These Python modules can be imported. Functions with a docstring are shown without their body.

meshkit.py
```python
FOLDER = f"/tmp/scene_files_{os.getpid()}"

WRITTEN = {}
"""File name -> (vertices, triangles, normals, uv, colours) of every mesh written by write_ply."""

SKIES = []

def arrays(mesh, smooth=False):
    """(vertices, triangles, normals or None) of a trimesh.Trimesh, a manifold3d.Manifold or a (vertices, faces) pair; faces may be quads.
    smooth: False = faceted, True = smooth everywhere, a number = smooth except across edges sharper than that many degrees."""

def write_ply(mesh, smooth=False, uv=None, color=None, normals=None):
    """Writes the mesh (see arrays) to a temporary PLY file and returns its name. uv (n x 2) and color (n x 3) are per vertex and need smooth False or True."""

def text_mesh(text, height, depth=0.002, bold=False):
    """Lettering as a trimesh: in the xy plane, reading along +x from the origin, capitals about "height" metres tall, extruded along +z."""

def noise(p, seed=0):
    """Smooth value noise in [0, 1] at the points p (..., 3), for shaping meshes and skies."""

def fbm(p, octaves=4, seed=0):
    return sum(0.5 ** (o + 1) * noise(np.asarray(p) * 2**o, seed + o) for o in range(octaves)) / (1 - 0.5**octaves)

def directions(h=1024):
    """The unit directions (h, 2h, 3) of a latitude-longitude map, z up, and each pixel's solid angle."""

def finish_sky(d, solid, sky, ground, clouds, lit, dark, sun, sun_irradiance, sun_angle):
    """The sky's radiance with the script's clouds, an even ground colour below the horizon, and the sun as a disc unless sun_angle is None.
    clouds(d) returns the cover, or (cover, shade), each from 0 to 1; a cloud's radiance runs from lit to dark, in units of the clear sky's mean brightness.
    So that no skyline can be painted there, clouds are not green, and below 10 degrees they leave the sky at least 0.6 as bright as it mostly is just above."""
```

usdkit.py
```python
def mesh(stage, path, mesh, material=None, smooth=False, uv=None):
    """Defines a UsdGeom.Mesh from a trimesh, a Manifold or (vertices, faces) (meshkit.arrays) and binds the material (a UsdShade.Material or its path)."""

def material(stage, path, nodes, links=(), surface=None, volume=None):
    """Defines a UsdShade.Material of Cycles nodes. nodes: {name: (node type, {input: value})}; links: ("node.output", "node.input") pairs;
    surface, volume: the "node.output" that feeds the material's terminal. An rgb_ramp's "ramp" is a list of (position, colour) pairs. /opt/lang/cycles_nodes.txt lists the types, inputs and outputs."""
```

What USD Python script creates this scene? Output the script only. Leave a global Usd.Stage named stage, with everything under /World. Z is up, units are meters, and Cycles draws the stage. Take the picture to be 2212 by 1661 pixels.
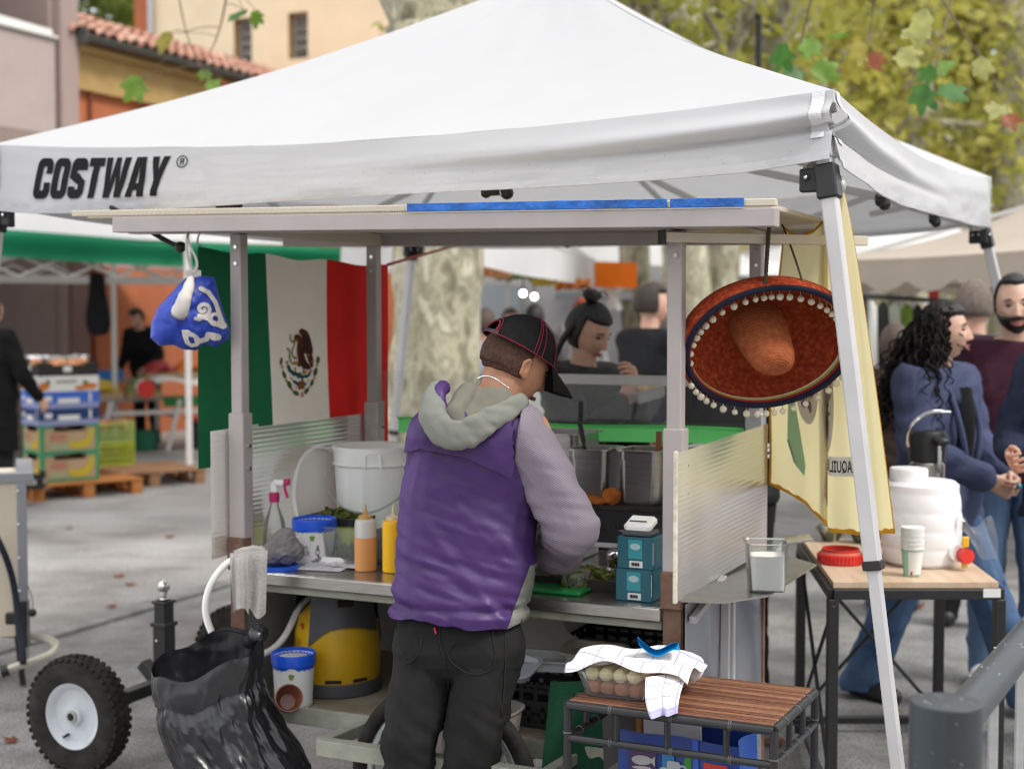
import math, random
import numpy as np, trimesh, shapely, usdkit, meshkit
from shapely.geometry import Polygon, LineString, Point, box as sbox
from shapely.ops import unary_union
from shapely import affinity
from scipy.spatial import Delaunay
from manifold3d import Manifold, Mesh as MMesh
from pxr import Usd, UsdGeom, UsdLux, UsdShade, Gf, Sdf

stage = Usd.Stage.CreateInMemory()
UsdGeom.SetStageUpAxis(stage, 'Z'); UsdGeom.SetStageMetersPerUnit(stage, 1.0)
PI = math.pi
# ---------------------------------------------------------------- camera
H, F, PITCH = 1.6, 3050.0, math.radians(2.825)      # eye height; focal length in units of a 2212 wide picture
cam = UsdGeom.Camera.Define(stage, '/World/camera')
cam.AddTranslateOp().Set((0, 0, H)); cam.AddRotateXOp().Set(90 - math.degrees(PITCH))
cam.CreateHorizontalApertureAttr(36.0); cam.CreateFocalLengthAttr(36.0 * F / 2212)
cam.CreateFStopAttr(2.8); cam.CreateFocusDistanceAttr(3.4)
cam.CreateExposureAttr(1.02)
# ---------------------------------------------------------------- overcast sky
SUN = np.array([.55, -.30, .80]); SUN /= np.linalg.norm(SUN)
ELEV, ROT = math.asin(SUN[2]), math.atan2(SUN[0], SUN[1])
sky_mat = usdkit.material(stage, '/World/Looks/overcast_sky', {
    "s": ("sky_texture", {"sky_type": "single_scattering", "sun_disc": False, "sun_elevation": ELEV, "sun_rotation": ROT, "aerosol_density": 2.0}),
    "t": ("texture_coordinate", {}), "n": ("noise_texture", {"scale": 2.2, "detail": 5.0, "roughness": .55}),
    "z": ("separate_xyz", {}), "zr": ("rgb_ramp", {"ramp": [(0.0, (.62, .62, .62)), (.25, (.74, .74, .74)), (1.0, (1.2, 1.2, 1.2))]}),      # an overcast sky is brighter overhead
    "r0": ("rgb_ramp", {"ramp": [(0.3, (7.0, 7.1, 7.4)), (0.7, (10.5, 10.5, 10.5))]}), "r": ("mix_color", {"blend_type": "multiply", "fac": 1.0, "use_clamp": False}),
    "m": ("mix_color", {"fac": 0.88}), "b": ("background_shader", {"strength": 0.1})},
    [("t.generated", "n.vector"), ("n.fac", "r0.fac"), ("t.generated", "z.vector"), ("z.z", "zr.fac"), ("r0.color", "r.a"), ("zr.color", "r.b"), ("s.color", "m.a"), ("r.result", "m.b"), ("m.result", "b.color")], surface="b.background")
sky = UsdLux.DomeLight.Define(stage, '/World/sky'); UsdShade.MaterialBindingAPI.Apply(sky.GetPrim()).Bind(sky_mat)
sun = UsdLux.DistantLight.Define(stage, '/World/sun')
sun.CreateIntensityAttr(0.35); sun.CreateAngleAttr(14.0); sun.CreateNormalizeAttr(True); sun.CreateColorAttr((1.0, .96, .9))
sun.AddRotateZOp().Set(math.degrees(math.atan2(SUN[1], SUN[0])) + 90); sun.AddRotateXOp().Set(90 - math.degrees(ELEV))

# ================================================================ helpers
rng = np.random.default_rng(7)
def A(*p): return np.array(p, float)
def W(px, py, D):                                    # the point seen at photo pixel (px, py) at depth D
    d = A((px - 1106) / F, math.cos(PITCH) - (py - 830.5) / F * math.sin(PITCH), -math.sin(PITCH) - (py - 830.5) / F * math.cos(PITCH))
    return A(0, 0, H) + d * (D / d[1])
def G(px, py, z=0.0):                                # ... and at height z
    d = W(px, py, 1.0) - A(0, 0, H)
    return A(0, 0, H) + d * ((z - H) / d[2])
def unit(v): v = np.asarray(v, float); return v / max(np.linalg.norm(v), 1e-12)
def rotz(a): c, s = math.cos(a), math.sin(a); return A([c, -s, 0], [s, c, 0], [0, 0, 1]) if False else np.array([[c, -s, 0], [s, c, 0], [0, 0, 1.]])
def rot(axis, a): return trimesh.transformations.rotation_matrix(a, axis)[:3, :3]
def frame(z, x=(1, 0, 0)):                           # columns x', y', z with z' along z
    z = unit(z); x = np.asarray(x, float)
    if abs(np.dot(unit(x), z)) > .95: x = A(0, 1, 0)
    x = unit(x - z * np.dot(x, z)); return np.stack([x, np.cross(z, x), z], 1)
def xf(m, R=None, t=None):
    m = m.copy(); v = np.array(m.vertices)
    if R is not None: v = v @ np.asarray(R).T
    if t is not None: v = v + np.asarray(t)
    m.vertices = v; return m
def TM(v, f): return trimesh.Trimesh(np.asarray(v, float), np.asarray(f, int), process=False)
def cat(ms): return trimesh.util.concatenate([m for m in ms if m is not None and len(m.faces)])
def box(sx, sy, sz, ch=0.0, c=(0, 0, 0)):            # chamfered box
    ch = min(ch, sx * .45, sy * .45, sz * .45)
    if ch <= 0: m = trimesh.creation.box([sx, sy, sz])
    else:
        p = []
        for a in (-1, 1):
            for b in (-1, 1):
                for d in (-1, 1):
                    h = A(sx, sy, sz) / 2
                    for k in range(3):
                        q = h - ch; q[k] = h[k]; p.append(q * A(a, b, d))
        m = trimesh.convex.convex_hull(np.array(p))
    m.apply_translation(c); return m
def boxb(lo, hi, ch=0.0):
    lo, hi = np.asarray(lo, float), np.asarray(hi, float); return box(*(hi - lo), ch=ch, c=(lo + hi) / 2)
def beam(p, q, w, h=None, ch=.002, up=(0, 0, 1)):    # square bar from p to q
    p, q = np.asarray(p, float), np.asarray(q, float); d = q - p; L = np.linalg.norm(d)
    z = d / L; u = np.asarray(up, float)
    if abs(np.dot(z, unit(u))) > .98: u = A(0, 1, 0)
    x = unit(np.cross(u, z)); y = np.cross(z, x)
    return xf(box(w, h or w, L, ch), np.stack([x, y, z], 1), (p + q) / 2)
def loft(rings, closed=True, caps=True):             # rings: (n, k, 3)
    rings = np.asarray(rings, float); n, k = rings.shape[:2]; v = rings.reshape(-1, 3); f = []
    kk = k if closed else k - 1
    i, j = np.meshgrid(np.arange(n - 1), np.arange(kk), indexing='ij'); a = i * k + j; b = i * k + (j + 1) % k
    f = np.concatenate([np.stack([a, b, b + k], -1).reshape(-1, 3), np.stack([a, b + k, a + k], -1).reshape(-1, 3)])
    if caps and closed:
        v = np.vstack([v, rings[0].mean(0), rings[-1].mean(0)]); m = n * k; j = np.arange(k)
        f = np.vstack([f, np.stack([np.full(k, m), (j + 1) % k, j], 1), np.stack([np.full(k, m + 1), (n - 1) * k + j, (n - 1) * k + (j + 1) % k], 1)])
    return TM(v, f)
def tube(pts, r, k=8, caps=True):
    pts = np.asarray(pts, float); n = len(pts); r = np.broadcast_to(r, n)
    t = np.gradient(pts, axis=0); t /= np.maximum(np.linalg.norm(t, axis=1, keepdims=True), 1e-9)
    x = frame(t[0])[:, 0]; rings = []; a = np.arange(k) / k * 2 * PI
    for i in range(n):
        x = unit(x - t[i] * np.dot(x, t[i])); y = np.cross(t[i], x)
        rings.append(pts[i] + r[i] * (np.cos(a)[:, None] * x + np.sin(a)[:, None] * y))
    return loft(rings, caps=caps)
def cyl(p, q, r, k=16, r2=None): return tube([p, q], [r, r if r2 is None else r2], k)
def spline(pts, n=40):
    from scipy.interpolate import CubicSpline
    pts = np.asarray(pts, float); s = np.r_[0, np.cumsum(np.linalg.norm(np.diff(pts, axis=0), axis=1))]
    return CubicSpline(s, pts)(np.linspace(0, s[-1], n))
def lathe(prof, k=32, c=(0, 0, 0)):                  # profile [(r, z)...] round z
    prof = np.asarray(prof, float); a = np.arange(k) / k * 2 * PI
    m = loft(np.stack([np.stack([r * np.cos(a), r * np.sin(a), np.full(k, z)], 1) for r, z in prof]))
    m.apply_translation(c); return m
def ball(c, r, sub=2, s=(1, 1, 1)):
    m = trimesh.creation.icosphere(sub, 1.0); return xf(m, np.diag(A(*s) * r), c)
def grid(fn, nu, nv):                                # fn(u, v) -> (..., 3), u, v in 0..1
    u, v = np.meshgrid(np.linspace(0, 1, nu), np.linspace(0, 1, nv), indexing='ij')
    return loft(fn(u, v), closed=False, caps=False)
def tri_poly(poly, step):                            # refined triangulation of a shapely polygon
    out_v, out_f, n = [], [], 0
    for g in getattr(poly, 'geoms', [poly]):
        if g.is_empty or g.area < 1e-12: continue
        b = g.segmentize(step); P = [np.array(b.exterior.coords)[:-1]] + [np.array(i.coords)[:-1] for i in b.interiors]
        x0, y0, x1, y1 = g.bounds; gx, gy = np.meshgrid(np.arange(x0, x1, step) + step * .37, np.arange(y0, y1, step) + step * .41)
        q = np.stack([gx.ravel(), gy.ravel()], 1); 
        if len(q): q = q[shapely.contains_xy(g.buffer(-step * .35), q[:, 0], q[:, 1])]
        p = np.vstack(P + [q]); p = np.unique(np.round(p, 7), axis=0)
        if len(p) < 3: continue
        try: t = Delaunay(p).simplices
        except Exception: continue
        c = p[t].mean(1); t = t[shapely.contains_xy(g.buffer(step * .01), c[:, 0], c[:, 1])]
        e1, e2 = p[t[:, 1]] - p[t[:, 0]], p[t[:, 2]] - p[t[:, 0]]; ar = e1[:, 0] * e2[:, 1] - e1[:, 1] * e2[:, 0]
        t = t[np.abs(ar) > 1e-12]; ar = ar[np.abs(ar) > 1e-12]; t[ar < 0] = t[ar < 0][:, ::-1]
        out_v.append(p); out_f.append(t + n); n += len(p)
    return (np.vstack(out_v), np.vstack(out_f)) if out_v else (np.zeros((0, 2)), np.zeros((0, 3), int))
def decal(poly, step, to3d):                         # flat print laid on a surface: to3d(xy) -> points
    v, f = tri_poly(poly, step); return TM(to3d(v), f) if len(f) else None
def inflate(poly, thick, step, to3d, power=.5, back=1.0, noise=0, ns=20, flat=0.0):  # a pillow with the outline poly; to3d(x, y, h)
    v, f = tri_poly(poly, step); d = shapely.distance(shapely.points(v), poly.boundary if not hasattr(poly, 'geoms') else poly.boundary)
    h = thick * (d / d.max()) ** power
    if noise: h = h * (1 + noise * (meshkit.fbm(np.c_[v * ns, np.zeros(len(v))], 3) - .5) * 2)
    edge = d < 1e-6; n = len(v)
    idx = np.arange(n); bidx = np.where(edge, idx, idx + n)
    V = np.vstack([to3d(v[:, 0], v[:, 1], h), to3d(v[:, 0], v[:, 1], -h * back)])
    m = TM(V, np.vstack([f, bidx[f][:, ::-1]])); m.remove_unreferenced_vertices(); return m
def planar(o, x, y, n=None):                         # maps (x, y, h) to o + x X + y Y + h N
    o, x, y = np.asarray(o, float), np.asarray(x, float), np.asarray(y, float); n = unit(np.cross(x, y)) if n is None else np.asarray(n, float)
    return lambda a, b, h=0: o + np.multiply.outer(a, x) + np.multiply.outer(b, y) + np.multiply.outer(np.broadcast_to(h, np.shape(a)), n)
def text(s, h, depth=.0015, bold=False, R=None, t=(0, 0, 0), sx=1.0, center=True):
    m = meshkit.text_mesh(s, h, depth, bold); v = np.array(m.vertices); v[:, 0] *= sx
    if center: v[:, :2] -= (v[:, :2].max(0) + v[:, :2].min(0)) / 2
    m.vertices = v; return xf(m, R, t)
def wob(m, amp, sc, seed=0, oct=3):                   # displaces along normals by noise
    v, n = np.array(m.vertices), np.array(m.vertex_normals); m = m.copy()
    m.vertices = v + n * (amp * 2 * (meshkit.fbm(v * sc + 50, oct, seed) - .5))[:, None]; return m
def sub(m, n=1):
    for _ in range(n): m = m.subdivide()
    return m
def mf(m):                                            # trimesh -> Manifold
    m = trimesh.Trimesh(m.vertices, m.faces, process=True); return Manifold(MMesh(np.asarray(m.vertices, np.float32), np.asarray(m.faces, np.uint32)))
def tm(m): a = m.to_mesh(); return TM(a.vert_properties[:, :3], a.tri_verts)
# ---------------------------------------------------------------- the scene's things
used = {}
def numbered(parent, name):
    k = used.get((parent, name), 0); used[(parent, name)] = k + 1
    return f'{parent}/{name}' + (f'_{k:03d}' if k else '')
SMALL = {'print', 'node_rings', 'small_print', 'barcode', 'cow_mark', 'wreath_berry', 'beak', 'cactus_fruit', 'screw', 'rib', 'knob', 'hair_strand', 'cap_piping', 'lapel', 'tread', 'ridges', 'neck_chain', 'buckle'}
class Node:
    def __init__(s, path, R, t): s.path, s.R, s.t = path, R, t
def meta(path, label=None, cat=None, group=None, kind=None):
    p = stage.GetPrimAtPath(path)
    for k, v in (('label', label), ('category', cat), ('group', group), ('kind', kind)):
        if v: p.SetCustomDataByKey(k, v)
def thing(name, label, cat, loc=(0, 0, 0), rz=0.0, group=None, kind=None):
    path = numbered('/World', name); x = UsdGeom.Xform.Define(stage, path)
    x.AddTranslateOp().Set(tuple(map(float, loc))); x.AddRotateZOp().Set(math.degrees(rz))
    meta(path, label, cat, group, kind); return Node(path, rotz(rz), np.asarray(loc, float))
def part(t, name, m, mat, smooth=30, world=False, label=None, kind=None):
    if m is None or not len(m.faces): return t
    path = numbered(t.path, name); kind = kind or ('stuff' if name in SMALL else None)
    if world: m = xf(m, t.R.T, -t.R.T @ t.t)
    usdkit.mesh(stage, path, m, mat, smooth=smooth); meta(path, label, kind=kind); return Node(path, t.R, t.t)
def single(name, m, mat, label, cat, group=None, kind=None, smooth=30):
    lo, hi = m.bounds; o = A((lo[0] + hi[0]) / 2, (lo[1] + hi[1]) / 2, lo[2]); path = numbered('/World', name)
    g = usdkit.mesh(stage, path, xf(m, None, -o), mat, smooth=smooth); g.AddTranslateOp().Set(tuple(map(float, o)))
    meta(path, label, cat, group, kind); return Node(path, np.eye(3), o)
def copy(src, loc, rz=0.0, label=None, group=None):
    name = src.path.split('/')[-1]; name = name[:-4] if name[-4:-3] == '_' and name[-3:].isdigit() else name
    was = dict(stage.GetPrimAtPath(src.path).GetCustomData()); t = thing(name, label or was.get('label'), was.get('category'), loc, rz, group or was.get('group'))
    p = stage.GetPrimAtPath(t.path); p.GetReferences().AddInternalReference(src.path); p.SetInstanceable(True); return t
# ---------------------------------------------------------------- materials
def mk(name, c, rough=.6, metal=0.0, vary=0.0, vs=8.0, bump=0.0, bs=60.0, c2=None, trans=0.0, tl=0.0, isl=0.0, extra=None, stretch=None, detail=4.0, bd=.01, bt=None):
    """c: base colour; vary / c2: noise between two tones; bump: fine relief; tl: translucent share; isl: tone differs from piece to piece"""
    n = {"p": ("principled_bsdf", {"base_color": c, "roughness": rough, "metallic": metal, "transmission_weight": trans, **({"specular_ior_level": .2} if rough >= .6 and not metal else {}), **(extra or {})}), "t": ("texture_coordinate", {})}
    l = []; src = None; vec = "t.object"
    if stretch: n["mp"] = ("mapping", {"scale": stretch}); l.append(("t.object", "mp.vector")); vec = "mp.vector"
    if vary or c2 is not None:
        c = np.asarray(c, float); a, b = (c * (1 - vary), np.minimum(c * (1 + vary), 1)) if c2 is None else (c, np.asarray(c2, float))
        n["n"] = ("noise_texture", {"scale": vs, "detail": detail, "roughness": .6}); l.append((vec, "n.vector"))
        n["r"] = ("rgb_ramp", {"ramp": [(.3, tuple(a)), (.7, tuple(b))]}); l.append(("n.fac", "r.fac")); src = "r.color"
    if isl:
        n["g"] = ("geometry", {}); n["k"] = ("map_range", {"from_min": 0., "from_max": 1., "to_min": 1 - isl, "to_max": 1 + isl}); l.append(("g.random_per_island", "k.value"))
        n["h"] = ("hsv", {"color": tuple(map(float, c))}); l.append(("k.result", "h.value"))
        if src: l.append((src, "h.color"))
        src = "h.color"
    if src: l.append((src, "p.base_color"))
    if bump:
        n["bn"] = ("noise_texture", {"scale": bs, "detail": 3.0, **(bt or {})}); n["b"] = ("bump", {"strength": bump, "distance": bd}); l += [(vec, "bn.vector"), ("bn.fac", "b.height"), ("b.normal", "p.normal")]
    surf = "p.BSDF"
    if tl:
        n["tb"] = ("translucent_bsdf", {"color": tuple(map(float, c))}); n["mx"] = ("mix_closure", {"fac": tl}); l += [("p.BSDF", "mx.closure1"), ("tb.BSDF", "mx.closure2")]
        if src: l.append((src, "tb.color"))
        surf = "mx.closure"
    return usdkit.material(stage, f'/World/Looks/{name}', n, l, surface=surf)
def pane(name, tint=(1, 1, 1), fac=.85, rough=.05, haze=None):   # clear sheet: transparent, with a glossy share by fresnel
    n = {"t": ("transparent_bsdf", {"color": tint}), "g": ("glossy_bsdf", {"color": (.9, .9, .9), "roughness": rough}), "f": ("fresnel", {"IOR": 1.45}), "m": ("mix_closure", {})}
    l = [("f.fac", "m.fac"), ("t.BSDF", "m.closure1"), ("g.BSDF", "m.closure2")]; surf = "m.closure"
    if haze:
        n["d"] = ("diffuse_bsdf", {"color": haze}); n["tr"] = ("translucent_bsdf", {"color": haze}); n["dm"] = ("mix_closure", {"fac": .5}); n["m2"] = ("mix_closure", {"fac": 1 - fac})
        l += [("d.BSDF", "dm.closure1"), ("tr.BSDF", "dm.closure2"), ("m.closure", "m2.closure1"), ("dm.closure", "m2.closure2")]; surf = "m2.closure"
    return usdkit.material(stage, f'/World/Looks/{name}', n, l, surface=surf)
def glow(name, c, s): return usdkit.material(stage, f'/World/Looks/{name}', {"e": ("emission", {"color": c, "strength": s})}, [], surface="e.emission")

RIDGE = {'type': 'ridged_multifractal', 'detail': 2.0, 'use_normalize': True, 'distortion': .6}
M = dict(
    white_fabric=mk('white_fabric', (.585, .585, .595), .65, vary=.015, vs=3, bump=.10, bs=16, tl=.30, bd=.004),
    stall_white=mk('stall_white_fabric', (.74, .74, .74), .7, vary=.03, vs=3, tl=.3),
    alu=mk('painted_aluminium', (.50, .49, .49), .38, vary=.06, vs=6, metal=.15),
    alu_warm=mk('warm_grey_aluminium', (.37, .335, .325), .42, vary=.06, vs=6, metal=.15),
    black_plastic=mk('black_plastic', (.012, .012, .013), .4, vary=.2, vs=30),
    black_rubber=mk('black_rubber', (.013, .0125, .012), .8, c2=(.038, .035, .031), vs=16, bump=.3, bs=120),
    steel=mk('brushed_steel', (.40, .385, .36), .25, metal=.97, vary=.12, vs=6, stretch=(3, 3, 30), bump=.05, bs=40),
    chrome=mk('chrome', (.75, .75, .76), .1, metal=1.0),
    zinc=mk('galvanised_steel', (.45, .46, .45), .45, metal=.7, vary=.2, vs=14),
    rust=mk('rusty_steel', (.10, .045, .028), .7, c2=(.19, .12, .09), vs=14, bump=.2, bs=50),
    old_paint=mk('old_green_grey_paint', (.20, .21, .17), .6, c2=(.33, .33, .27), vs=9, bump=.15, bs=60),
    cream_panel=mk('cream_panel', (.52, .46, .37), .55, vary=.06, vs=3),
    white_panel=mk('white_panel', (.66, .65, .64), .5, vary=.05, vs=3),
    white_plastic=mk('white_plastic', (.78, .77, .74), .35, vary=.03, vs=6, extra={"subsurface_weight": .15}),
    ink=mk('black_ink', (.006, .006, .007), .7),
    black_fabric=mk('black_fabric', (.009, .009, .010), .85, vary=.3, vs=20, bump=.2, bs=200, bd=.002),
    red=mk('red_plastic', (.62, .03, .02), .35), blue=mk('blue_plastic', (.012, .09, .62), .35),
)
# ================================================================ the setting
U = A(.908, -.418, 0); V = A(.418, .908, 0); ANG = math.atan2(-.418, .908)     # the market's street grid
asphalt = usdkit.material(stage, '/World/Looks/wet_asphalt', {
    "t": ("texture_coordinate", {}), "a": ("noise_texture", {"scale": .55, "detail": 6.0, "roughness": .62}), "f": ("noise_texture", {"scale": 90., "detail": 3.0}),
    "v": ("voronoi_texture", {"scale": 130.}), "md": ("noise_texture", {"scale": 3.6, "detail": 5.0, "roughness": .7}), "rm": ("rgb_ramp", {"ramp": [(.36, (.62, .62, .62)), (.6, (1.12, 1.12, 1.12))]}), "x2": ("mix_color", {"blend_type": "multiply", "fac": 1.0, "use_clamp": False}), "rc": ("rgb_ramp", {"ramp": [(.32, (.17, .166, .162)), (.5, (.255, .25, .245)), (.7, (.33, .325, .32))]}),
    "rr": ("rgb_ramp", {"ramp": [(.36, (.34, .34, .34)), (.6, (.7, .7, .7))]}), "x": ("mix_color", {"blend_type": "multiply", "fac": .8, "use_clamp": False}),
    "rf": ("rgb_ramp", {"ramp": [(.32, (.35, .35, .35)), (.68, (1.4, 1.4, 1.4))]}), "b": ("bump", {"strength": .5, "distance": .006}), "p": ("principled_bsdf", {})},
    [("t.object", "a.vector"), ("t.object", "f.vector"), ("t.object", "v.vector"), ("a.fac", "rc.fac"), ("a.fac", "rr.fac"), ("f.fac", "rf.fac"), ("rc.color", "x.a"), ("rf.color", "x.b"),
     ("t.object", "md.vector"), ("md.fac", "rm.fac"), ("x.result", "x2.a"), ("rm.color", "x2.b"), ("x2.result", "p.base_color"), ("rr.color", "p.roughness"), ("v.distance", "b.height"), ("b.normal", "p.normal")], surface="p.BSDF")
asphalt2 = usdkit.material(stage, '/World/Looks/coarse_asphalt', {
    "t": ("texture_coordinate", {}), "a": ("noise_texture", {"scale": .9, "detail": 7.0, "roughness": .65}), "f": ("noise_texture", {"scale": 45., "detail": 3.0}),
    "rc": ("rgb_ramp", {"ramp": [(.33, (.165, .155, .145)), (.5, (.265, .255, .245)), (.68, (.36, .35, .34))]}), "x": ("mix_color", {"blend_type": "multiply", "fac": .6}),
    "rf": ("rgb_ramp", {"ramp": [(.3, (.5, .5, .5)), (.7, (1.3, 1.3, 1.3))]}), "rr": ("rgb_ramp", {"ramp": [(.38, (.42, .42, .42)), (.6, (.8, .8, .8))]}),
    "b": ("bump", {"strength": .6, "distance": .01}), "p": ("principled_bsdf", {})},
    [("t.object", "a.vector"), ("t.object", "f.vector"), ("a.fac", "rc.fac"), ("a.fac", "rr.fac"), ("f.fac", "rf.fac"), ("rc.color", "x.a"), ("rf.color", "x.b"), ("x.result", "p.base_color"),
     ("rr.color", "p.roughness"), ("f.fac", "b.height"), ("b.normal", "p.normal")], surface="p.BSDF")
single('ground', TM([[-160, -60, 0], [160, -60, 0], [160, 240, 0], [-160, 240, 0]], [[0, 1, 2], [0, 2, 3]]), asphalt, 'wet grey asphalt ground of the market square', 'ground', kind='structure')
ga = A(-2.36, 6.87, 0); L0 = ga - V * 14; L1 = ga + V * 60
single('pavement', TM([L0 + A(0, 0, .004), L1 + A(0, 0, .004), L1 - U * 40 + A(0, 0, .004), L0 - U * 40 + A(0, 0, .004)], [[0, 1, 2], [0, 2, 3]]), asphalt2,
       'coarser patched asphalt beyond the gutter on the left', 'pavement', kind='structure')
stone_m = mk('gutter_stone', (.27, .26, .25), .55, vary=.3, vs=7, bump=.4, bs=40, isl=.25)
gut = thing('gutter', 'worn stone gutter line between the two asphalt surfaces', 'gutter', ga, math.atan2(V[1], V[0]), kind='structure')
s = -4.0
while s < 7:
    l = rng.uniform(.35, .8); m = box(l - .02, rng.uniform(.11, .16), .03, .006, (s + l / 2, rng.uniform(-.012, .012), .001 + rng.uniform(0, .007)))
    if rng.random() > .12: part(gut, 'stone', wob(sub(m, 1), .004, 9, int(s * 10) + 60), stone_m)
    s += l

# ---------------------------------------------------------------- leaves
def leaf_shape(n=5):
    p = []
    for k in range(-n // 2 + 1, n // 2 + 1):
        a = PI / 2 + k * .62; L = (1.0, .82, .5)[abs(k)]
        p += [(a - .31, .50 * L + .16), (a - .16, .84 * L), (a, L), (a + .16, .84 * L)]
    p.append((p[-1][0] + .18, .42 * .5)); p += [(PI * 1.42, .16), (-PI * .42, .16)]
    p = sorted(set((a % (2 * PI) if a < 1.5 * PI else a - 2 * PI, r) for a, r in p)); return Polygon([(r * math.cos(a), r * math.sin(a)) for a, r in p]).buffer(0)
LEAF = leaf_shape()
LV, LF = tri_poly(LEAF, .3)
def leaf(c, size, R, curl=.25, seed=0):
    z = curl * (LV[:, 0] ** 2 - .35 * LV[:, 1] ** 2) + .06 * np.sin(LV[:, 0] * 9 + seed)
    return TM((np.c_[LV, z] * size) @ np.asarray(R).T + c, LF)
def leaf_mat(name, c, c2=None, tl=.45): return mk(name, c, .5, c2=c2 if c2 is not None else tuple(np.array(c) * 1.6), vs=14, tl=tl, isl=.3)
LM = [leaf_mat('green_leaf', (.07, .20, .035)), leaf_mat('lime_leaf', (.17, .30, .035)), leaf_mat('yellow_leaf', (.36, .31, .05)), leaf_mat('pale_leaf', (.42, .42, .14)), leaf_mat('russet_leaf', (.30, .09, .035))]
bark = usdkit.material(stage, '/World/Looks/plane_bark', {
    "t": ("texture_coordinate", {}), "mp": ("mapping", {"scale": (1.0, 1.0, .55)}), "n": ("noise_texture", {"scale": 7.5, "detail": 3.0, "roughness": .5, "distortion": .25}),
    "v": ("noise_texture", {"scale": 3.2, "detail": 4.0}), "r": ("rgb_ramp", {"ramp": [(.3, (.13, .12, .085)), (.43, (.27, .25, .18)), (.5, (.46, .43, .33)), (.57, (.30, .285, .21)), (.66, (.60, .57, .46))], "interpolate": True}),
    "r2": ("rgb_ramp", {"ramp": [(.35, (.62, .6, .52)), (.65, (1.1, 1.08, 1.0))]}), "x": ("mix_color", {"blend_type": "multiply", "fac": .8}),
    "b": ("bump", {"strength": .35, "distance": .02}), "p": ("principled_bsdf", {"roughness": .85})},
    [("t.object", "mp.vector"), ("mp.vector", "n.vector"), ("mp.vector", "v.vector"), ("n.fac", "r.fac"), ("v.fac", "r2.fac"), ("r.color", "x.a"), ("r2.color", "x.b"), ("x.result", "p.base_color"), ("n.fac", "b.height"), ("b.normal", "p.normal")], surface="p.BSDF")
crown_mats = [mk(n, c, .55, c2=c2, vs=1.1, tl=.5, isl=.45, detail=3.0) for n, c, c2 in (
    ('autumn_crown_yellow', (.74, .64, .12), (.56, .58, .10)), ('autumn_crown_green', (.48, .54, .09), (.70, .64, .13)), ('autumn_crown_gold', (.78, .62, .13), (.56, .55, .10)))]
def branch(p, d, L, r, g, k=7, lift=.15):
    pts = [np.asarray(p, float)]; d = unit(d)
    for i in range(k): d = unit(d + g.normal(0, .13, 3) + A(0, 0, lift * .3)); pts.append(pts[-1] + d * L / k)
    return np.array(pts), np.linspace(r, r * .45, k + 1)
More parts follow.
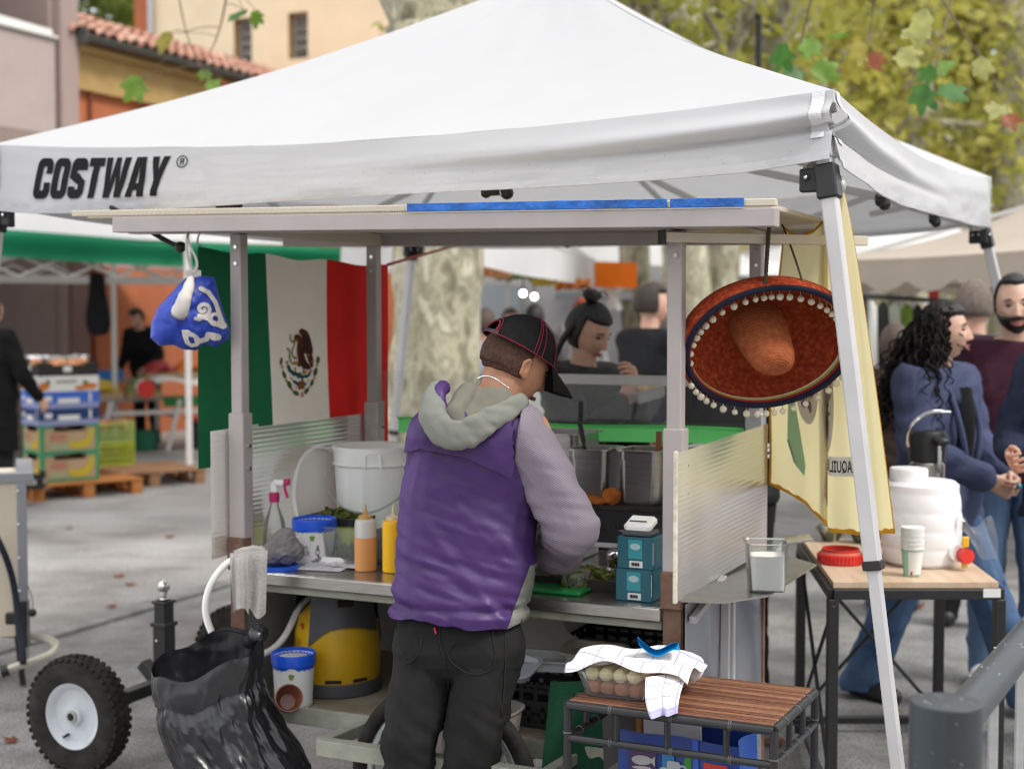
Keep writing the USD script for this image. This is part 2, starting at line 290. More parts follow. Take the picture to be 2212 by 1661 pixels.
def leaf_cloud(cs, rad, n, size, g, squash=.75):       # leaf quads (bent along the middle) in clumps round the points cs
    c = cs[g.integers(0, len(cs), n)]; o = g.normal(0, 1, (n, 3)); o *= (g.random((n, 1)) ** .4 * rad / np.linalg.norm(o, axis=1, keepdims=True)); o[:, 2] *= squash
    p = c + o; nrm = g.normal(0, 1, (n, 3)) + A(0, 0, .7); nrm /= np.linalg.norm(nrm, axis=1, keepdims=True)
    x = np.cross(nrm, g.normal(0, 1, (n, 3))); x /= np.linalg.norm(x, axis=1, keepdims=True); y = np.cross(nrm, x); s = (size * g.uniform(.6, 1.25, n))[:, None]
    q = np.stack([p - y * s, p + x * s * .62 + nrm * s * .2, p + y * s, p - x * s * .62 + nrm * s * .2], 1).reshape(-1, 3); i = np.arange(n) * 4
    return TM(q, np.concatenate([np.stack([i, i + 1, i + 2], 1), np.stack([i, i + 2, i + 3], 1)]))
def plane_tree(label, base, top, r0, r1, seed, crown=(3.0, 9.0, 3.2), n=9000, size=.15, mat=0, limbs=7, bow=.1, group=None):
    g = np.random.default_rng(seed); base, top = A(*base), A(*top); t = thing('plane_tree', label, 'tree', base, group=group)
    k = 22; s = np.linspace(0, 1, k)[:, None]; side = unit(np.cross(top - base, g.normal(0, 1, 3)))
    pts = base + (top - base) * s + side * (np.sin(s * PI * 1.3) * bow); rr = r0 + (r1 - r0) * s[:, 0] + r0 * .5 * np.exp(-s[:, 0] * 16)
    m = wob(tube(pts, rr, 28), r0 * .09, 2.2, seed); ms = [m]; tips = []
    z0, z1, R = crown
    for i in range(limbs):
        f = g.uniform(.55, 1.0) if i else 1.0; p = base + (top - base) * f; a = g.uniform(0, 2 * PI); d = A(math.cos(a), math.sin(a), g.uniform(.35, 1.3))
        b, br = branch(p, d, R * g.uniform(.7, 1.1), r1 * .55, g, 8); ms.append(tube(b, br, 9)); tips += list(b[3:])
        for j in (4, 6):
            a2 = g.uniform(0, 2 * PI); c, cr = branch(b[j], A(math.cos(a2), math.sin(a2), g.uniform(-.3, .6)), R * .5, r1 * .2, g, 5); ms.append(tube(c, cr, 6)); tips += list(c[2:])
    part(t, 'trunk', cat(ms), bark, smooth=True, world=True)
    c = (base + (top - base)) * A(1, 1, 0)
    z1 = min(z1, 7.2); extra = np.array([c + A(*(g.normal(0, 1, 2) * R * .5), g.uniform(z0 + .3, z1)) + A(0, .9, 0) for _ in range(90)]); cs = np.vstack([np.array(tips), extra]); cs = cs[(cs[:, 2] > z0 + .2) & (cs[:, 2] < z1)]
    part(t, 'crown', leaf_cloud(cs, R * .30, int(n * .19), size, g), crown_mats[mat], smooth=False, world=True, kind='stuff'); return t
# the great plane behind the stall: a thick mottled trunk that forks above the canopy
b0, b1 = G(925, 1190, 0.), W(985, -10, 9.6); b0 = A(W(902, 1190, 9.5)[0], 9.5, 0)
g = np.random.default_rng(5); t = thing('plane_tree', 'thick mottled plane trunk beside the red band of the flag', 'tree', b0)
s = np.linspace(0, 1, 30)[:, None]; pts = b0 + (A(-.45, 9.6, 3.5) - b0) * s + A(.05, 0, 0) * np.sin(s * 4)
rr = .30 + .12 * np.exp(-s[:, 0] * 9) + .07 * np.clip(s[:, 0] - .72, 0, 1) * 3; ms = [wob(tube(pts, rr, 40), .045, 1.9, 3)]
tips = []
for d, L, r in ((A(-.35, .1, 1), 4.5, .24), (A(.42, .15, 1), 5.0, .26), (A(.1, .6, 1), 4, .18)):
    b, br = branch(pts[-2], d, L, r, g, 9); ms.append(wob(tube(b, br, 20), .02, 2.5, 9)); tips += list(b[4:])
    for j in (5, 7, 8):
        a2 = g.uniform(0, 2 * PI); c, cr = branch(b[j], A(math.cos(a2), math.sin(a2), .5), 2.2, r * .35, g, 6); ms.append(tube(c, cr, 8)); tips += list(c[2:])
part(t, 'trunk', cat(ms), bark, smooth=True, world=True)
tips = np.array(tips); tips = tips[tips[:, 2] > 6.2]
part(t, 'crown', leaf_cloud(tips, 1.0, 2600, .13, g), crown_mats[1], smooth=False, world=True, kind='stuff')
for (pt, pb, D, r0, r1, mt, lab, cr, n) in [
    (1335, 1392, 17.0, .20, .17, 1, 'slim plane trunk leaning just right of the canopy peak', (4.6, 10, 2.6), 3200),
    (1452, 1535, 15.0, .27, .22, 1, 'plane trunk leaning left beside the thin black pole', (3.7, 9, 2.6), 6500),
    (1622, 1545, 16.0, .25, .21, 0, 'reddish brown plane trunk leaning right behind the black pole', (3.4, 9, 2.9), 8500),
    (1722, 1728, 21.0, .36, .30, 0, 'grey plane trunk above the right corner of the white canopy', (3.3, 10, 3.4), 11000),
    (1868, 1842, 25.0, .34, .26, 2, 'mid distance plane with golden crown over the beige parasol edge', (3.4, 10, 3.6), 11000),
    (1990, 1968, 23.0, .33, .26, 0, 'plane trunk above the far right canopy corner', (3.3, 10, 3.4), 11000),
    (2088, 2098, 29.0, .36, .28, 2, 'plane behind the beige parasol top with yellow leaves', (3.2, 11, 4.0), 11000),
    (2190, 2175, 24.0, .34, .26, 1, 'plane at the right picture edge with olive leaves', (3.2, 10, 3.4), 10000),
    (1650, 1655, 36.0, .4, .3, 2, 'farthest plane seen between the trunks left of the canopy corner', (3.0, 12, 4.6), 9000),
    (1930, 1935, 40.0, .4, .3, 0, 'far plane deep in the avenue behind the golden crowns', (3.0, 12, 5.0), 9000)]:
    top = W(pt, -60, D); foot = A(W(pb, 600, D)[0], D, 0)
    plane_tree(lab, foot, top, r0, r1, int(pt), cr, n, (.095 if D < 20 else .125), mt, group='planes along the avenue' if False else None)
g = np.random.default_rng(77)
t = thing('tree_row', 'yellowing trees massed beyond the market at the end of the avenue', 'trees', A(14, 62, 0), kind='stuff')
cs = np.array([A(g.uniform(-14, 44), g.uniform(56, 72), 0) + A(0, 0, g.uniform(1.2, 8.5)) for _ in range(420)])
part(t, 'crown', leaf_cloud(cs, 1.5, 6000, .30, g), crown_mats[0], smooth=False, world=True)
part(t, 'trunk', cat([tube([A(x, 62 + 4 * math.sin(x), 0), A(x + .3, 62 + 4 * math.sin(x), 9)], [.4, .25], 8) for x in range(-12, 44, 4)]), bark, world=True)
t = thing('tree', 'bright green tree behind the tiled roof at upper left', 'tree', A(-10.2, 38, 0))
cs = np.array([A(-10.4, 38, 0) + A(g.normal(0, .9), g.normal(0, 1.2), g.uniform(6.5, 13)) for _ in range(70)])
part(t, 'crown', leaf_cloud(cs, .7, 7000, .16, g), mk('spring_green_crown', (.20, .30, .04), .5, c2=(.36, .42, .08), vs=1.5, tl=.5, isl=.4), smooth=False, world=True, kind='stuff')
part(t, 'trunk', tube([A(-10.2, 38, 0), A(-10.3, 38, 5), A(-10.0, 38, 10), A(-10.5, 38, 13)], [.3, .25, .16, .06], 10), bark, world=True)
# hanging plane twigs with single leaves
twig_m = mk('twig_bark', (.17, .13, .09), .8, vary=.3, vs=30)
def twig(label, D, stem, leaves, seed, side=(), r=.007):
    g = np.random.default_rng(seed); base = W(stem[0][0], stem[0][1], D); t = thing('leafy_twig', label, 'twig', base)
    sp = spline([W(x, y, D + dz) for x, y, dz in stem], 24); ms = [tube(sp, np.linspace(r, r * .4, 24), 6)]
    for i, (x, y, s, k) in enumerate(leaves):
        p = W(x, y, D + g.uniform(-.12, .12)); q = sp[np.argmin(np.linalg.norm(sp[:, [0, 2]] - p[[0, 2]] + A(0, -.12), axis=1))]
        ms.append(tube(spline([q, (p + q) / 2 + A(0, 0, .02), p], 6), .0022, 5))
        part(t, 'leaf', leaf(p, 1.45 * s * D / F, frame(g.normal(0, .45, 3) + A(.15 * g.normal(), -1, .35)) @ rot([0, 0, 1], g.uniform(1.7, 4.2)), .3, i), LM[k], world=True, smooth=True)
    for a, b in side: ms.append(tube(spline([W(*a, D), (W(*a, D) + W(*b, D)) / 2 + A(0, 0, .015), W(*b, D)], 8), .003, 5))
    part(t, 'stem', cat(ms), twig_m, world=True)
twig('hanging plane twig with three deep green leaves near the black pole', 7.2, [(1765, -60, 0), (1752, 0, 0), (1737, 60, .1), (1722, 118, .1)],
     [(1698, 105, 46, 0), (1715, 150, 42, 0), (1758, 90, 36, 1), (1765, 142, 42, 1), (1735, 95, 32, 0)], 1)
twig('hanging plane twig with a rust spotted yellow leaf', 7.6, [(1905, -60, 0), (1890, 0, 0), (1880, 60, .1), (1872, 100, .1)],
     [(1842, 128, 46, 2), (1868, 108, 36, 2), (1886, 118, 32, 4), (1948, 112, 42, 3), (1830, 70, 30, 1)], 2)
twig('long bare plane twig slanting down to the right with pale leaves', 7.0, [(2010, -50, 0), (2038, 3, 0), (2085, 77, 0), (2138, 152, .1)],
     [(1998, 33, 52, 3), (1974, 66, 42, 3), (2120, 130, 34, 3), (2165, 230, 40, 3), (2200, 175, 34, 2), (2180, 250, 30, 4)], 3)
twig('hanging plane twig with bright green leaves at upper right', 7.3, [(2062, -60, 0), (2050, 20, .1), (2035, 90, 0), (2022, 150, 0)],
     [(2045, 135, 48, 1), (2000, 192, 46, 0), (2038, 190, 44, 0), (2018, 155, 30, 0)], 4)
twig('bare twig with a lobed yellow leaf before the cream wall', 9.0, [(500, -60, 0), (488, 0, 0), (475, 60, .1), (452, 118, .1)], [(365, 76, 34, 2), (528, 26, 32, 0), (556, 28, 26, 1)], 5,
     side=[((475, 60), (400, 70)), ((400, 70), (368, 72)), ((490, 10), (525, 24))], r=.009)
twig('twig with two bright green leaves before the orange wall', 9.0, [(380, -50, 0), (400, 60, 0), (430, 140, 0), (452, 175, 0)], [(303, 178, 40, 1), (455, 178, 38, 1), (448, 155, 22, 1), (485, 176, 14, 4)], 6, side=[((430, 140), (310, 172))], r=.006)
# fallen leaves on the wet asphalt
proto = None
for i, (x, y, k, s) in enumerate([(255, 1246, 4, .12), (290, 1262, 4, .1), (150, 1140, 4, .11), (360, 1160, 4, .11), (575, 1138, 4, .12), (250, 1310, 4, .1), (545, 1238, 4, .12), (375, 1610, 2, .13), (30, 1600, 4, .1), (60, 1146, 4, .12),
                                 (2095, 1070, 2, .1), (1985, 1312, 4, .13), (1690, 1604, 4, .14), (1928, 1535, 2, .1), (720, 1390, 4, .12), (2140, 1330, 2, .1), (1640, 1600, 2, .1), (130, 1470, 4, .1)]):
    p = G(x, y, .008); m = leaf(A(0, 0, 0), s * .6, rot([0, 0, 1], i * 1.7) @ rot([1, 0, 0], .12), .22, i); m.apply_translation([0, 0, -m.bounds[0][2]]); m.apply_translation(p)
    single('fallen_leaf', m, LM[k], 'dry plane leaf lying on the wet asphalt', 'leaf', group='dry plane leaves on the ground')

# ---------------------------------------------------------------- buildings
orange_plaster = mk('orange_plaster', (.44, .145, .065), .9, c2=(.35, .115, .055), vs=1.6, bump=.25, bs=30)
ochre = mk('ochre_stucco', (.46, .31, .13), .9, c2=(.36, .24, .10), vs=4)
pinkc = mk('pink_grey_concrete', (.36, .275, .25), .9, c2=(.31, .235, .215), vs=2, bump=.3, bs=60)
cream = mk('cream_render', (.75, .62, .43), .9, vary=.06, vs=1.2)
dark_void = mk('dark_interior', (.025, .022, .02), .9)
tile_mats = [mk(f'roof_tile_{n}', c, .85, vary=.2, vs=10) for n, c in (('a', (.42, .225, .16)), ('b', (.52, .32, .25)), ('c', (.34, .175, .125)))]
glass_dark = mk('window_glass', (.04, .045, .05), .12); white_paint = mk('white_paint', (.68, .67, .64), .5)
gut_m = mk('dark_gutter', (.085, .09, .085), .45, metal=.3)
O = A(-5.46, 17.6, 0); N_ = U                                   # facade line along V, its outward side towards U
def FV(s, z, o=0.0): return O + V * s + U * o + A(0, 0, z)
def fbox(s0, s1, z0, z1, o0, o1, ch=.0): return xf(boxb([s0, -o1, z0], [s1, -o0, z1], ch), rotz(math.atan2(V[1], V[0])), O)
ob = thing('orange_building', 'orange plaster building with clay tiled roof and dark gutter', 'building', O, math.atan2(V[1], V[0]))
wall = fbox(0, 16, 0, 4.45, -.35, 0)
part(ob, 'wall', wall, orange_plaster, world=True)
part(ob, 'cornice', cat([fbox(0, 16, 4.45, 4.86, -.3, .05), fbox(0, 16, 4.39, 4.45, -.3, .09), fbox(0, 16, 4.86, 4.93, -.3, .16)]), ochre, world=True)
ga_ = np.linspace(PI, 2 * PI, 9); part(ob, 'gutter_pipe', xf(cat([loft([[(x, -.27 + .085 * math.cos(a), 5.02 + .085 * math.sin(a)) for a in ga_] + [(x, -.27 + .075 * math.cos(a), 5.02 + .075 * math.sin(a)) for a in ga_[::-1]] for x in (-.1, 16)]), box(.02, .2, .2, 0, (-.1, -.27, 5.0))]), rotz(math.atan2(V[1], V[0])), O), gut_m, world=True)
part(ob, 'roof_deck', xf(TM([[-.2, -.2, 4.98], [16, -.2, 4.98], [16, 4.2, 6.6], [-.2, 4.2, 6.6], [-.2, 4.2, 4.4], [16, 4.2, 4.4]], [[0, 1, 2], [0, 2, 3], [3, 2, 5], [3, 5, 4]]), rotz(math.atan2(V[1], V[0])), O), tile_mats[2], world=True)
slope = unit(A(0, 4.4, 1.62)); up_ = A(0, -slope[2], slope[1])
for i in range(34):
    for j in range(8):
        if 0.205 * i > 6.3 and j > 3: continue
        a = np.linspace(0, PI, 6); r = .105; L = .40
        p = A(-.12 + i * .205, -.26, 5.03) + slope * (j * .34) + rng.normal(0, .006, 3)
        ring = lambda q, r: [q + A(-math.cos(b) * r, 0, 0) + up_ * math.sin(b) * r * .75 for b in a]
        m = loft([ring(p + up_ * .012, r), ring(p + slope * L, r * .82)], closed=False, caps=False); m2 = loft([ring(p + up_ * .012, r - .016), ring(p + up_ * .012, r)], closed=False, caps=False)
        part(ob, 'roof_tile', xf(cat([m, m2]), rotz(math.atan2(V[1], V[0])), O), tile_mats[(i * 3 + j * 5 + int(rng.integers(3))) % 3], world=True, smooth=False)
part(ob, 'meter_box', fbox(1.0, 1.19, 3.92, 4.16, 0, .1, .01), gut_m, world=True)
part(ob, 'conduit', cat([tube([FV(.32, 0.2, .04), FV(.32, 4.4, .04)], .022, 6), tube(spline([FV(.32, 3.6, .04), FV(.7, 3.55, .04), FV(1.05, 3.75, .05), FV(1.1, 3.92, .05)], 12), .015, 6)]), mk('rusted_pipe', (.2, .06, .035), .7), world=True)
for k, a in enumerate(np.linspace(.45, PI - .45, 5)):                # ochre blocks of the blind arch
    c = FV(4.1 - 1.15 * math.cos(a), 2.5 + 1.15 * math.sin(a), .03); part(ob, 'arch_block', xf(box(.24, .08, .34, .01), rotz(math.atan2(V[1], V[0])) @ rot([0, 1, 0], -(a - PI / 2)), c), ochre, world=True)
part(ob, 'arch_band', xf(loft([[(4.1 - r * math.cos(a), -o, 2.5 + r * math.sin(a)) for r, o in ((1.05, .0), (1.05, .02), (1.25, .02), (1.25, 0))] for a in np.linspace(0, PI, 24)]), rotz(math.atan2(V[1], V[0])), O), mk('dull_orange_band', (.43, .14, .07), .9), world=True)
wf = part(ob, 'window', cat([fbox(3.1, 4.5, 1.72, 2.25, -.02, .05), ]), glass_dark, world=True)
part(wf, 'frame', cat([fbox(3.06, 4.54, 2.22, 2.3, 0, .08), fbox(3.06, 4.54, 1.66, 1.75, 0, .1)] + [fbox(x, x + .05, 1.74, 2.23, 0, .07) for x in (3.06, 3.55, 4.02, 4.49)]), white_paint, world=True)
part(ob, 'ledge', fbox(2.9, 4.8, 1.42, 1.62, 0, .12), ochre, world=True)

pb = thing('concrete_building', 'pink grey concrete building with a recessed dark balcony', 'building', FV(-1.2, 0, 0), math.atan2(V[1], V[0]))
part(pb, 'wall', cat([fbox(-6, -.02, 0, 9, -1.5, -.9), fbox(-.42, -.02, 0, 9, -.9, .06), fbox(-6, -.02, 8, 9, -.9, .02)]), pinkc, world=True)
part(pb, 'pillar', fbox(-.36, -.05, 0, 9, .06, .2, .015), pinkc, world=True)
part(pb, 'balcony', cat([fbox(-4, -.42, 3.75, 4.9, -.05, .16, .01)]), mk('mauve_panel', (.40, .33, .31), .85, vary=.06, vs=3), world=True)
part(pb, 'soffit', xf(loft([[(x, .05, 3.75), (x, -.16, 3.75), (x, -.05, 3.35), (x, .9, 3.2), (x, .9, 3.75)] for x in (-4, -.62)]), rotz(math.atan2(V[1], V[0])), O), pinkc, world=True)
part(pb, 'balcony_rail', cat([beam(FV(-4, 5.05, .1), FV(-.42, 4.98, .1), .05, .08), beam(FV(-4, 4.93, .16), FV(-.42, 4.92, .16), .1, .03)]), white_paint, world=True)
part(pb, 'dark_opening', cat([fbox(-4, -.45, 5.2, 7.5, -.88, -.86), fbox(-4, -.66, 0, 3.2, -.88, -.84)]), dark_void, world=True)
part(pb, 'base_column', cat([fbox(-.30, -.02, 0, 2.9, .2, .28, .01)]), mk('brown_mauve_paint', (.22, .14, .12), .8, vary=.1, vs=3), world=True)

C0 = W(330, 100, 29.5) * A(1, 1, 0)
def cbx(s0, s1, z0, z1, o0, o1, ch=0.): return xf(boxb([s0, o0, z0], [s1, o1, z1], ch), rotz(ANG), C0)
cb = thing('cream_building', 'cream rendered building with small barred windows behind the orange one', 'building', C0, ANG)
ws = [(2.02, 2.46, 6.62, 7.52), (3.32, 3.78, 6.62, 7.52)]
cols = [0.0, ws[0][0], ws[0][1], ws[1][0], ws[1][1], 6.6]
part(cb, 'wall', cat([cbx(0, 6.6, 0, 6.62, 0, .4), cbx(0, 6.6, 7.52, 13, 0, .4)] + [cbx(cols[i], cols[i + 1], 6.62, 7.52, 0, .4) for i in (0, 2, 4)]), cream, world=True)
for s0, s1, z0, z1 in ws:
    w_ = part(cb, 'window', cbx(s0, s1, z0, z1, .26, .28), glass_dark, world=True)
    part(w_, 'frame', cat([cbx(s0, s0 + .05, z0, z1, .2, .25), cbx(s1 - .05, s1, z0, z1, .2, .25), cbx(s0 + .05, s1 - .05, z1 - .05, z1, .2, .25), cbx(s0 + .05, s1 - .05, z0, z0 + .05, .2, .25)] + [cbx(s0 + .05, s1 - .05, z, z + .035, .21, .24) for z in np.linspace(z0 + .25, z1 - .27, 3)]), white_paint, world=True)
    part(w_, 'bars', cat([cbx(x, x + .018, z0, z1, .12, .14) for x in np.linspace(s0 + .08, s1 - .09, 4)] + [cbx(s0, s1, z, z + .018, .1, .118) for z in np.linspace(z0 + .18, z1 - .18, 4)]), mk('window_bars' + str(int(s0 * 100)), (.3, .28, .26), .6), world=True)
    part(w_, 'reveal', cat([cbx(s0 - .003, s0 + .004, z0, z1, .02, .2), cbx(s0, s1, z1 - .004, z1 + .003, .02, .2)]), ochre, world=True)
part(cb, 'orange_wing', cat([cbx(-.42, -.01, 0, 13, -.06, .4)]), orange_plaster, world=True)
part(cb, 'drainpipe', tube([C0 + A(0, -.1, 0) - U * .02, C0 + A(0, -.1, 13) - U * .02], .06, 8), mk('zinc_pipe', (.42, .44, .46), .5, metal=.5), world=True)
fb = thing('brick_house', 'orange brick house glimpsed above the white stall roofs', 'building', A(4.6, 46, 0))
part(fb, 'wall', boxb([3.0, 46, 0], [9.5, 52, 9]), mk('far_orange_brick', (.50, .19, .09), .9, vary=.15, vs=2), world=True)
for x in (3.6, 5.0, 6.4, 7.8):
    w_ = part(fb, 'window', boxb([x, 45.95, 3.0], [x + .7, 46.02, 5.0]), glass_dark, world=True); part(w_, 'frame', cat([boxb([x - .12, 45.9, 2.9], [x, 46, 5.1]), boxb([x + .7, 45.9, 2.9], [x + .82, 46, 5.1])]), cream, world=True)
part(fb, 'pilaster', cat([boxb([x, 45.85, 0], [x + .35, 46, 9]) for x in (3.0, 4.45, 5.9, 7.3, 9.1)]), cream, world=True)
part(fb, 'roof', xf(box(7, 7, .3), None, (6.2, 49, 9.15)), tile_mats[0], world=True)
pole = thing('lamp_post', 'thin black post standing among the planes', 'lamp post', W(1635, 600, 14.2) * A(1, 1, 0))
part(pole, 'shaft', tube([A(0, 0, 0), A(0, 0, 1.2), A(0, 0, 1.25), A(0, 0, 7)], [.06, .055, .034, .03], 12), M['black_plastic'])
part(pole, 'lantern', lathe([(.05, 7), (.2, 7.1), (.24, 7.5), (.05, 7.7)], 12), M['black_plastic'])

# the fronts of the houses on the near side of the square, behind the viewer
hb = thing('row_house', 'pale rendered house front on the near side of the square', 'building', A(-3, -24, 0))
part(hb, 'wall', boxb([-34, -31, 0], [34, -24, 7.0]), mk('pale_render', (.42, .38, .33), .9, vary=.1, vs=1.0), world=True)
for i in range(12):
    for j in range(2): part(hb, 'window', boxb([-32 + i * 5.4, -24.0, 1.0 + j * 3.2], [-30.8 + i * 5.4, -23.93, 2.9 + j * 3.2]), glass_dark, world=True)
part(hb, 'roof', xf(boxb([-35, -32, 7.0], [35, -23.4, 7.3]), None, None), tile_mats[0], world=True)
# ================================================================ the white pop-up canopy
cFR, cFL, cBR, cBL = A(.81, 3.64, 1.94), A(-1.836, 5.06, 1.94), A(2.10, 6.28, 1.94), A(-.544, 7.70, 1.94)
tc = (cFR + cFL + cBR + cBL) / 4; APEX = A(tc[0] + .06, tc[1], 2.965)
def eave(c): d = unit((c - tc) * A(1, 1, 0)); return A(c[0], c[1], 2.185) + d * .02
EA = {'FR': eave(cFR), 'FL': eave(cFL), 'BR': eave(cBR), 'BL': eave(cBL)}
EA['FL'][2] = 2.205; EA['FR'][2] = 2.172; EA['BR'][2] = 2.21
tent = thing('canopy_tent', 'white pop up canopy with slanted legs and black lettering on its front valance', 'canopy', tc * A(1, 1, 0))
def eline(a, b, u): return a + np.multiply.outer(u, b - a) - np.multiply.outer(4 * u * (1 - u) * .062, A(0, 0, 1))
def wr(p, s, o=3, seed=0): return meshkit.fbm(np.asarray(p) * s + 40, o, seed) - .5
sides = [('FL', 'FR'), ('FR', 'BR'), ('BR', 'BL'), ('BL', 'FL')]
for a, b in sides:
    a_, b_ = EA[a], EA[b]
    def roof(u, v):
        e = eline(a_, b_, u); p = e + v[..., None] * (APEX - e); sag = .05 * np.sin(PI * v) + .02 * np.sin(PI * v) * np.sin(PI * u)
        p[..., 2] -= sag; p[..., 2] += .010 * wr(np.stack([u * 9, v * 2.5, 0 * u], -1), 1.0, 3) * np.minimum(1, 4 * (1 - v)) + .02 * np.exp(-v * 30) * 0
        return p
    part(tent, 'roof_panel', grid(roof, 40, 22), M['white_fabric'], world=True, smooth=True)
    n_ = unit(np.cross(b_ - a_, A(0, 0, 1))); n_ = n_ if np.dot(n_, a_ - tc) > 0 else -n_
    def val(u, h, off=0.0, a_=a_, b_=b_, n_=n_, front=(a == 'FL'), nm=a):
        e = eline(a_, b_, u); ht = .178 + .057 * (1 - u) ** 3 if front else .20 + 0 * u
        crn = np.minimum(1, np.minimum(u, 1 - u) * 14)
        o = .012 * np.sin(PI * h) * crn + .02 * h * crn + crn * (.030 * wr(np.stack([u * 4, h * 2, 0 * u], -1), 1., 2, 3) * np.minimum(1, h * 3) + .012 * wr(np.stack([u * 16, h * 5 + u * 6, 0 * u], -1), 1., 2, 5) * h)
        k = np.clip((u - .50) / .5, 0, 1) if front else (np.clip((.62 - u) / .62, 0, 1) if nm == 'FR' else 0 * u)
        k = k ** 1.3; hc = .62 - .12 * k                                          # the fold that pinches towards the near corner
        o = o + k * (.034 * np.exp(-((h - hc + .16) / .13) ** 2) - .030 * np.exp(-((h - hc) / .06) ** 2) + .026 * np.clip((h - hc) / (1 - hc), 0, 1))
        o = o + off; z = h * ht - .06 * k * np.clip((h - hc) / (1 - hc), 0, 1) * 0
        z = z + .012 * np.sin(u * 7 + 1) * h * crn
        return e + np.multiply.outer(o, n_) - np.multiply.outer(z, A(0, 0, 1))
    part(tent, 'valance', grid(val, 150, 26), M['white_fabric'], world=True, smooth=True)
    hem = grid(lambda u, v: val(u, .995 - .12 * v + 0 * u, .0035 + .004 * np.sin(u * 260) * v * (1 - v)), 260, 4)
    part(tent, 'hem', hem, M['white_fabric'], world=True, smooth=True)
    if a == 'FL': VAL = val
    for u0 in (.012, .988): part(tent, 'seam', grid(lambda u, v: val(u0 + (u - .5) * .011, v * .66, .004), 3, 12), mk(f'seam_white_{a}{int(u0 * 9)}', (.70, .70, .71), .7, bump=.4, bs=200), world=True, smooth=True)
# lettering on the front valance
def ring(w, st=.235, r=.2): return sbox(0, 0, w, 1).buffer(-r).buffer(r), sbox(st, .2, w - st, .8).buffer(-.045).buffer(.045)
def glyph(ch):
    w = .60; o, i = ring(w)
    if ch == 'O': return o.difference(i), w
    if ch == 'C': return o.difference(i).difference(sbox(.3, .40, .8, .62)), w
    if ch == 'S':
        g = unary_union([sbox(0, .77, w, 1), sbox(0, 0, w, .23), sbox(0, .55, .24, 1), sbox(w - .24, 0, w, .45), sbox(0, .66, w, .8), sbox(w - .24, .70, w, 1), sbox(0, 0, .24, .30), Polygon([(0, .58), (.28, .66), (w, .42), (w, .28), (.30, .36), (0, .52)])])
        return g.difference(sbox(.24, .62, .8, .70).buffer(0)).intersection(o), w
    if ch == 'T': return unary_union([sbox(0, .79, .56, 1), sbox(.16, 0, .40, 1)]), .56
    if ch == 'W': return unary_union([Polygon([(0, 1), (.22, 1), (.27, .38), (.36, 1), (.53, 1), (.62, .38), (.67, 1), (.89, 1), (.77, 0), (.53, 0), (.445, .55), (.36, 0), (.12, 0)])]), .89
    if ch == 'A': return Polygon([(0, 0), (.14, 1), (.50, 1), (.64, 0), (.41, 0), (.39, .17), (.25, .17), (.23, 0)]).difference(Polygon([(.27, .34), (.37, .34), (.325, .78)])), .64
    if ch == 'Y': return Polygon([(0, 1), (.24, 1), (.31, .64), (.38, 1), (.62, 1), (.43, .40), (.43, 0), (.19, 0), (.19, .40)]), .62
x, gl = 0, []
for ch in 'COSTWAY': p, w = glyph(ch); gl.append(affinity.translate(p, x, 0)); x += w + .055
word = affinity.skew(unary_union(gl), xs=12, origin=(0, 0)); wx = word.bounds[2]
def on_val(q): u = .074 + (q[:, 0] / wx) * .205; h = .78 - q[:, 1] * (.60 + .04 * (q[:, 0] / wx)); return VAL(u, h, .0035)
part(tent, 'lettering', decal(word, .07, on_val), M['ink'], world=True, smooth=True)
rm = unary_union([Point(0, 0).buffer(.5).difference(Point(0, 0).buffer(.41)), sbox(-.17, -.26, -.07, .26), sbox(-.17, .18, .12, .26), sbox(-.17, -.02, .12, .06), sbox(.08, .0, .18, .24), Polygon([(-.02, 0), (.08, 0), (.2, -.26), (.1, -.26)])])
part(tent, 'lettering', decal(rm, .08, lambda q: VAL(.295 + q[:, 0] * .0155, .235 - q[:, 1] * .20, .0035)), M['ink'], world=True, smooth=True)
# frame
fFR, fFL, fBR, fBL = A(1.006, 3.40, 0), A(-2.02, 4.95, 0), A(2.62, 6.36, 0), A(-.76, 7.9, 0)
for c, f in ((cFR, fFR), (cFL, fFL), (cBR, fBR), (cBL, fBL)):
    d = unit(c - f); x = unit((cFR - cFL) * A(1, 1, 0)); split = c - d * (.98 if c is cFR else 1.0)
    lg = part(tent, 'leg', beam(split, c + d * .16, .040, .040, .004, up=x), M['alu'], world=True)
    part(lg, 'inner_leg', beam(f + A(0, 0, .01), split, .031, .031, .003, up=x), M['alu'], world=True)
    part(lg, 'collar', beam(split - d * .012, split + d * .012, .047, .047, .003, up=x), M['black_plastic'], world=True)
    part(lg, 'foot_plate', box(.1, .1, .008, .001, f + A(0, 0, .004)), M['zinc'], world=True)
    i1, i2 = {id(cFR): (cFL, cBR), id(cFL): (cFR, cBL), id(cBR): (cFR, cBL), id(cBL): (cBR, cFL)}[id(c)]
    br = [beam(c - d * .045, c + d * .045, .055, .055, .005, up=x)]
    for o in (i1, i2): e = unit(o - c); br.append(beam(c + e * .02 + A(0, 0, .005), c + e * .072 + A(0, 0, .005), .03, .06, .004)); br.append(cyl(c + e * .052 + A(0, 0, .012) - np.cross(e, A(0, 0, 1)) * .02, c + e * .052 + A(0, 0, .012) + np.cross(e, A(0, 0, 1)) * .02, .009, 8))
    part(lg, 'corner_bracket', cat(br), M['black_plastic'], world=True)
    part(lg, 'screw', cat([ball(c + unit(o - c) * .052 + A(0, 0, .012) - unit(tc - c) * 0 + s * np.cross(unit(o - c), A(0, 0, 1)) * .022, .006, 1) for o in (i1, i2) for s in (-1, 1)]), M['chrome'], world=True)
    part(tent, 'leg_strap', beam(c + d * .06, c + d * .22, .047, .047, .002, up=x), M['white_fabric'], world=True)
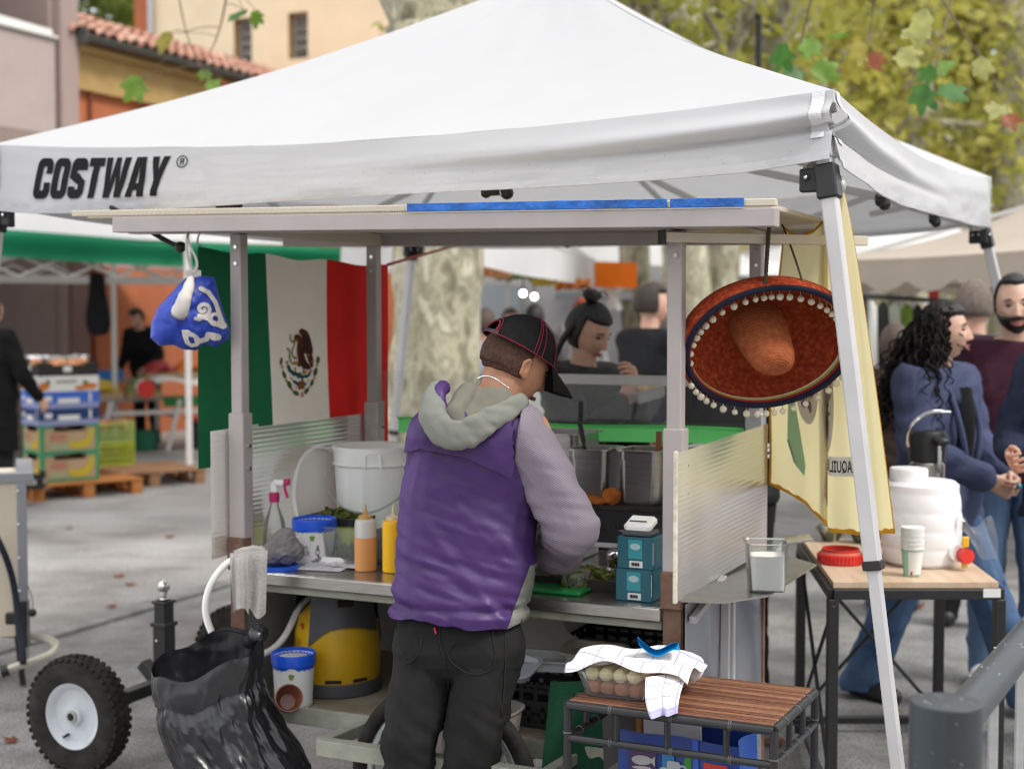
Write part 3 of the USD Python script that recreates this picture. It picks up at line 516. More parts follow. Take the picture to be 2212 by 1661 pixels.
for a, b in ((cFL, cFR), (cFR, cBR), (cBR, cBL), (cBL, cFL)):
    lo, hi = A(0, 0, .035), A(0, 0, .20); q = [a + (b - a) * k / 6 for k in range(7)]; a2 = unit(tc - (a + b) / 2) * A(1, 1, 0) * .06; bars = []
    for i, (s0, s1) in enumerate((((0, lo), (1, hi)), ((1, hi), (2, lo)), ((2, lo), (3, hi)), ((3, hi), (4, lo)), ((4, lo), (5, hi)), ((5, hi), (6, lo)))):
        bars.append(beam(q[s0[0]] + s0[1] + a2, q[s1[0]] + s1[1] + a2, .013, .026))
    for s0, s1 in (((0, hi), (1, lo + A(0, 0, .08))), ((5, lo + A(0, 0, .08)), (6, hi))): bars.append(beam(q[s0[0]] + s0[1] + a2 * 1.3, q[s1[0]] + s1[1] + a2 * 1.3, .013, .026))
    part(tent, 'truss_bar', cat(bars), M['alu'], world=True)
    for k in (2, 4):
        c = q[k] + lo + a2; e = unit(b - a); w = cat([xf(box(.075, .035, .035, .006), frame(e, (0, 0, 1))[:, [2, 1, 0]] if False else np.stack([e, np.cross(A(0, 0, 1), e), A(0, 0, 1)], 1), c - A(0, 0, .008)), ball(c + e * .035 - A(0, 0, .02), .02, 1), ball(c - e * .035 - A(0, 0, .016), .017, 1)])
        part(tent, 'truss_joint', w, M['black_plastic'], world=True)
    m_ = (a + b) / 2; part(tent, 'rafter', cat([beam(m_ + A(0, 0, .18), tc * A(1, 1, 0) + A(0, 0, 2.5), .013, .026), beam(q[2] + lo + a2, tc * A(1, 1, 0) + A(0, 0, 2.35), .013, .026)]), M['alu'], world=True)
for c in (cFR, cFL, cBR, cBL): part(tent, 'rafter', beam(c + A(0, 0, .16), APEX - A(0, 0, .12), .016, .028), M['alu'], world=True)
part(tent, 'centre_post', cat([tube([tc * A(1, 1, 0) + A(0, 0, 2.3), APEX - A(0, 0, .04)], .02, 10), ball(APEX - A(0, 0, .06), .05, 2)]), M['alu'], world=True)
for px, h, l in ((1100, .99, .055), (1045, .99, .02)):
    u = .675 + (px - 1068) / 2600; p = VAL(np.array([u]), np.array([h]))[0]; part(tent, 'loose_thread', tube(spline([p, p + A(.003, -.004, -l * .5), p + A(-.001, -.004, -l)], 8), .0011, 4), M['white_fabric'], world=True)
drp = []
for _ in range(130):
    u, h = rng.uniform(.25, .99), rng.uniform(.35, .97); p = VAL(np.array([u]), np.array([h]), .001)[0]; r_ = rng.uniform(.0010, .0022); drp.append(ball(p, r_, 0, (1, .7, 1.1)))
WATER = mk('water_drop', (.95, .97, 1), .02, trans=.9, extra={"ior": 1.33})
part(tent, 'rain_drops', cat(drp), WATER, world=True, kind='stuff', smooth=True)

# ================================================================ the food cart
FLp, FRp = A(-.832, 4.316, 0), A(.434, 3.734, 0); CW, CD = 1.394, .81
cart = thing('food_cart', 'wheeled taco cart with aluminium posts, cream roof and steel counter', 'food cart', FLp, ANG)
def CL(a, b, z=0): return FLp + U * a + V * b + A(0, 0, z)            # cart coordinates -> world
def CI(p): d = np.asarray(p) - FLp; return A(np.dot(d, U), np.dot(d, V), p[2])
def Cpx(px, py, b):                                                   # photo pixel on the cart's plane b = const -> (a, z)
    d = W(px, py, 1.) - A(0, 0, H); t = (np.dot(FLp + V * b - A(0, 0, H), V)) / np.dot(d, V); q = CI(A(0, 0, H) + d * t); return q[0], q[2]
RC = rotz(ANG)
ROOFZ = 1.845
for a, b in ((0, 0), (CW, 0), (0, CD), (CW, CD)):
    ps = part(cart, 'post', box(.040, .040, ROOFZ - .84 - .017 * a, .003, (a, b, (ROOFZ + .84) / 2 - .017 * a / 2)), M['alu_warm'])
    part(ps, 'sleeve', cat([box(.056, .05, .46 if b == 0 else .34, .003, (a, b, 1.07 if b == 0 else 1.12))]), M['zinc'] if b else M['alu_warm'])
    part(ps, 'screw', cat([xf(cyl(A(0, -.004, 0), A(0, .004, 0), .006, 8), None, (a + .004, b - .022, z)) for z in (ROOFZ - .04, ROOFZ - .09)] + [xf(cyl(A(-.01, 0, 0), A(.01, 0, 0), .006, 8), None, (a + .026, b, z)) for z in (1.2, 1.13)]), M['chrome'])
    part(cart, 'leg', cat([box(.05, .012, .50, .002, (a, b - .02, .60)), box(.012, .05, .50, .002, (a - .02 if a == 0 else a + .02, b + .012, .60))]), M['rust'] if b == 0 else M['old_paint'])
    part(cart, 'leg_bracket', box(.06, .05, .10, .004, (a, b - .012, .87)), M['rust'])
wrm = lambda a0, a1, b0, b1, z0, z1, ch=.002: boxb([a0, b0, z0], [a1, b1, z1], ch)
def rpart(t, n_, m, mat, **k): m = m.copy(); v = np.array(m.vertices); v[:, 2] -= .017 * v[:, 0]; m.vertices = v; return part(t, n_, m, mat, **k)   # the roof hangs a little lower at its right end
rf = rpart(cart, 'roof', wrm(-.50, CW + .28, -.10, CD + .14, ROOFZ + .046, ROOFZ + .058), M['cream_panel'])
rpart(rf, 'front_beam', wrm(-.36, CW + .30, -.15, -.105, ROOFZ, ROOFZ + .045), M['alu_warm']); rpart(rf, 'rear_beam', wrm(-.40, CW + .25, CD + .02, CD + .06, ROOFZ, ROOFZ + .042), M['alu_warm'])
rpart(rf, 'front_beam', wrm(-.40, CW + .1, -.03, .012, ROOFZ + .002, ROOFZ + .044), M['alu_warm'])
for a in (.0, CW): rpart(rf, 'side_beam', wrm(a - .02, a + .022, .02, CD + .02, ROOFZ, ROOFZ + .043), M['cream_panel'])
sb = rpart(rf, 'side_beam', beam((CW - .02, -.06, ROOFZ - .020), (CW + .42, CD * .46, ROOFZ - .012), .028, .026), M['cream_panel']); e_ = unit(A(.54, CD * .55 + .06, 0))
rpart(sb, 'end_cap', beam(A(CW - .02, -.06, ROOFZ - .020) - e_ * .006, A(CW - .02, -.06, ROOFZ - .020) + e_ * .004, .037, .037), M['black_plastic'])
tape = mk('blue_tape', (.01, .11, .42), .45, vary=.35, vs=22, bump=.5, bs=50); a0 = Cpx(880, 455, -.15)[0]; a1 = Cpx(1720, 455, -.15)[0]
lath = rpart(rf, 'front_lath', cat([wrm(-.52, CW + .30, -.148, -.125, ROOFZ + .05, ROOFZ + .068)] + [wrm(x, x + .003, -.1495, -.147, ROOFZ + .051, ROOFZ + .067, 0) for x in np.arange(-.5, a0, .0165)]), M['cream_panel'])
for i in range(3):
    x0 = a0 + (a1 - a0 - .13) * (0, .62, .80)[i]; x1 = a0 + (a1 - a0 - .13) * (.622, .79, 1)[i]
    m = xf(box(x1 - x0, .006, .022, .001), None, ((x0 + x1) / 2, -.151, ROOFZ + .060)); rpart(rf, 'blue_tape', wob(sub(m, 6), .0022, 30, i), tape)
# counter, decks, frame
CZ = .82
ct = part(cart, 'counter', cat([wrm(.06, CW - .03, -.02, CD - .02, CZ - .012, CZ, .002), wrm(.06, CW - .03, -.035, -.02, CZ - .036, CZ, .003)]), M['steel'])
part(cart, 'counter_rail', cat([wrm(.03, CW - .03, -.02, .02, CZ - .06, CZ - .037), wrm(.03, CW - .03, CD - .06, CD - .02, CZ - .06, CZ - .014)]), M['old_paint'])
DZ = .42
part(cart, 'lower_deck', wrm(-.02, CW + .02, -.02, CD + .02, DZ - .02, DZ), mk('dirty_deck', (.16, .13, .09), .7, c2=(.27, .23, .17), vs=10))
part(cart, 'deck_rail', cat([wrm(-.03, CW + .03, -.035, -.02, DZ - .05, DZ + .004), wrm(-.03, CW + .03, CD + .021, CD + .035, DZ - .05, DZ + .004)]), M['old_paint'])
part(cart, 'fender_frame', cat([xf(beam((.45, -.27, .40), (1.30, -.27, .40), .04, .045), None, None), beam((.45, -.26, .40), (.45, -.03, .39), .035, .035), beam((1.28, -.26, .40), (1.28, -.03, .39), .035, .035), beam((1.12, -.26, .40), (1.12, -.03, .39), .03, .03)]), M['old_paint'])
part(cart, 'back_board', wrm(.02, CW - .02, CD - .10, CD - .09, DZ + .002, CZ - .062), M['white_panel'])
part(cart, 'side_board', wrm(-.012, -.002, .04, CD - .11, DZ + .002, CZ - .02), mk('grey_board', (.32, .31, .30), .6, vary=.1, vs=4))
def wheel(parent, c, R, spokes=28):                                   # bicycle wheel, axle along the cart's depth
    a = np.linspace(0, 2 * PI, 49)[:-1]; tor = lambda R_, r_, sq=1.0: loft([[(math.cos(t) * (R_ + r_ * math.cos(b)), r_ * sq * math.sin(b), math.sin(t) * (R_ + r_ * math.cos(b))) for b in np.linspace(0, 2 * PI, 11)[:-1]] for t in np.r_[a, 0]], caps=False)
    w = part(parent, 'wheel', xf(tor(R - .024, .024), None, c), M['black_rubber'], smooth=True)
    part(w, 'rim', xf(tor(R - .056, .013, .8), None, c), M['zinc'], smooth=True)
    part(w, 'hub', xf(cat([cyl(A(0, -.045, 0), A(0, .045, 0), .012, 12), cyl(A(0, -.03, 0), A(0, -.026, 0), .028, 16), cyl(A(0, .026, 0), A(0, .03, 0), .028, 16)]), None, c), M['zinc'])
    part(w, 'spokes', xf(cat([tube([A(.025 * math.cos(t + .4 * (-1) ** i), .028 * (-1) ** i, .025 * math.sin(t + .4 * (-1) ** i)), A(math.cos(t) * (R - .065), 0, math.sin(t) * (R - .065))], .0016, 4) for i, t in enumerate(np.arange(spokes) / spokes * 2 * PI)]), None, c), M['zinc'])
wheel(cart, A(.765, -.13, .29), .29); wheel(cart, A(.765, CD + .12, .29), .29)
part(cart, 'axle', cyl(A(.765, -.26, .29), A(.765, CD + .2, .29), .012, 10), M['rust'])
part(cart, 'stand_leg', cat([tube([A(.13, -.05, .37), A(.24, -.13, .012)], .017, 8), tube([A(CW - .1, .1, .38), A(CW - .02, -.02, .012)], .016, 8)]), M['black_plastic'])
# corrugated clear panels, acrylic screen, lime band
def corr(u0, u1, z0, z1, at, n=26, d=.0004):
    def fn(u, v): z = z0 + (z1 - z0) * v; return at(u0 + (u1 - u0) * u, z, d * np.sin(v * 2 * PI * n))
    return grid(fn, 12, n * 8)
cor_m = pane('corrugated_plastic', (.97, .965, .94), .64, .12, haze=(.68, .66, .60))
part(cart, 'corrugated_panel', corr(-.09, CD + .02, .865, 1.246, lambda b, z, d: np.stack([-.035 + d + 0 * b, b, z], -1)), cor_m, smooth=True)
part(cart, 'corrugated_panel', corr(-.09, .16, .86, 1.25, lambda b, z, d: np.stack([-.046 + d + 0 * b, b, z + .02 * b], -1), 30, .0004), cor_m, smooth=True)
part(cart, 'corrugated_panel', corr(-.10, CD - .12, .855, 1.245, lambda b, z, d: np.stack([CW + .036 + d + .05 * b + 0 * b, b, z + .03 * b], -1), 30, .0003), pane('dull_plastic', (.98, .975, .965), .68, .2, haze=(.68, .67, .65)), smooth=True)
part(cart, 'panel_edge', cat([wrm(CW + .032, CW + .042, -.118, -.104, .855, 1.25)]), mk('yellowed_edge', (.56, .52, .42), .5, vary=.25, vs=40))
part(cart, 'screen', wrm(-.04, CW + .02, CD + .04, CD + .045, 1.235, 1.40, 0), pane('acrylic', (.97, .98, .97), .975, .03, haze=(.6, .6, .6)))
part(cart, 'screen_rail', wrm(.50, CW - .02, CD + .03, CD + .05, 1.366, 1.40), M['alu'])
lime = mk('lime_film', (.22, .98, .28), .45, vary=.08, vs=9, tl=.5, extra={"emission_strength": 0.0})
part(cart, 'lime_band', grid(lambda u, v: np.stack([.10 + 1.26 * u, CD - .005 + .006 * np.sin(u * 14) * v - .02 * (v < .01), 1.24 - .058 * v + .004 * np.sin(u * 9)], -1), 50, 8), lime, smooth=True)
part(cart, 'lime_band', grid(lambda u, v: np.stack([CW + .005 - .01 * v, .25 + (CD - .28) * u, 1.215 - .03 * v - .03 * u], -1), 20, 4), lime, smooth=True)
# side shelf and the folded steel sheet under it
SHZ = .86
p_ = [CI(G(*q, SHZ))[:2] for q in ((1470, 1296), (1560, 1300), (1660, 1285), (1765, 1218), (1690, 1195), (1600, 1205))]
part(cart, 'side_shelf', xf(trimesh.creation.extrude_polygon(Polygon(p_).convex_hull, .004, engine='earcut'), None, (0, 0, SHZ - .005)), M['steel'])
sh_m = mk('dull_sheet', (.52, .52, .54), .22, metal=.85, vary=.15, vs=3)
a0, a1 = CW + .035, CW + .055
part(cart, 'side_sheet', grid(lambda u, v: np.stack([a0 + .012 * np.sin(u * 9) * v + .035 * u, -.02 + .66 * u, .835 - .60 * v + 0 * u], -1), 30, 14), sh_m, smooth=True)
part(cart, 'sheet_post', cat([wrm(CW + .05, CW + .075, .26, .275, .22, .84), wrm(CW + .05, CW + .072, .32, .342, .22, .84)]), M['alu'])
part(cart, 'sheet_edge', wrm(CW + .06, CW + .078, .63, .65, .20, .85), M['rust'])
part(cart, 'brace', beam((CW + .05, .0, .79), (CW + .06, .26, .86), .02, .02), M['alu'])
# ================================================================ hanging things: flag, mask, hat, banner
gf, wf_, rf_ = mk('flag_green', (.012, .13, .05), .75, vary=.08, vs=6, tl=.15, bump=.15, bs=300, bd=.002), mk('flag_white', (.80, .75, .67), .75, vary=.04, vs=6, tl=.15, bump=.15, bs=300, bd=.002), mk('flag_red', (.62, .022, .018), .75, vary=.08, vs=6, tl=.15, bump=.15, bs=300, bd=.002)
fn_ = unit(A(.80, -.528, 0)); TLf, TRf = A(-.9936, 4.45, 1.809), A(-.466, 5.25, 1.781)
def FLAG(s, t, o=0.0):
    s, t = np.broadcast_arrays(np.asarray(s, float), np.asarray(t, float)); p = TLf + np.multiply.outer(s, TRf - TLf)
    p = p - np.multiply.outer(t * (.70 - .03 * s) + .012 * np.sin(s * PI * 3) ** 2 * (1 - t) - .004, A(0, 0, 1)) + np.multiply.outer(.022 * t * (s - .1), unit(TRf - TLf)) * 1.0
    w = .014 * np.sin(s * 17 + t * 1.3) * (.35 + .65 * t) + .012 * np.sin(s * 7 - t * 2 + 1) + .010 * np.exp(-((s - .13 - t * .12) / .02) ** 2) * t
    return p + np.multiply.outer(w + o, fn_)
flag = thing('flag', 'green white and red flag with an eagle emblem hanging at the left of the cart', 'flag', (TLf + TRf) / 2 - A(0, 0, .7))
for nme, a, b, m_ in (('green_band', 0, .335, gf), ('white_band', .335, .665, wf_), ('red_band', .665, 1, rf_)):
    part(flag, nme, grid(lambda u, v: FLAG(a + (b - a) * u, v), 28, 40), m_, world=True, smooth=True)
def fl(q): return FLAG(.335 + (q[:, 0] - 255 - (q[:, 1] - 900) * .07) / 1010 * .33, ((1180 + q[:, 1] / 4.37) / 1.736 - 560) / 437 * .97, .0025)
def fl2(q): return fl(q) + fn_ * .0015
pl = lambda *a: Polygon(a).buffer(0); ln = lambda w, *a: LineString(a).buffer(w / 2)
def ell(x, y, a, b, r=0): return affinity.rotate(affinity.scale(Point(x, y).buffer(1), a, b), r)
em = lambda n, c: mk('print_' + n, c, .75)
brown, dbrown, gold, teal, leafg, rockc, pinkr, snake = em('brown', (.10, .028, .012)), em('dark_brown', (.045, .014, .008)), em('gold', (.36, .20, .02)), em('teal', (.012, .085, .095)), em('leaf_green', (.075, .12, .025)), em('rock', (.22, .075, .025)), em('pink', (.48, .12, .10)), em('snake', (.20, .24, .14))
body = pl((705, 330), (740, 288), (800, 292), (880, 340), (930, 420), (970, 540), (1000, 650), (1005, 735), (900, 735), (830, 710), (835, 790), (900, 880), (970, 960), (980, 1000), (900, 1012), (880, 980), (830, 1010), (800, 960), (760, 920), (740, 950), (690, 930), (690, 880), (705, 850), (700, 780), (680, 740), (670, 640), (685, 520), (660, 470), (620, 470), (612, 430), (640, 388), (700, 385), (750, 420), (780, 460), (765, 400), (722, 370)).buffer(4)
tail = unary_union([ln(9, (880 + i * 15, 735), (930 + i * 14, 860), (985 + i * 5, 975)) for i in range(8)])
emb = [('eagle', body.union(tail), brown, fl), ('eagle_wing', pl((770, 380), (860, 400), (930, 520), (985, 700), (900, 720), (820, 640), (790, 520)).union(pl((730, 620), (790, 600), (820, 720), (880, 880), (960, 985), (850, 990), (760, 860))), dbrown, fl2),
       ('beak', unary_union([pl((562, 510), (600, 470), (660, 480), (622, 560), (600, 552)), ell(630, 790, 45, 24, 20), ell(645, 882, 52, 34), ell(838, 1045, 55, 34), ell(492, 645, 24, 18, 45)]), gold, fl2),
       ('snake', unary_union([ln(22, (545, 395), (538, 460), (560, 520)), ln(26, (622, 570), (578, 670), (585, 770), (630, 800)), ln(30, (505, 650), (545, 710), (528, 780), (555, 850), (600, 900))]), snake, fl),
       ('cactus', unary_union([ln(58, (515, 940), (540, 1010), (610, 1060)), ell(630, 1065, 60, 40), ell(725, 1095, 65, 50), ell(800, 1125, 45, 35), ell(880, 1120, 55, 32), ln(52, (900, 1130), (950, 1105), (960, 1070)), ln(40, (805, 1120), (805, 1230)), pl((590, 1170), (640, 1180), (715, 1220), (715, 1290), (660, 1250), (620, 1225)), pl((850, 1240), (930, 1225), (890, 1260), (895, 1290), (850, 1290))]), teal, fl),
       ('cactus_fruit', unary_union([ell(490, 880, 20, 32, 25), ell(637, 990, 18, 40), ell(985, 1035, 20, 28, -20), ell(565, 1150, 22, 14), ell(930, 1195, 20, 14), ell(655, 1305, 18, 12), pl((800, 1360), (845, 1490), (805, 1460), (765, 1495))]), pinkr, fl2),
       ('rock', sbox(705, 1195, 852, 1340).buffer(-20).buffer(20), rockc, fl2),
       ('wreath', unary_union([ell(398, 860, 20, 62, 8), ell(452, 1090, 28, 68, -20), ell(545, 1262, 36, 74, -25), ell(672, 1402, 70, 40, 25), ell(905, 1380, 62, 46, -40), ell(1015, 1250, 34, 58, 15), ell(1073, 1068, 38, 72, 8), ell(1108, 860, 32, 66, 0), ln(10, (398, 860), (430, 1030), (500, 1200), (600, 1350), (720, 1430)), ln(10, (1108, 860), (1080, 1080), (1010, 1260), (900, 1400), (860, 1430))]), leafg, fl),
       ('wreath_berry', unary_union([ell(x, y, 22, 17) for x, y in ((412, 960), (485, 1190), (590, 1345), (1095, 950), (1062, 1178), (968, 1318))]), gold, fl2)]
for n_, p, m_, f_ in emb: part(flag, n_, decal(p.simplify(1.5), 26, f_), m_, world=True, smooth=True)
cord_m = mk('red_cord', (.28, .04, .03), .7); part(flag, 'cord', tube(spline([FLAG(np.array(1.), np.array(0.)), W(880, 560, 5.6), W(940, 543, 6.2), W(1005, 524, 7.0)], 16), .006, 6), cord_m, world=True)
part(flag, 'tie', tube(spline([FLAG(np.array(0.02), np.array(0.)), W(428, 512, 4.4), W(440, 492, 4.4)], 8), .003, 5), M['white_fabric'], world=True)

# the blue wrestling mask
mkb = mk('shiny_blue_cloth', (.018, .055, .42), .38, c2=(.012, .03, .25), vs=9, bump=.3, bs=25)
mkw = mk('mask_white', (.55, .52, .48), .6)
DM = 4.25; mo, mx_, my_ = W(410, 670, DM), unit(A(.93, .30, 0)) * DM / F, A(0, 0, -DM / F)
Pm = planar(mo, mx_ * 1.03, my_, unit(A(.30, -.93, 0)))
mask_p = pl((-6, -66), (22, -72), (50, -68), (58, -30), (72, 20), (80, 46), (76, 62), (52, 78), (30, 70), (10, 84), (-14, 82), (-34, 72), (-62, 74), (-78, 58), (-76, 30), (-64, -2), (-40, -30), (-24, -48)).buffer(6).buffer(-3)
mb = mask_p.boundary; dmx = 46.
def mh(q): d = shapely.distance(shapely.points(q), mb); return .055 * (np.minimum(d, dmx) / dmx) ** .5 * (1 + .35 * (meshkit.fbm(np.c_[q / 16., np.zeros(len(q))], 3) - .5))
def mask3(x, y, h): q = np.c_[x, y]; hh = np.where(h >= 0, 1, -1) * mh(q) * (np.abs(h) > 1e-9); return Pm(x, y, hh)
msk = thing('wrestling_mask', 'blue cloth wrestling mask with white scrolls hanging by a cord', 'mask', mo - A(0, 0, .12))
part(msk, 'cloth', inflate(mask_p, 1.0, 5, mask3), mkb, world=True, smooth=True)
def on_mask(q): return Pm(q[:, 0], q[:, 1], mh(q) + .004)
spiral = LineString([(24 + r * math.cos(t), -2 + r * .95 * math.sin(t)) for t, r in zip(np.linspace(.2, 8.4, 40), np.linspace(3, 17, 40))]).buffer(4.2)
pat = [unary_union([spiral, LineString([(20, -46), (36, -38), (50, -18), (58, 6), (66, 30), (70, 34)]).buffer(5), LineString([(22, 14), (34, 18), (42, 26), (52, 30), (66, 36)]).buffer(5), ell(48, 20, 13, 15).difference(ell(49, 19, 6, 7)), LineString([(8, 18), (16, 20), (22, 14)]).buffer(4)]),
       unary_union([pl((-20, 42), (-8, 42), (12, 54), (22, 66), (14, 78), (0, 80), (-12, 72), (-18, 56)).difference(pl((-6, 56), (4, 58), (8, 70), (0, 72), (-6, 64))), LineString([(20, 66), (32, 62), (34, 52), (46, 54), (56, 60)]).buffer(5.5), ell(50, 58, 12, 8)])]
for p in pat: part(msk, 'scroll', decal(p.intersection(mask_p.buffer(-2)), 4, on_mask), mkw, world=True, smooth=True)
part(msk, 'white_sleeve', wob(tube(spline([Pm(np.array(0.), np.array(-66.), .04)[()], Pm(np.array(-10.), np.array(-40.), .075)[()], Pm(np.array(-22.), np.array(-5.), .075)[()], Pm(np.array(-24.), np.array(6.), .06)[()]], 14), np.linspace(.010, .027, 14), 12), .006, 40), mkw, world=True, smooth=True)
part(msk, 'hang_tag', xf(box(.045, .006, .022, .001), np.stack([unit(mx_), unit(np.cross(A(0, 0, 1), mx_)), A(0, 0, 1)], 1), W(418, 592, DM)), mkw, world=True)
part(msk, 'cord', cat([tube(spline([W(418, 592, DM), W(424, 560, DM), W(408, 525, DM), W(412, 494, DM)], 12), .004, 6), tube(spline([W(418, 592, DM), W(404, 550, DM), W(405, 510, DM), W(410, 494, DM)], 12), .004, 6)]), mkw, world=True)
st_ = thing('bungee_strap', 'black rubber strap with a knob hooked under the canopy at left', 'strap', W(390, 535, 4.4))
part(st_, 'strap', tube(spline([W(240, 448, 4.75), W(300, 485, 4.6), W(352, 516, 4.5), W(388, 533, 4.4)], 20), .008, 8), M['black_rubber'], world=True)
part(st_, 'knob', cat([ball(W(390, 534, 4.4), .018, 2), ball(W(284, 476, 4.63), .011, 1)]), M['black_plastic'], world=True)

# the sombrero
DH = 3.88; hc = W(1636, 722, DH); ax = unit(A(.16, -.86, -.30)); HX = unit(np.cross(ax, A(0, 0, 1))) * -1; HX = unit(A(.96, .16, .16) - ax * np.dot(A(.96, .16, .16), ax)); HY = np.cross(ax, HX); HY = HY if HY[2] > 0 else -HY
straw = usdkit.material(stage, '/World/Looks/red_straw', {"t": ("texture_coordinate", {}), "n": ("noise_texture", {"scale": 75.0, "detail": 3.0}), "m": ("noise_texture", {"scale": 240.0, "detail": 2.0}),
    "r": ("rgb_ramp", {"ramp": [(.3, (.19, .024, .010)), (.55, (.30, .045, .015)), (.75, (.42, .095, .03))]}), "b": ("bump", {"strength": .5, "distance": .003}), "p": ("principled_bsdf", {"roughness": .95, "specular_ior_level": .15})},
    [("t.object", "n.vector"), ("t.object", "m.vector"), ("n.fac", "r.fac"), ("r.color", "p.base_color"), ("m.fac", "b.height"), ("b.normal", "p.normal")], surface="p.BSDF")
straw2 = mk('orange_straw', (.24, .055, .020), .95, c2=(.34, .105, .038), vs=60, bump=.6, bs=160, bd=.003)
hat = thing('sombrero', 'red straw sombrero with cream pompoms hanging from the cart roof', 'hat', hc)
def HP(r, z, t): sx, sy = 1.06, .87; w = 1 + .04 * np.cos(2 * t + .5); return hc + np.multiply.outer(r * np.cos(t) * sx * w, HX) + np.multiply.outer(r * np.sin(t) * sy * w, HY) + np.multiply.outer(z * (1 + .22 * np.sin(t + .5) * np.minimum(1, r / .15)), ax)
def hat_surf(prof, k=96, coil=0.0, n_per=9):
    pr = spline([(a, b, 0) for a, b in prof], len(prof) * n_per)[:, :2]; d = np.gradient(pr, axis=0); d /= np.linalg.norm(d, axis=1, keepdims=True); s = np.r_[0, np.cumsum(np.linalg.norm(np.diff(pr, axis=0), axis=1))]
    pr = pr + np.stack([-d[:, 1], d[:, 0]], 1) * (coil * np.abs(np.sin(s * PI / .0085)))[:, None]; t = np.linspace(0, 2 * PI, k + 1)[:-1]
    return loft([HP(np.full(k, r), np.full(k, z), t) for r, z in pr], caps=False)
brim_in = [(.060, .012), (.085, -.010), (.12, -.018), (.155, -.004), (.185, .030), (.203, .075), (.206, .105)]
brim_out = [(.206, .105), (.216, .100), (.222, .07), (.205, .02), (.172, -.022), (.125, -.042), (.06, -.035)]
part(hat, 'brim', hat_surf(brim_in, 96, .0022, 14), straw, world=True, smooth=True); part(hat, 'brim_underside', hat_surf(brim_out, 96, .003, 12), straw, world=True, smooth=True)
cr_ = cat([hat_surf([(.074, -.015), (.071, .03), (.064, .080), (.056, .118), (.046, .138), (.030, .149), (.012, .152), (.001, .1525)], 64, .0018, 14)]); cv = np.array(cr_.vertices); cv += np.multiply.outer(.026 - .46 * ((cv - hc) @ ax), HY); cr_.vertices = cv
part(hat, 'crown', cr_, straw2, world=True, smooth=True)
t = np.linspace(0, 2 * PI, 121)[:-1]; rim = lambda r, z: HP(np.full(len(t), r), np.full(len(t), z), t)
def loop(c, r, k=6): c = np.vstack([c, c[:1], c[1:2]]); return tube(c, r, k, caps=False)
navy = mk('navy_braid', (.012, .013, .03), .8, vary=.4, vs=200, bump=.5, bs=300)
part(hat, 'rim_band', loop(rim(.2095, .108), .0085), navy, world=True, smooth=True)
part(hat, 'rim_band', loop(rim(.2010, .099), .0045), mk('red_braid', (.22, .012, .02), .8), world=True, smooth=True); part(hat, 'rim_band', loop(rim(.1985, .089), .0042), mk('lime_braid', (.30, .30, .06), .8, bump=.5, bs=250), world=True, smooth=True)
wool = mk('cream_wool', (.62, .56, .42), .95, vary=.12, vs=60, bump=.7, bs=220, bd=.004)
part(hat, 'pompom_string', loop(rim(.1965, .081), .0028, 5), wool, world=True, smooth=True)
for k in range(46):
    tt = 2 * PI * (k + .3 * math.sin(k * 7.1)) / 46; p = HP(np.array(.1945), np.array(.080), np.array(tt)) if math.sin(tt) > -.25 else HP(np.array(.2125), np.array(.104), np.array(tt)); q = p + A(0, 0, -.021) + ax * .004
    part(hat, 'pompom', cat([wob(ball(q, .0090 * rng.uniform(.88, 1.12), 2), .0012, 160, k), cyl(p, q, .0012, 4)]), wool, world=True, smooth=True)
part(hat, 'tear', wob(decal(ell(0, 0, .030, .009, 10), .004, lambda q: HP(np.array(.0475), np.array(.128), np.array(4.55)) + np.multiply.outer(q[:, 0], HX) + np.multiply.outer(q[:, 1], HY) + ax * .012), .002, 200), mk('dark_tear', (.10, .008, .008), .9), world=True)
wire_m = mk('rusty_wire', (.06, .05, .035), .6)
top = HP(np.array(.214), np.array(.10), np.array(PI * .52))
hk1, hk2 = W(1664, 462, 3.80), W(1690, 486, 3.86)
part(hat, 'chain', cat([tube(spline([top, (top + hk1) / 2 + A(-.004, 0, -.006), hk1], 14), .0032, 6)] + [ball(top + (hk1 - top) * f, .0052, 1, (1, 1, 1.7)) for f in np.linspace(.05, .97, 18)]), wire_m, world=True)
top2 = HP(np.array(.216), np.array(.09), np.array(PI * .36)); part(hat, 'chain', cat([tube(spline([top2, (top2 + hk2) / 2 + A(.004, 0, -.004), hk2], 12), .003, 6)]), wire_m, world=True)

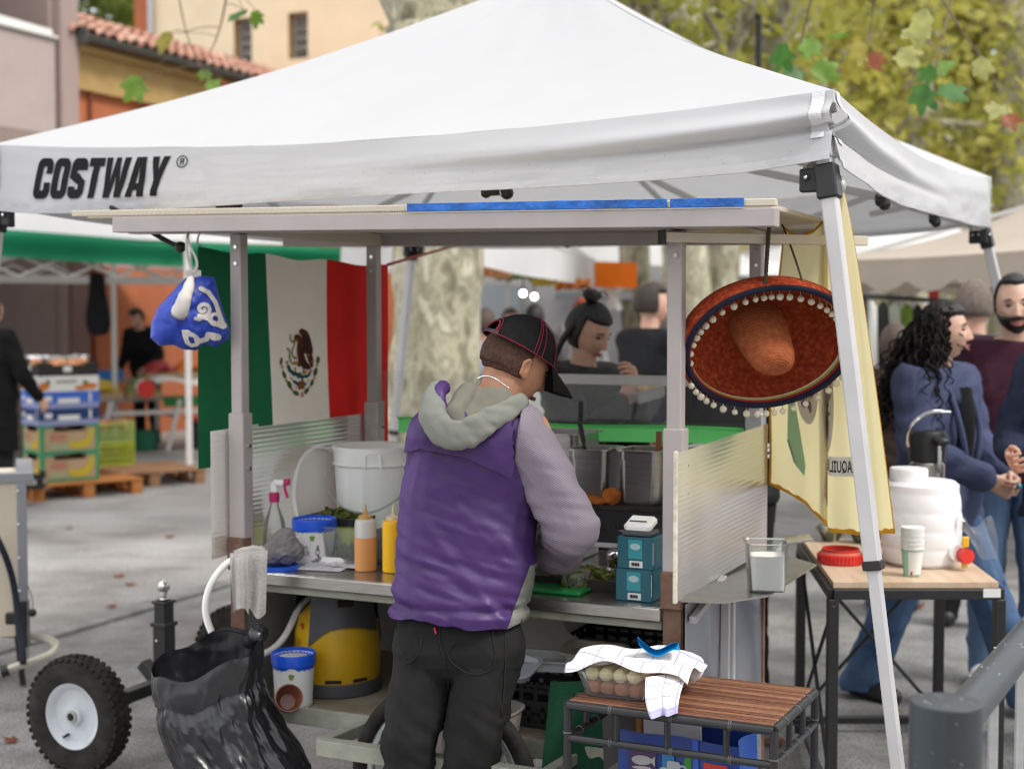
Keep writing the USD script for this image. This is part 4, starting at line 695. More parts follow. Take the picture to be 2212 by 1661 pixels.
# the yellow cloth banner, seen from its back
ban_m = mk('yellow_cloth', (.80, .715, .41), .75, vary=.04, vs=4, tl=.5, bump=.12, bs=400, bd=.002); ban_e = mk('orange_hem', (.62, .31, .02), .7, tl=.2)
bk = dict(y=np.array([4.32, 4.02, 3.90, 3.80, 3.74, 3.70]), t=np.array([0, .42, .60, .70, .85, 1.0]))
def BAN(s, v, o=0.0):
    s, v = np.broadcast_arrays(np.asarray(s, float), np.asarray(v, float)); D = np.interp(s, bk['t'], bk['y'])
    xb = np.interp(s, [0, .18, .33, .45, .50, .62, .80, 1.0], [1660, 1712, 1752, 1786, 1789, 1846, 1888, 1934]); yb = np.interp(s, [0, .12, .28, .45, .52, .70, .85, 1], [1046, 1062, 1088, 1136, 1150, 1158, 1153, 1152])
    xt = np.interp(s, [0, .12, .30, .45, .62, .8, 1.0], [1692, 1712, 1750, 1786, 1808, 1815, 1821]); yt = np.interp(s, [0, .08, .2, .33, .45, .8, 1], [486, 500, 507, 496, 468, 412, 405])
    e = v ** .82; px = xt + (xb - xt) * np.where(s > .5, e, v); py = yt + (yb - yt) * v; px = px - 22 * np.clip(1 - s * 2.2, 0, 1) * np.sin(PI * v) ** 2 * (v < .99) * .6
    d = A(0, 0, H); r = np.stack([(px - 1106) / F, np.full_like(px, math.cos(PITCH)) - (py - 830.5) / F * math.sin(PITCH), -math.sin(PITCH) - (py - 830.5) / F * math.cos(PITCH)], -1)
    D = D + .05 * np.exp(-((s - .47) / .03) ** 2) + .012 * np.sin(s * 22 + v) * v + .03 * np.sin(v * 5) * (s - .5) + o
    return d + r * (D / r[..., 1])[..., None]
ban = thing('cloth_banner', 'pale yellow food banner with orange hem hung behind the slanted canopy leg', 'banner', W(1800, 1160, 3.9))
part(ban, 'cloth', grid(lambda u, v: BAN(u, v), 110, 60), ban_m, world=True, smooth=True)
hem = lambda f, n=110: cat([loft(np.stack([f(np.linspace(0, 1, n), 0., o) for o in (-.004,)] + [f(np.linspace(0, 1, n), 1., o) for o in (-.004,)]), closed=False, caps=False)])
wv = lambda x: .004 * np.sin(x * 60) * np.sin(x * 23)
for f in (lambda x, w, o: BAN(x, .987 + .013 * w + wv(x) * (1 - w), o), lambda x, w, o: BAN(.018 * (1 - w), x, o), lambda x, w, o: BAN(.988 + .012 * w, x, o), lambda x, w, o: BAN(x, .012 * (1 - w), o)): part(ban, 'hem', hem(f), ban_e, world=True, smooth=True)
def bprint(q): return BAN(q[:, 0], q[:, 1], -.0035)
def bprint2(q): return BAN(q[:, 0], q[:, 1], -.0055)
fade = lambda n, c: mk('faded_' + n, c, .8, tl=.25)
fw, fg, fr_, fk, fo = fade('white', (.62, .58, .50)), fade('mint', (.38, .56, .36)), fade('rose', (.52, .30, .24)), fade('plum', (.30, .20, .24)), fade('olive', (.52, .48, .20))
part(ban, 'print', decal(unary_union([ell(.30, .58, .085, .12), ell(.475, .60, .055, .17), pl((.44, .84), (.475, .70), (.478, .93), (.42, .93))]), .012, bprint), fw, world=True, smooth=True)
part(ban, 'print', decal(pl((.165, .52), (.18, .50), (.215, .66), (.285, .86), (.275, .90), (.20, .875), (.14, .80)), .012, bprint), fg, world=True, smooth=True)
part(ban, 'print', decal(unary_union([ell(.275, .565, .035, .085), pl((.43, .91), (.462, .76), (.47, .92)), ell(.463, .665, .02, .05)]), .012, bprint2), fr_, world=True, smooth=True)
part(ban, 'print', decal(unary_union([ell(.32, .54, .03, .07), ell(.475, .55, .018, .06)]), .012, bprint2), fo, world=True, smooth=True)
g = np.random.default_rng(3)
part(ban, 'print', decal(unary_union([ell(g.uniform(.25, .35), g.uniform(.48, .66), .010, .018, g.uniform(0, 90)) for _ in range(16)] + [ell(g.uniform(.465, .50), g.uniform(.50, .72), .007, .022, g.uniform(0, 90)) for _ in range(12)]), .006, lambda q: BAN(q[:, 0], q[:, 1], -.0075)), fk, world=True, smooth=True)
part(ban, 'print', decal(unary_union([pl((.14, .80), (.15, .79), (.20, .865), (.19, .872))]), .01, lambda q: BAN(q[:, 0], q[:, 1], -.0075)), fade('blue', (.30, .40, .52)), world=True, smooth=True)
part(ban, 'print', decal(sbox(.482, .765, .72, .825), .012, bprint), fade('label_white', (.72, .71, .70)), world=True, smooth=True)
tx = meshkit.text_mesh('CHILAQUILES', 1.0, .02, True); tv = np.array(tx.vertices); tx = sub(TM(tv, tx.faces), 0); wv_ = tv[:, 0].max()
part(ban, 'lettering', TM(bprint2(np.c_[.715 - tv[:, 0] / wv_ * .255, .812 - tv[:, 1] * .034]), tx.faces), fade('ink', (.05, .05, .09)), world=True)
part(ban, 'clip', cat([ball(W(1818, 402, 3.66), .012, 1, (1, 1, 1.6)), tube([W(1808, 385, 3.66), W(1818, 402, 3.66)], .003, 5)]), M['zinc'], world=True)

# ================================================================ on and under the cart
def tub(c, r0, r1, h, wall=.002, k=28, base=.004): return lathe([(.001, base), (r0 - wall, base), (r1 - wall, h), (r1, h), (r0, 0), (.001, 0)], k, c)
def rrect(w, d, r, n=5):
    a = np.concatenate([np.linspace(q, q + PI / 2, n) for q in (0, PI / 2, PI, 1.5 * PI)]); cx = np.repeat([w / 2 - r, -w / 2 + r, -w / 2 + r, w / 2 - r], n); cy = np.repeat([d / 2 - r, d / 2 - r, -d / 2 + r, -d / 2 + r], n)
    return np.stack([cx + r * np.cos(a), cy + r * np.sin(a)], 1)
def pan(w, d, h, rim=.018, r=.03, t=.0015, taper=.06): # gastronorm pan with a flange
    q = lambda w_, d_, z, r_: np.c_[rrect(w_, d_, r_), np.full(20, z)]
    w2, d2 = w * (1 - taper), d * (1 - taper)
    return loft([q(w2 - .012, d2 - .012, .0, r * .8), q(w2, d2, .010, r), q(w * .985, d * .985, h * .80, r), q(w * 1.012, d * 1.012, h * .83, r), q(w * 1.012, d * 1.012, h - .006, r), q(w + 2 * rim, d + 2 * rim, h - .004, r + rim), q(w + 2 * rim, d + 2 * rim, h, r + rim), q(w - 2 * t, d - 2 * t, h, r - t), q(w2 - 2 * t, d2 - 2 * t, .012, r - t)], caps=True)
def heap(n, rad, h, size, g, kind='quad'):              # shredded greens: thin bent strips
    a = g.uniform(0, 2 * PI, n); r = rad * np.sqrt(g.random(n)); c = np.stack([r * np.cos(a), r * np.sin(a), h * (1 - (r / rad) ** 2 * .7) * g.uniform(.3, 1, n)], 1)
    x = g.normal(0, 1, (n, 3)) * A(1, 1, .5); x /= np.linalg.norm(x, axis=1, keepdims=True); y = np.cross(x, g.normal(0, 1, (n, 3))); y /= np.linalg.norm(y, axis=1, keepdims=True); s = size * g.uniform(.6, 1.3, (n, 1))
    z = np.cross(x, y); v = np.stack([c - x * s - y * s * .3, c - x * s + y * s * .3, c + z * s * .4 + y * s * .35, c + z * s * .4 - y * s * .35, c + x * s + y * s * .28, c + x * s - y * s * .28], 1).reshape(-1, 3); i = np.arange(n) * 6
    f = np.concatenate([np.stack([i + a_, i + b_, i + c_], 1) for a_, b_, c_ in ((0, 3, 2), (0, 2, 1), (3, 5, 4), (3, 4, 2))]); return TM(v, f)
clear_p = pane('clear_tub_plastic', (.96, .97, .96), .93, .06, haze=(.65, .66, .62))
milky = mk('milky_plastic', (.72, .71, .67), .4, trans=0., tl=.3, extra={"subsurface_weight": .2})
greens = mk('chopped_greens', (.22, .30, .05), .6, isl=.5, tl=.25, c2=(.36, .42, .12), vs=40)
dgreens = mk('dark_chopped_herbs', (.08, .15, .03), .6, isl=.5, tl=.2, c2=(.40, .44, .26), vs=40)
ZC = CZ + .001
# cheese buckets
label_w = mk('label_white', (.68, .68, .67), .5)
def bucket(label, p, r=.070, h=.125, lid_print=False, clay=None):
    t = thing('cheese_bucket', label, 'bucket', p, ANG, group=None); h0 = h
    part(t, 'pail', tub((0, 0, 0), r * .82, r * .93, h, .003), M['white_plastic'])
    part(t, 'lid', lathe([(.001, h - .004), (r * .88, h - .004), (r * .9, h + .006), (r * .97, h + .010), (r * 1.0, h + .004), (r * 1.0, h - .022), (r * .96, h - .026), (r * .955, h - .012), (.001, h - .010)], 40), M['blue'], smooth=40)
    rad = lambda z: r * (.82 + .11 * z / h) + .0012
    def wrap(q): a = -PI / 2 + q[:, 0] / (r * .9); z = q[:, 1]; return np.stack([rad(z) * np.cos(a), rad(z) * np.sin(a), z], 1)
    def wrap2(q): a = -PI / 2 + q[:, 0] / (r * .9); z = q[:, 1]; return np.stack([(rad(z) + .0008) * np.cos(a), (rad(z) + .0008) * np.sin(a), z], 1)
    L = r * .9 * 1.9; top = h * .70
    lab = unary_union([sbox(-L, .006, L, top)] + [Point(x, top).buffer(r * .16) for x in np.arange(-L, L, r * .26)] + [Point(r * .42, top - .002).buffer(r * .3)]); band = sbox(-L, h * .60, L, h - .014).difference(lab)
    lb = part(t, 'label', decal(lab, r * .16, wrap), label_w, smooth=True); part(t, 'blue_band', decal(band, r * .14, wrap), M['blue'], smooth=True)
    for k, s in enumerate(('WHITE', 'CHEESE')):
        m = meshkit.text_mesh(s, .0125, .0006, False); v = np.array(m.vertices); v[:, 0] *= .62; part(lb, 'lettering', TM(wrap2(np.c_[v[:, 0] - r * .28, v[:, 1] + h * (.35 - .125 * k)]), m.faces), M['ink'])
    part(lb, 'leaf_mark', decal(unary_union([ell(r * .42, top - .004, .009, .005), ell(r * .42, top - .012, .007, .004)]), .003, wrap2), mk('mark_green' + str(int(p[2] * 100)), (.15, .25, .05), .5), smooth=True)
    part(lb, 'cow_mark', decal(unary_union([ell(r * .66, h * .40, .004, .010), ell(r * .66, h * .3, .007, .012).difference(ell(r * .66, h * .31, .005, .008))] + [ell(r * (.42 + .09 * i + .1 * math.sin(j)), h * (.08 + .04 * j), .004, .0025, 40 * i) for i in range(4) for j in range(1 + i)]), .003, wrap2), mk('sketch_grey' + str(int(p[2] * 100)), (.16, .16, .16), .6), smooth=True)
    part(lb, 'small_print', decal(unary_union([sbox(-r * .95, h * z, -r * .95 + r * (.45 - .04 * (i % 3)), h * z + .0016) for i, z in enumerate(np.arange(.14, .66, .045))]), .004, wrap2), mk('print_grey' + str(int(p[2] * 100)), (.42, .42, .43), .6), smooth=True)
    if lid_print: part(t, 'lid_label', decal(Point(0, 0).buffer(r * .62), r * .3, lambda q: np.c_[q, np.full(len(q), h - .0025)]), mk('lid_paper', (.5, .5, .48), .6))
    return t
bucket('white cheese bucket with blue lid standing on the steel counter', CL(.135, .20, ZC), .071, .128)
bucket('white cheese bucket on the lower deck in front of the yellow gas bottle', G(635, 1520, DZ + .001), .068, .150, True)
cl = single('clay_bowl', wob(xf(lathe([(.001, .004), (.022, .004), (.036, .03), (.038, .06), (.041, .06), (.040, .03), (.026, 0), (.001, 0)], 24), rot([1, 0, .4], 1.2), G(630, 1528, DZ + .006) + A(0, -.075, .038)), .002, 20), mk('brown_clay', (.15, .05, .03), .35, bump=.3, bs=60), 'brown glazed clay bowl tipped against the lower cheese bucket', 'bowl')
# squeeze bottles
def squeeze(label, p, c, fill, h=.155, r=.0335, cap=None):
    t = thing('squeeze_bottle', label, 'bottle', p, ANG)
    part(t, 'body', lathe([(.001, .001), (r * .96, .001), (r, .006), (r, h * .93), (r * .9, h), (.02, h + .004), (.001, h + .004)], 32), milky if fill < .9 else c, smooth=40)
    if fill < .95: part(t, 'sauce', lathe([(.001, .0005), (r * .97, .0005), (r * 1.012, .006), (r * 1.012, h * fill), (r * .9, h * fill + .001), (.001, h * fill)], 32), c, smooth=40)
    part(t, 'cap', lathe([(.001, h), (r * .66, h + .001), (r * .66, h + .012), (r * .34, h + .016), (.006, h + .020), (.0035, h + .040), (.002, h + .048), (.001, h + .048)], 24), cap, smooth=40)
squeeze('squeeze bottle of orange sauce beside the printed papers', G(790, 1231, ZC), mk('orange_sauce', (.62, .28, .09), .35), .66, cap=mk('amber_cap', (.62, .36, .12), .4, tl=.2))
squeeze('squeeze bottle full of bright yellow mustard beside the purple jacket', G(850, 1234, ZC), mk('mustard', (.80, .43, .005), .35), .96, cap=mk('pale_cap', (.72, .62, .40), .4, tl=.2))
# tall white pail with its lid leaning beside it
p = A(-.455, 4.70, ZC); t = thing('white_pail', 'large open white plastic pail with wire handle at the back of the counter', 'pail', p)
part(t, 'pail', lathe([(.001, .004), (.118, .004), (.136, .34), (.146, .345), (.146, .335), (.140, .325), (.140, .29), (.144, .29), (.144, .285), (.1375, .28), (.122, 0), (.001, 0)], 48), M['white_plastic'], smooth=35)
part(t, 'handle', tube(spline([A(-.145, -.02, .27), A(-.10, -.14, .16), A(-.02, -.17, .14), A(.08, -.14, .18), A(.145, -.02, .27)], 24), .003, 6), M['zinc'])
part(t, 'rib', cat([box(.004, .012, .045, .001, (x, -.139 + .0, .30)) for x in (-.02, .03)]), M['white_plastic'])
p = CL(.012, .42, 1.0); single('pail_lid', xf(lathe([(.001, 0), (.155, 0), (.162, .004), (.162, .016), (.154, .016), (.152, .006), (.001, .006)], 48), frame(U + A(0, 0, .10)), p), M['white_plastic'], 'round white lid leaning upright against the corrugated panel', 'lid')
# clear tub of greens, produce box, sauce tray, lids, papers
p = CL(.265, .25, ZC); t = thing('greens_tub', 'clear plastic tub of chopped herbs and onion behind the orange sauce', 'tub', p, ANG)
q = lambda w_, d_, z: np.c_[rrect(w_, d_, .03), np.full(20, z)]
part(t, 'tub', loft([q(.17, .15, 0), q(.20, .18, .115), q(.216, .196, .116), q(.216, .196, .120), q(.196, .176, .118), q(.166, .146, .003)]), clear_p)
part(t, 'herbs', xf(heap(900, .085, .055, .011, np.random.default_rng(8)), np.diag([1, .85, 1.]), A(0, 0, .006)), dgreens, smooth=False, kind='stuff')
p = CL(.14, .36, ZC); t = thing('produce_box', 'black rimmed lime green tub of lettuce behind the cheese bucket', 'tub', p, ANG)
part(t, 'tub', loft([q(.18, .15, 0), q(.20, .17, .125), q(.19, .16, .125), q(.17, .14, .01)]), mk('lime_tub', (.35, .40, .05), .45)); part(t, 'rim', loft([q(.205, .175, .105), q(.21, .18, .128), q(.19, .16, .128), q(.19, .16, .11)]), M['black_plastic'])
part(t, 'lettuce', xf(heap(300, .09, .05, .016, np.random.default_rng(9)), None, A(0, 0, .10)), greens, smooth=False, kind='stuff')
p = CL(.55, .40, ZC); t = thing('sauce_tray', 'steel tray of red salsa on a stand beside the white pail', 'tray', p, ANG)
part(t, 'tray', xf(pan(.15, .12, .05, .012, .02), None, A(0, 0, .12)), M['steel']); part(t, 'salsa', xf(wob(sub(box(.14, .11, .01, .003), 3), .004, 50), None, A(0, 0, .155)), mk('red_salsa', (.32, .05, .015), .25, c2=(.42, .14, .03), vs=60)); part(t, 'stand', box(.13, .1, .119, .004, (0, 0, .0595)), M['zinc'])
single('bucket_lid', xf(lathe([(.001, .003), (.060, .003), (.064, .012), (.067, .012), (.067, 0), (.001, 0)], 36), None, CL(.10, .045, ZC)), M['blue'], 'loose blue bucket lid lying upside down at the counter edge', 'lid')
for i, (x, y, r_) in enumerate(((700, 1226, .15), (745, 1220, -.1))):
    m = grid(lambda u, v: np.stack([(u - .5) * .15, (v - .5) * .11, .0012 + .0035 * i + .004 * np.sin(u * 4 + i) ** 2 * v], -1), 14, 10); m = xf(m, rotz(ANG + r_), G(x, y, ZC))
    t = thing('printed_paper', ('crumpled printed receipt sheet on the counter under the hose', 'second printed sheet nearer the orange sauce bottle')[i], 'paper', m.vertices.mean(0)); part(t, 'sheet', m, mk(f'paper{i}', (.66, .64, .68), .8), world=True)
    part(t, 'print', cat([decal(sbox(-.06 + .03 * (k % 4), -.045 + .02 * (k // 4), -.04 + .03 * (k % 4), -.042 + .02 * (k // 4)), .01, lambda q: (np.c_[q, np.full(len(q), .0028 + .0035 * i + .004)] @ rotz(ANG + r_).T) + G(x, y, ZC)) for k in range(16)]), M['ink'], world=True)
pt_ = W(1010, 1212, 4.0)
hose = thing('white_hose', 'white rubber hose looping from the counter down to the gas bottle', 'hose', G(480, 1390, .5))
part(hose, 'hose', tube(np.vstack([spline([G(775, 1208, ZC + .013), G(730, 1211, ZC + .013), G(660, 1203, ZC + .012), G(600, 1196, ZC + .014), W(545, 1195, 4.27), W(500, 1210, 4.22), W(462, 1250, 4.20), W(444, 1310, 4.2), W(455, 1360, 4.2), W(480, 1396, 4.2), W(515, 1412, 4.24), W(560, 1415, 4.30), W(602, 1390, 4.34), W(630, 1345, 4.38), W(648, 1310, 4.42), W(678, 1288, 4.46)], 110)]), .0105, 12), M['white_plastic'], world=True, smooth=True)
part(hose, 'clamp', cat([cyl(W(678, 1288, 4.46), W(715, 1280, 4.48), .014, 10)]), M['black_plastic'], world=True)
# spray bottle
p = CL(.06, .09, ZC); t = thing('spray_bottle', 'clear spray bottle with magenta trigger beside the left post', 'bottle', p, -.3)
part(t, 'bottle', lathe([(.001, 0), (.036, 0), (.038, .006), (.037, .09), (.030, .14), (.014, .185), (.012, .205), (.001, .205)], 28), clear_p, smooth=40)
mag = mk('magenta_plastic', (.42, .012, .12), .4)
part(t, 'collar', lathe([(.001, .198), (.0165, .198), (.0165, .226), (.001, .226)], 20), mag)
part(t, 'head', cat([box(.022, .02, .034, .005, (.0, 0, .243)), box(.040, .018, .018, .005, (.016, 0, .258))]), M['white_plastic'])
part(t, 'trigger', cat([tube(spline([A(.034, 0, .256), A(.038, 0, .235), A(.046, 0, .212)], 8), .005, 8), cyl(A(.036, 0, .260), A(.052, 0, .262), .010, 12)]), mag)
# grey rag and hanging towel
g_r = mk('grey_rag', (.21, .20, .20), .95, vary=.25, vs=18, bump=.5, bs=120); g_t = mk('grey_towel', (.40, .38, .36), .95, vary=.12, vs=12, bump=.4, bs=160)
single('grey_rag', wob(wob(ball(CL(.105, .07, ZC + .055), .058, 5, (1.08, .7, 1.0)), .022, 16, 4, 2), .006, 60, 9, 2), g_r, 'crumpled grey rag bunched on the counter beside the left post', 'rag', smooth=True)
def towel(u, v):
    x = (u - .5); px = 541 + x * 74 - v * 12 * x; py = 1192 + 135 * v * (1 - .10 * np.sin(u * 6)) ; p = W(540, 1200, 4.12)
    return np.stack([A(*p)[0] + (px - 540) / F * 4.12, p[1] + .006 * np.sin(u * 13 + v * 1.5) * (.4 + v) + .05 * np.clip(.12 - v, 0, 1) * 8 * .1 - .0 * u, 1.6 - (py - 680) / F * 4.12 + 0 * u], -1)
tw = thing('hanging_towel', 'grey kitchen towel hung over the front left corner of the counter', 'towel', W(548, 1330, 4.12))
part(tw, 'front_fold', grid(towel, 50, 30), g_t, world=True, smooth=True)
part(tw, 'back_fold', grid(lambda u, v: towel(u * .55, v * .97) + A(-.006, -.028, -.004) + np.multiply.outer(.006 * np.sin(u * 11), A(0, 1, 0)), 30, 24), g_t, world=True, smooth=True)
part(tw, 'top_fold', wob(tube(spline([W(508, 1196, 4.14), W(535, 1188, 4.15), W(566, 1194, 4.18)], 16), np.linspace(.010, .016, 16), 12), .006, 30), g_t, world=True, smooth=True)
# gas bottle
pg = G(727, 1490, DZ + .001) + A(0, .03, 0); t = thing('gas_bottle', 'yellow gas bottle with dark grey plastic collar on the lower deck', 'gas bottle', pg, ANG)
yel = mk('gas_yellow', (.60, .36, .004), .4, c2=(.48, .27, .006), vs=6, bump=.05); dg = mk('dark_grey_plastic', (.060, .062, .068), .5, vary=.1, vs=10)
part(t, 'body', lathe([(.001, .02), (.125, .02), (.132, .04), (.137, .12), (.134, .19), (.118, .24), (.085, .272), (.03, .285), (.001, .285)], 48), yel, smooth=40)
part(t, 'base_ring', lathe([(.11, 0), (.134, 0), (.138, .004), (.138, .038), (.134, .042), (.128, .042)], 48), dg, smooth=40)
[part(t, 'base_slot', xf(box(.05, .004, .010, .001), rotz(a), A(.1335 * math.sin(a), -.1335 * math.cos(a), .052)), dark_void) for a in (-.9, -.2, .45, 1.1)]
col = []
for a0, a1 in ((-.15, 1.65), (-2.0, -.95), (1.9, 4.2)):
    th = np.linspace(a0, a1, 18); bot = .20 + .020 * np.cos((th - (a0 + a1) / 2) * 2.2) - .035 * np.clip((a0 + .5 - th) / .5, 0, 1); top_ = .335 + .02 * np.cos((th - (a0 + a1) / 2) * 1.2)
    rr_ = lambda th, r, z: np.stack([r * np.sin(th), -r * np.cos(th), z], -1); col.append(loft([rr_(th, .138, bot), rr_(th, .120, top_), rr_(th, .108, top_), rr_(th, .115, bot + .02)], closed=False, caps=False))
part(t, 'collar', cat(col), dg, smooth=True)
part(t, 'grip_hole', cat([xf(box(.050, .006, .022, .003), rotz(.75), A(.127 * math.sin(.75), -.127 * math.cos(.75), .292))]), dark_void)
part(t, 'regulator', cat([cyl(A(-.005, 0, .28), A(-.005, 0, .33), .024, 16), box(.13, .05, .03, .012, (-.06, -.02, .345)), cyl(A(.0, -.01, .31), A(.05, -.03, .32), .012, 10)]), M['black_plastic'])
wrapb = lambda q, r=.1376: np.stack([r * np.sin(q[:, 0] / .137), -r * np.cos(q[:, 0] / .137), q[:, 1]], 1)
part(t, 'red_mark', decal(unary_union([ell(-.062, .218, .012, .007, 25), ell(-.058, .210, .007, .006)]), .003, lambda q: np.stack([.129 * np.sin(q[:, 0] / .137), -.129 * np.cos(q[:, 0] / .137), q[:, 1]], 1) * A(1.0, 1.0, 1)), mk('mark_red', (.4, .03, .01), .5), smooth=True)
def gtext(s, h, x0, z0, sx, m_): m = meshkit.text_mesh(s, h, .0008, False); v = np.array(m.vertices); part(t, 'lettering', TM(wrapb(np.c_[v[:, 0] * sx + x0, v[:, 1] + z0]), m.faces), m_)
gtext('BOOR', .026, -.118, .150, .62, mk('embossed_yellow', (.36, .21, .003), .5)); gtext('PROPANE', .0065, -.055, .134, .9, M['ink'])
p = CL(.60, CD - .22, DZ + .001); t = thing('ribbed_canister', 'white ribbed plastic canister under the counter beside the gas bottle', 'canister', p, ANG)
part(t, 'body', lathe([(.001, 0)] + [(.085 + .003 * math.sin(z * 900), z) for z in np.linspace(.004, .30, 70)] + [(.07, .32), (.001, .32)], 30), mk('ribbed_white', (.62, .62, .62), .45), smooth=40)
# pans, griddle and the right hand half of the counter
gz = CL(.98, .44, ZC); t = thing('griddle_stand', 'black slotted steel stand carrying the pans on the counter', 'stand', gz, ANG)
w_ = .66; part(t, 'top_plate', box(w_, .34, .012, .003, (0, .06, .205)), M['black_rubber'])
front = sbox(-w_ / 2, .105, w_ / 2, .20)
for x in np.linspace(-w_ / 2 + .05, w_ / 2 - .05, 9): front = front.difference(sbox(x - .024, .140, x + .024, .158).buffer(-.006).buffer(.006))
part(t, 'front_apron', xf(trimesh.creation.extrude_polygon(front, .006, engine='earcut'), rot([1, 0, 0], PI / 2), A(0, -.11, 0)), M['black_plastic'])
part(t, 'leg', box(.03, .03, .198, .002, (-w_ / 2 + .02, -.08, .099)), M['black_plastic']); part(t, 'leg', box(.03, .03, .198, .002, (w_ / 2 - .02, -.08, .099)), M['black_plastic']); part(t, 'leg', box(.03, .03, .198, .002, (w_ / 2 - .02, .2, .099)), M['black_plastic']); part(t, 'leg', box(.03, .03, .198, .002, (-w_ / 2 + .02, .2, .099)), M['black_plastic'])
part(t, 'silver_rail', xf(beam((-w_ / 2, -.125, .098), (w_ / 2, -.125, .098), .012, .014), None), M['alu'])
PZ = ZC + .212
def ladle(t, p, q, m=None): part(t, 'ladle', cat([tube([p, q], .005, 6), xf(box(.016, .005, .075, .002), frame(q - p), q)]), M['black_plastic'])
t = thing('steel_pan', 'tall steel food pan at the back behind the purple sleeve', 'pan', CL(.80, .62, ZC + .14), ANG); part(t, 'pan', pan(.21, .20, .265), M['steel']); part(t, 'stew', box(.19, .18, .01, .002, (0, 0, .225)), mk('brown_stew', (.30, .20, .12), .4, c2=(.2, .12, .07), vs=40)); ladle(t, A(.07, 0, .22), A(.085, -.03, .33)); part(t, 'stand', box(.2, .19, .138, .004, (0, 0, -.07)), M['zinc'])
t = thing('steel_pan', 'square steel pan with a black ladle in the middle of the stand', 'pan', CL(.985, .47, PZ), ANG); part(t, 'pan', pan(.125, .145, .16, .014, .022), M['steel']); part(t, 'filling', box(.11, .13, .01, .002, (0, 0, .11)), mk('dark_filling', (.12, .07, .04), .4)); ladle(t, A(-.03, .0, .12), A(-.045, -.01, .21))
t = thing('steel_pan', 'square steel pan half hidden by the front right post', 'pan', CL(1.155, .45, PZ), ANG); part(t, 'pan', pan(.125, .145, .165, .014, .022), M['steel']); part(t, 'filling', box(.11, .13, .01, .002, (0, 0, .13)), mk('orange_filling', (.42, .2, .08), .4, vary=.3, vs=50)); part(t, 'handle', cat([beam((-.11, -.03, .162), (-.075, -.03, .162), .02, .006)]), M['chrome']); part(t, 'spatula', beam((.045, -.02, .10), (.05, -.03, .22), .018, .006), mk('wooden_spatula', (.2, .09, .04), .6))
t = thing('steel_pan', 'small steel pan at the rear right before the lime band', 'pan', CL(1.24, .66, ZC + .20), ANG); part(t, 'pan', pan(.15, .12, .14, .014, .022), M['steel']); part(t, 'stand', box(.14, .11, .199, .004, (0, 0, -.0995)), M['zinc'])
oc = mk('orange_cloth', (.36, .10, .02), .9, bump=.4, bs=100)
t = thing('orange_cloth', 'crumpled orange cloth on the black stand between the two pans', 'cloth', CL(1.03, .36, PZ)); part(t, 'cloth', cat([wob(ball(CL(.99, .375, PZ + .010), .030, 4, (1.9, .7, .42)), .008, 45), wob(ball(CL(1.07, .38, PZ + .024), .026, 4, (1.1, .7, 1.1)), .010, 45, 3), wob(ball(CL(1.03, .36, PZ + .010), .028, 4, (1.6, .6, .4)), .008, 45, 5)]), oc, world=True, smooth=True)
p = CL(.93, .20, ZC); t = thing('griddle_tray', 'dark steel tray with scraps of lettuce in front of the stand', 'tray', p, ANG)
part(t, 'tray', loft([np.c_[rrect(.58, .17, .02), np.full(20, z)] + A(0, 0, 0) for z in (0,)] + [np.c_[rrect(.62, .20, .02), np.full(20, .035)], np.c_[rrect(.60, .18, .02), np.full(20, .035)], np.c_[rrect(.57, .16, .02), np.full(20, .022)]]), mk('dark_griddle', (.05, .045, .042), .4, metal=.4, vary=.3, vs=14))
part(t, 'lettuce', xf(heap(200, .07, .03, .012, np.random.default_rng(4)), np.diag([1.2, .7, 1]), A(.13, -.0, .024)), greens, smooth=False, kind='stuff')
t = thing('taco', 'folded taco with lettuce and salsa beside the purple sleeve', 'taco', CL(.745, .24, ZC + .06), ANG)
part(t, 'tortilla', grid(lambda u, v: np.stack([.055 * np.cos(PI * u) * 1.0, .045 * (v - .5) * (1 + 0 * u) * (.5 + np.sin(PI * u)), .055 * np.sin(PI * u) * (.35 + .65 * np.abs(v - .5) * 2) - .012], -1), 20, 12), mk('tortilla', (.62, .50, .36), .8, tl=.1, vary=.15, vs=40), smooth=True)
part(t, 'filling', xf(heap(160, .045, .04, .010, np.random.default_rng(6)), np.diag([1.2, .5, 1.]), A(0, -.01, 0)), greens, smooth=False, kind='stuff'); part(t, 'salsa', wob(ball((-.015, -.02, .028), .02, 3, (1.6, .6, .5)), .005, 60), mk('salsa_orange', (.42, .11, .02), .4)); part(t, 'board', box(.16, .12, .055, .006, (0, 0, -.034)), M['white_panel'])
single('white_plate', xf(lathe([(.001, .004), (.05, .004), (.075, .016), (.077, .014), (.05, 0), (.001, 0)], 32), None, G(1158, 1250, ZC)), M['white_plastic'], 'small white plate beside the jacket hem on the counter', 'plate')
single('green_board', xf(box(.36, .12, .012, .004), rotz(ANG), CL(.93, .085, ZC + .006)), mk('green_board', (.01, .22, .05), .45), 'bright green cutting board at the front of the counter', 'board')
t = thing('salad_cup', 'clear cup of shredded lettuce on the counter before the teal boxes', 'cup', G(1243, 1274, ZC)); part(t, 'cup', tub((0, 0, 0), .034, .045, .055, .001, 24), clear_p); part(t, 'lettuce', xf(heap(420, .036, .055, .009, np.random.default_rng(2)), None, A(0, 0, .004)), greens, smooth=False, kind='stuff')
t = thing('clear_bowl', 'empty clear bowl beside the salad cup', 'bowl', G(1300, 1250, ZC + .013)); part(t, 'bowl', tub((0, 0, 0), .025, .04, .03, .001, 24), clear_p)
teal_m = mk('teal_card', (.012, .095, .13), .4); tealp = mk('teal_light_print', (.03, .26, .30), .4)
pb_ = G(1383, 1299, ZC)
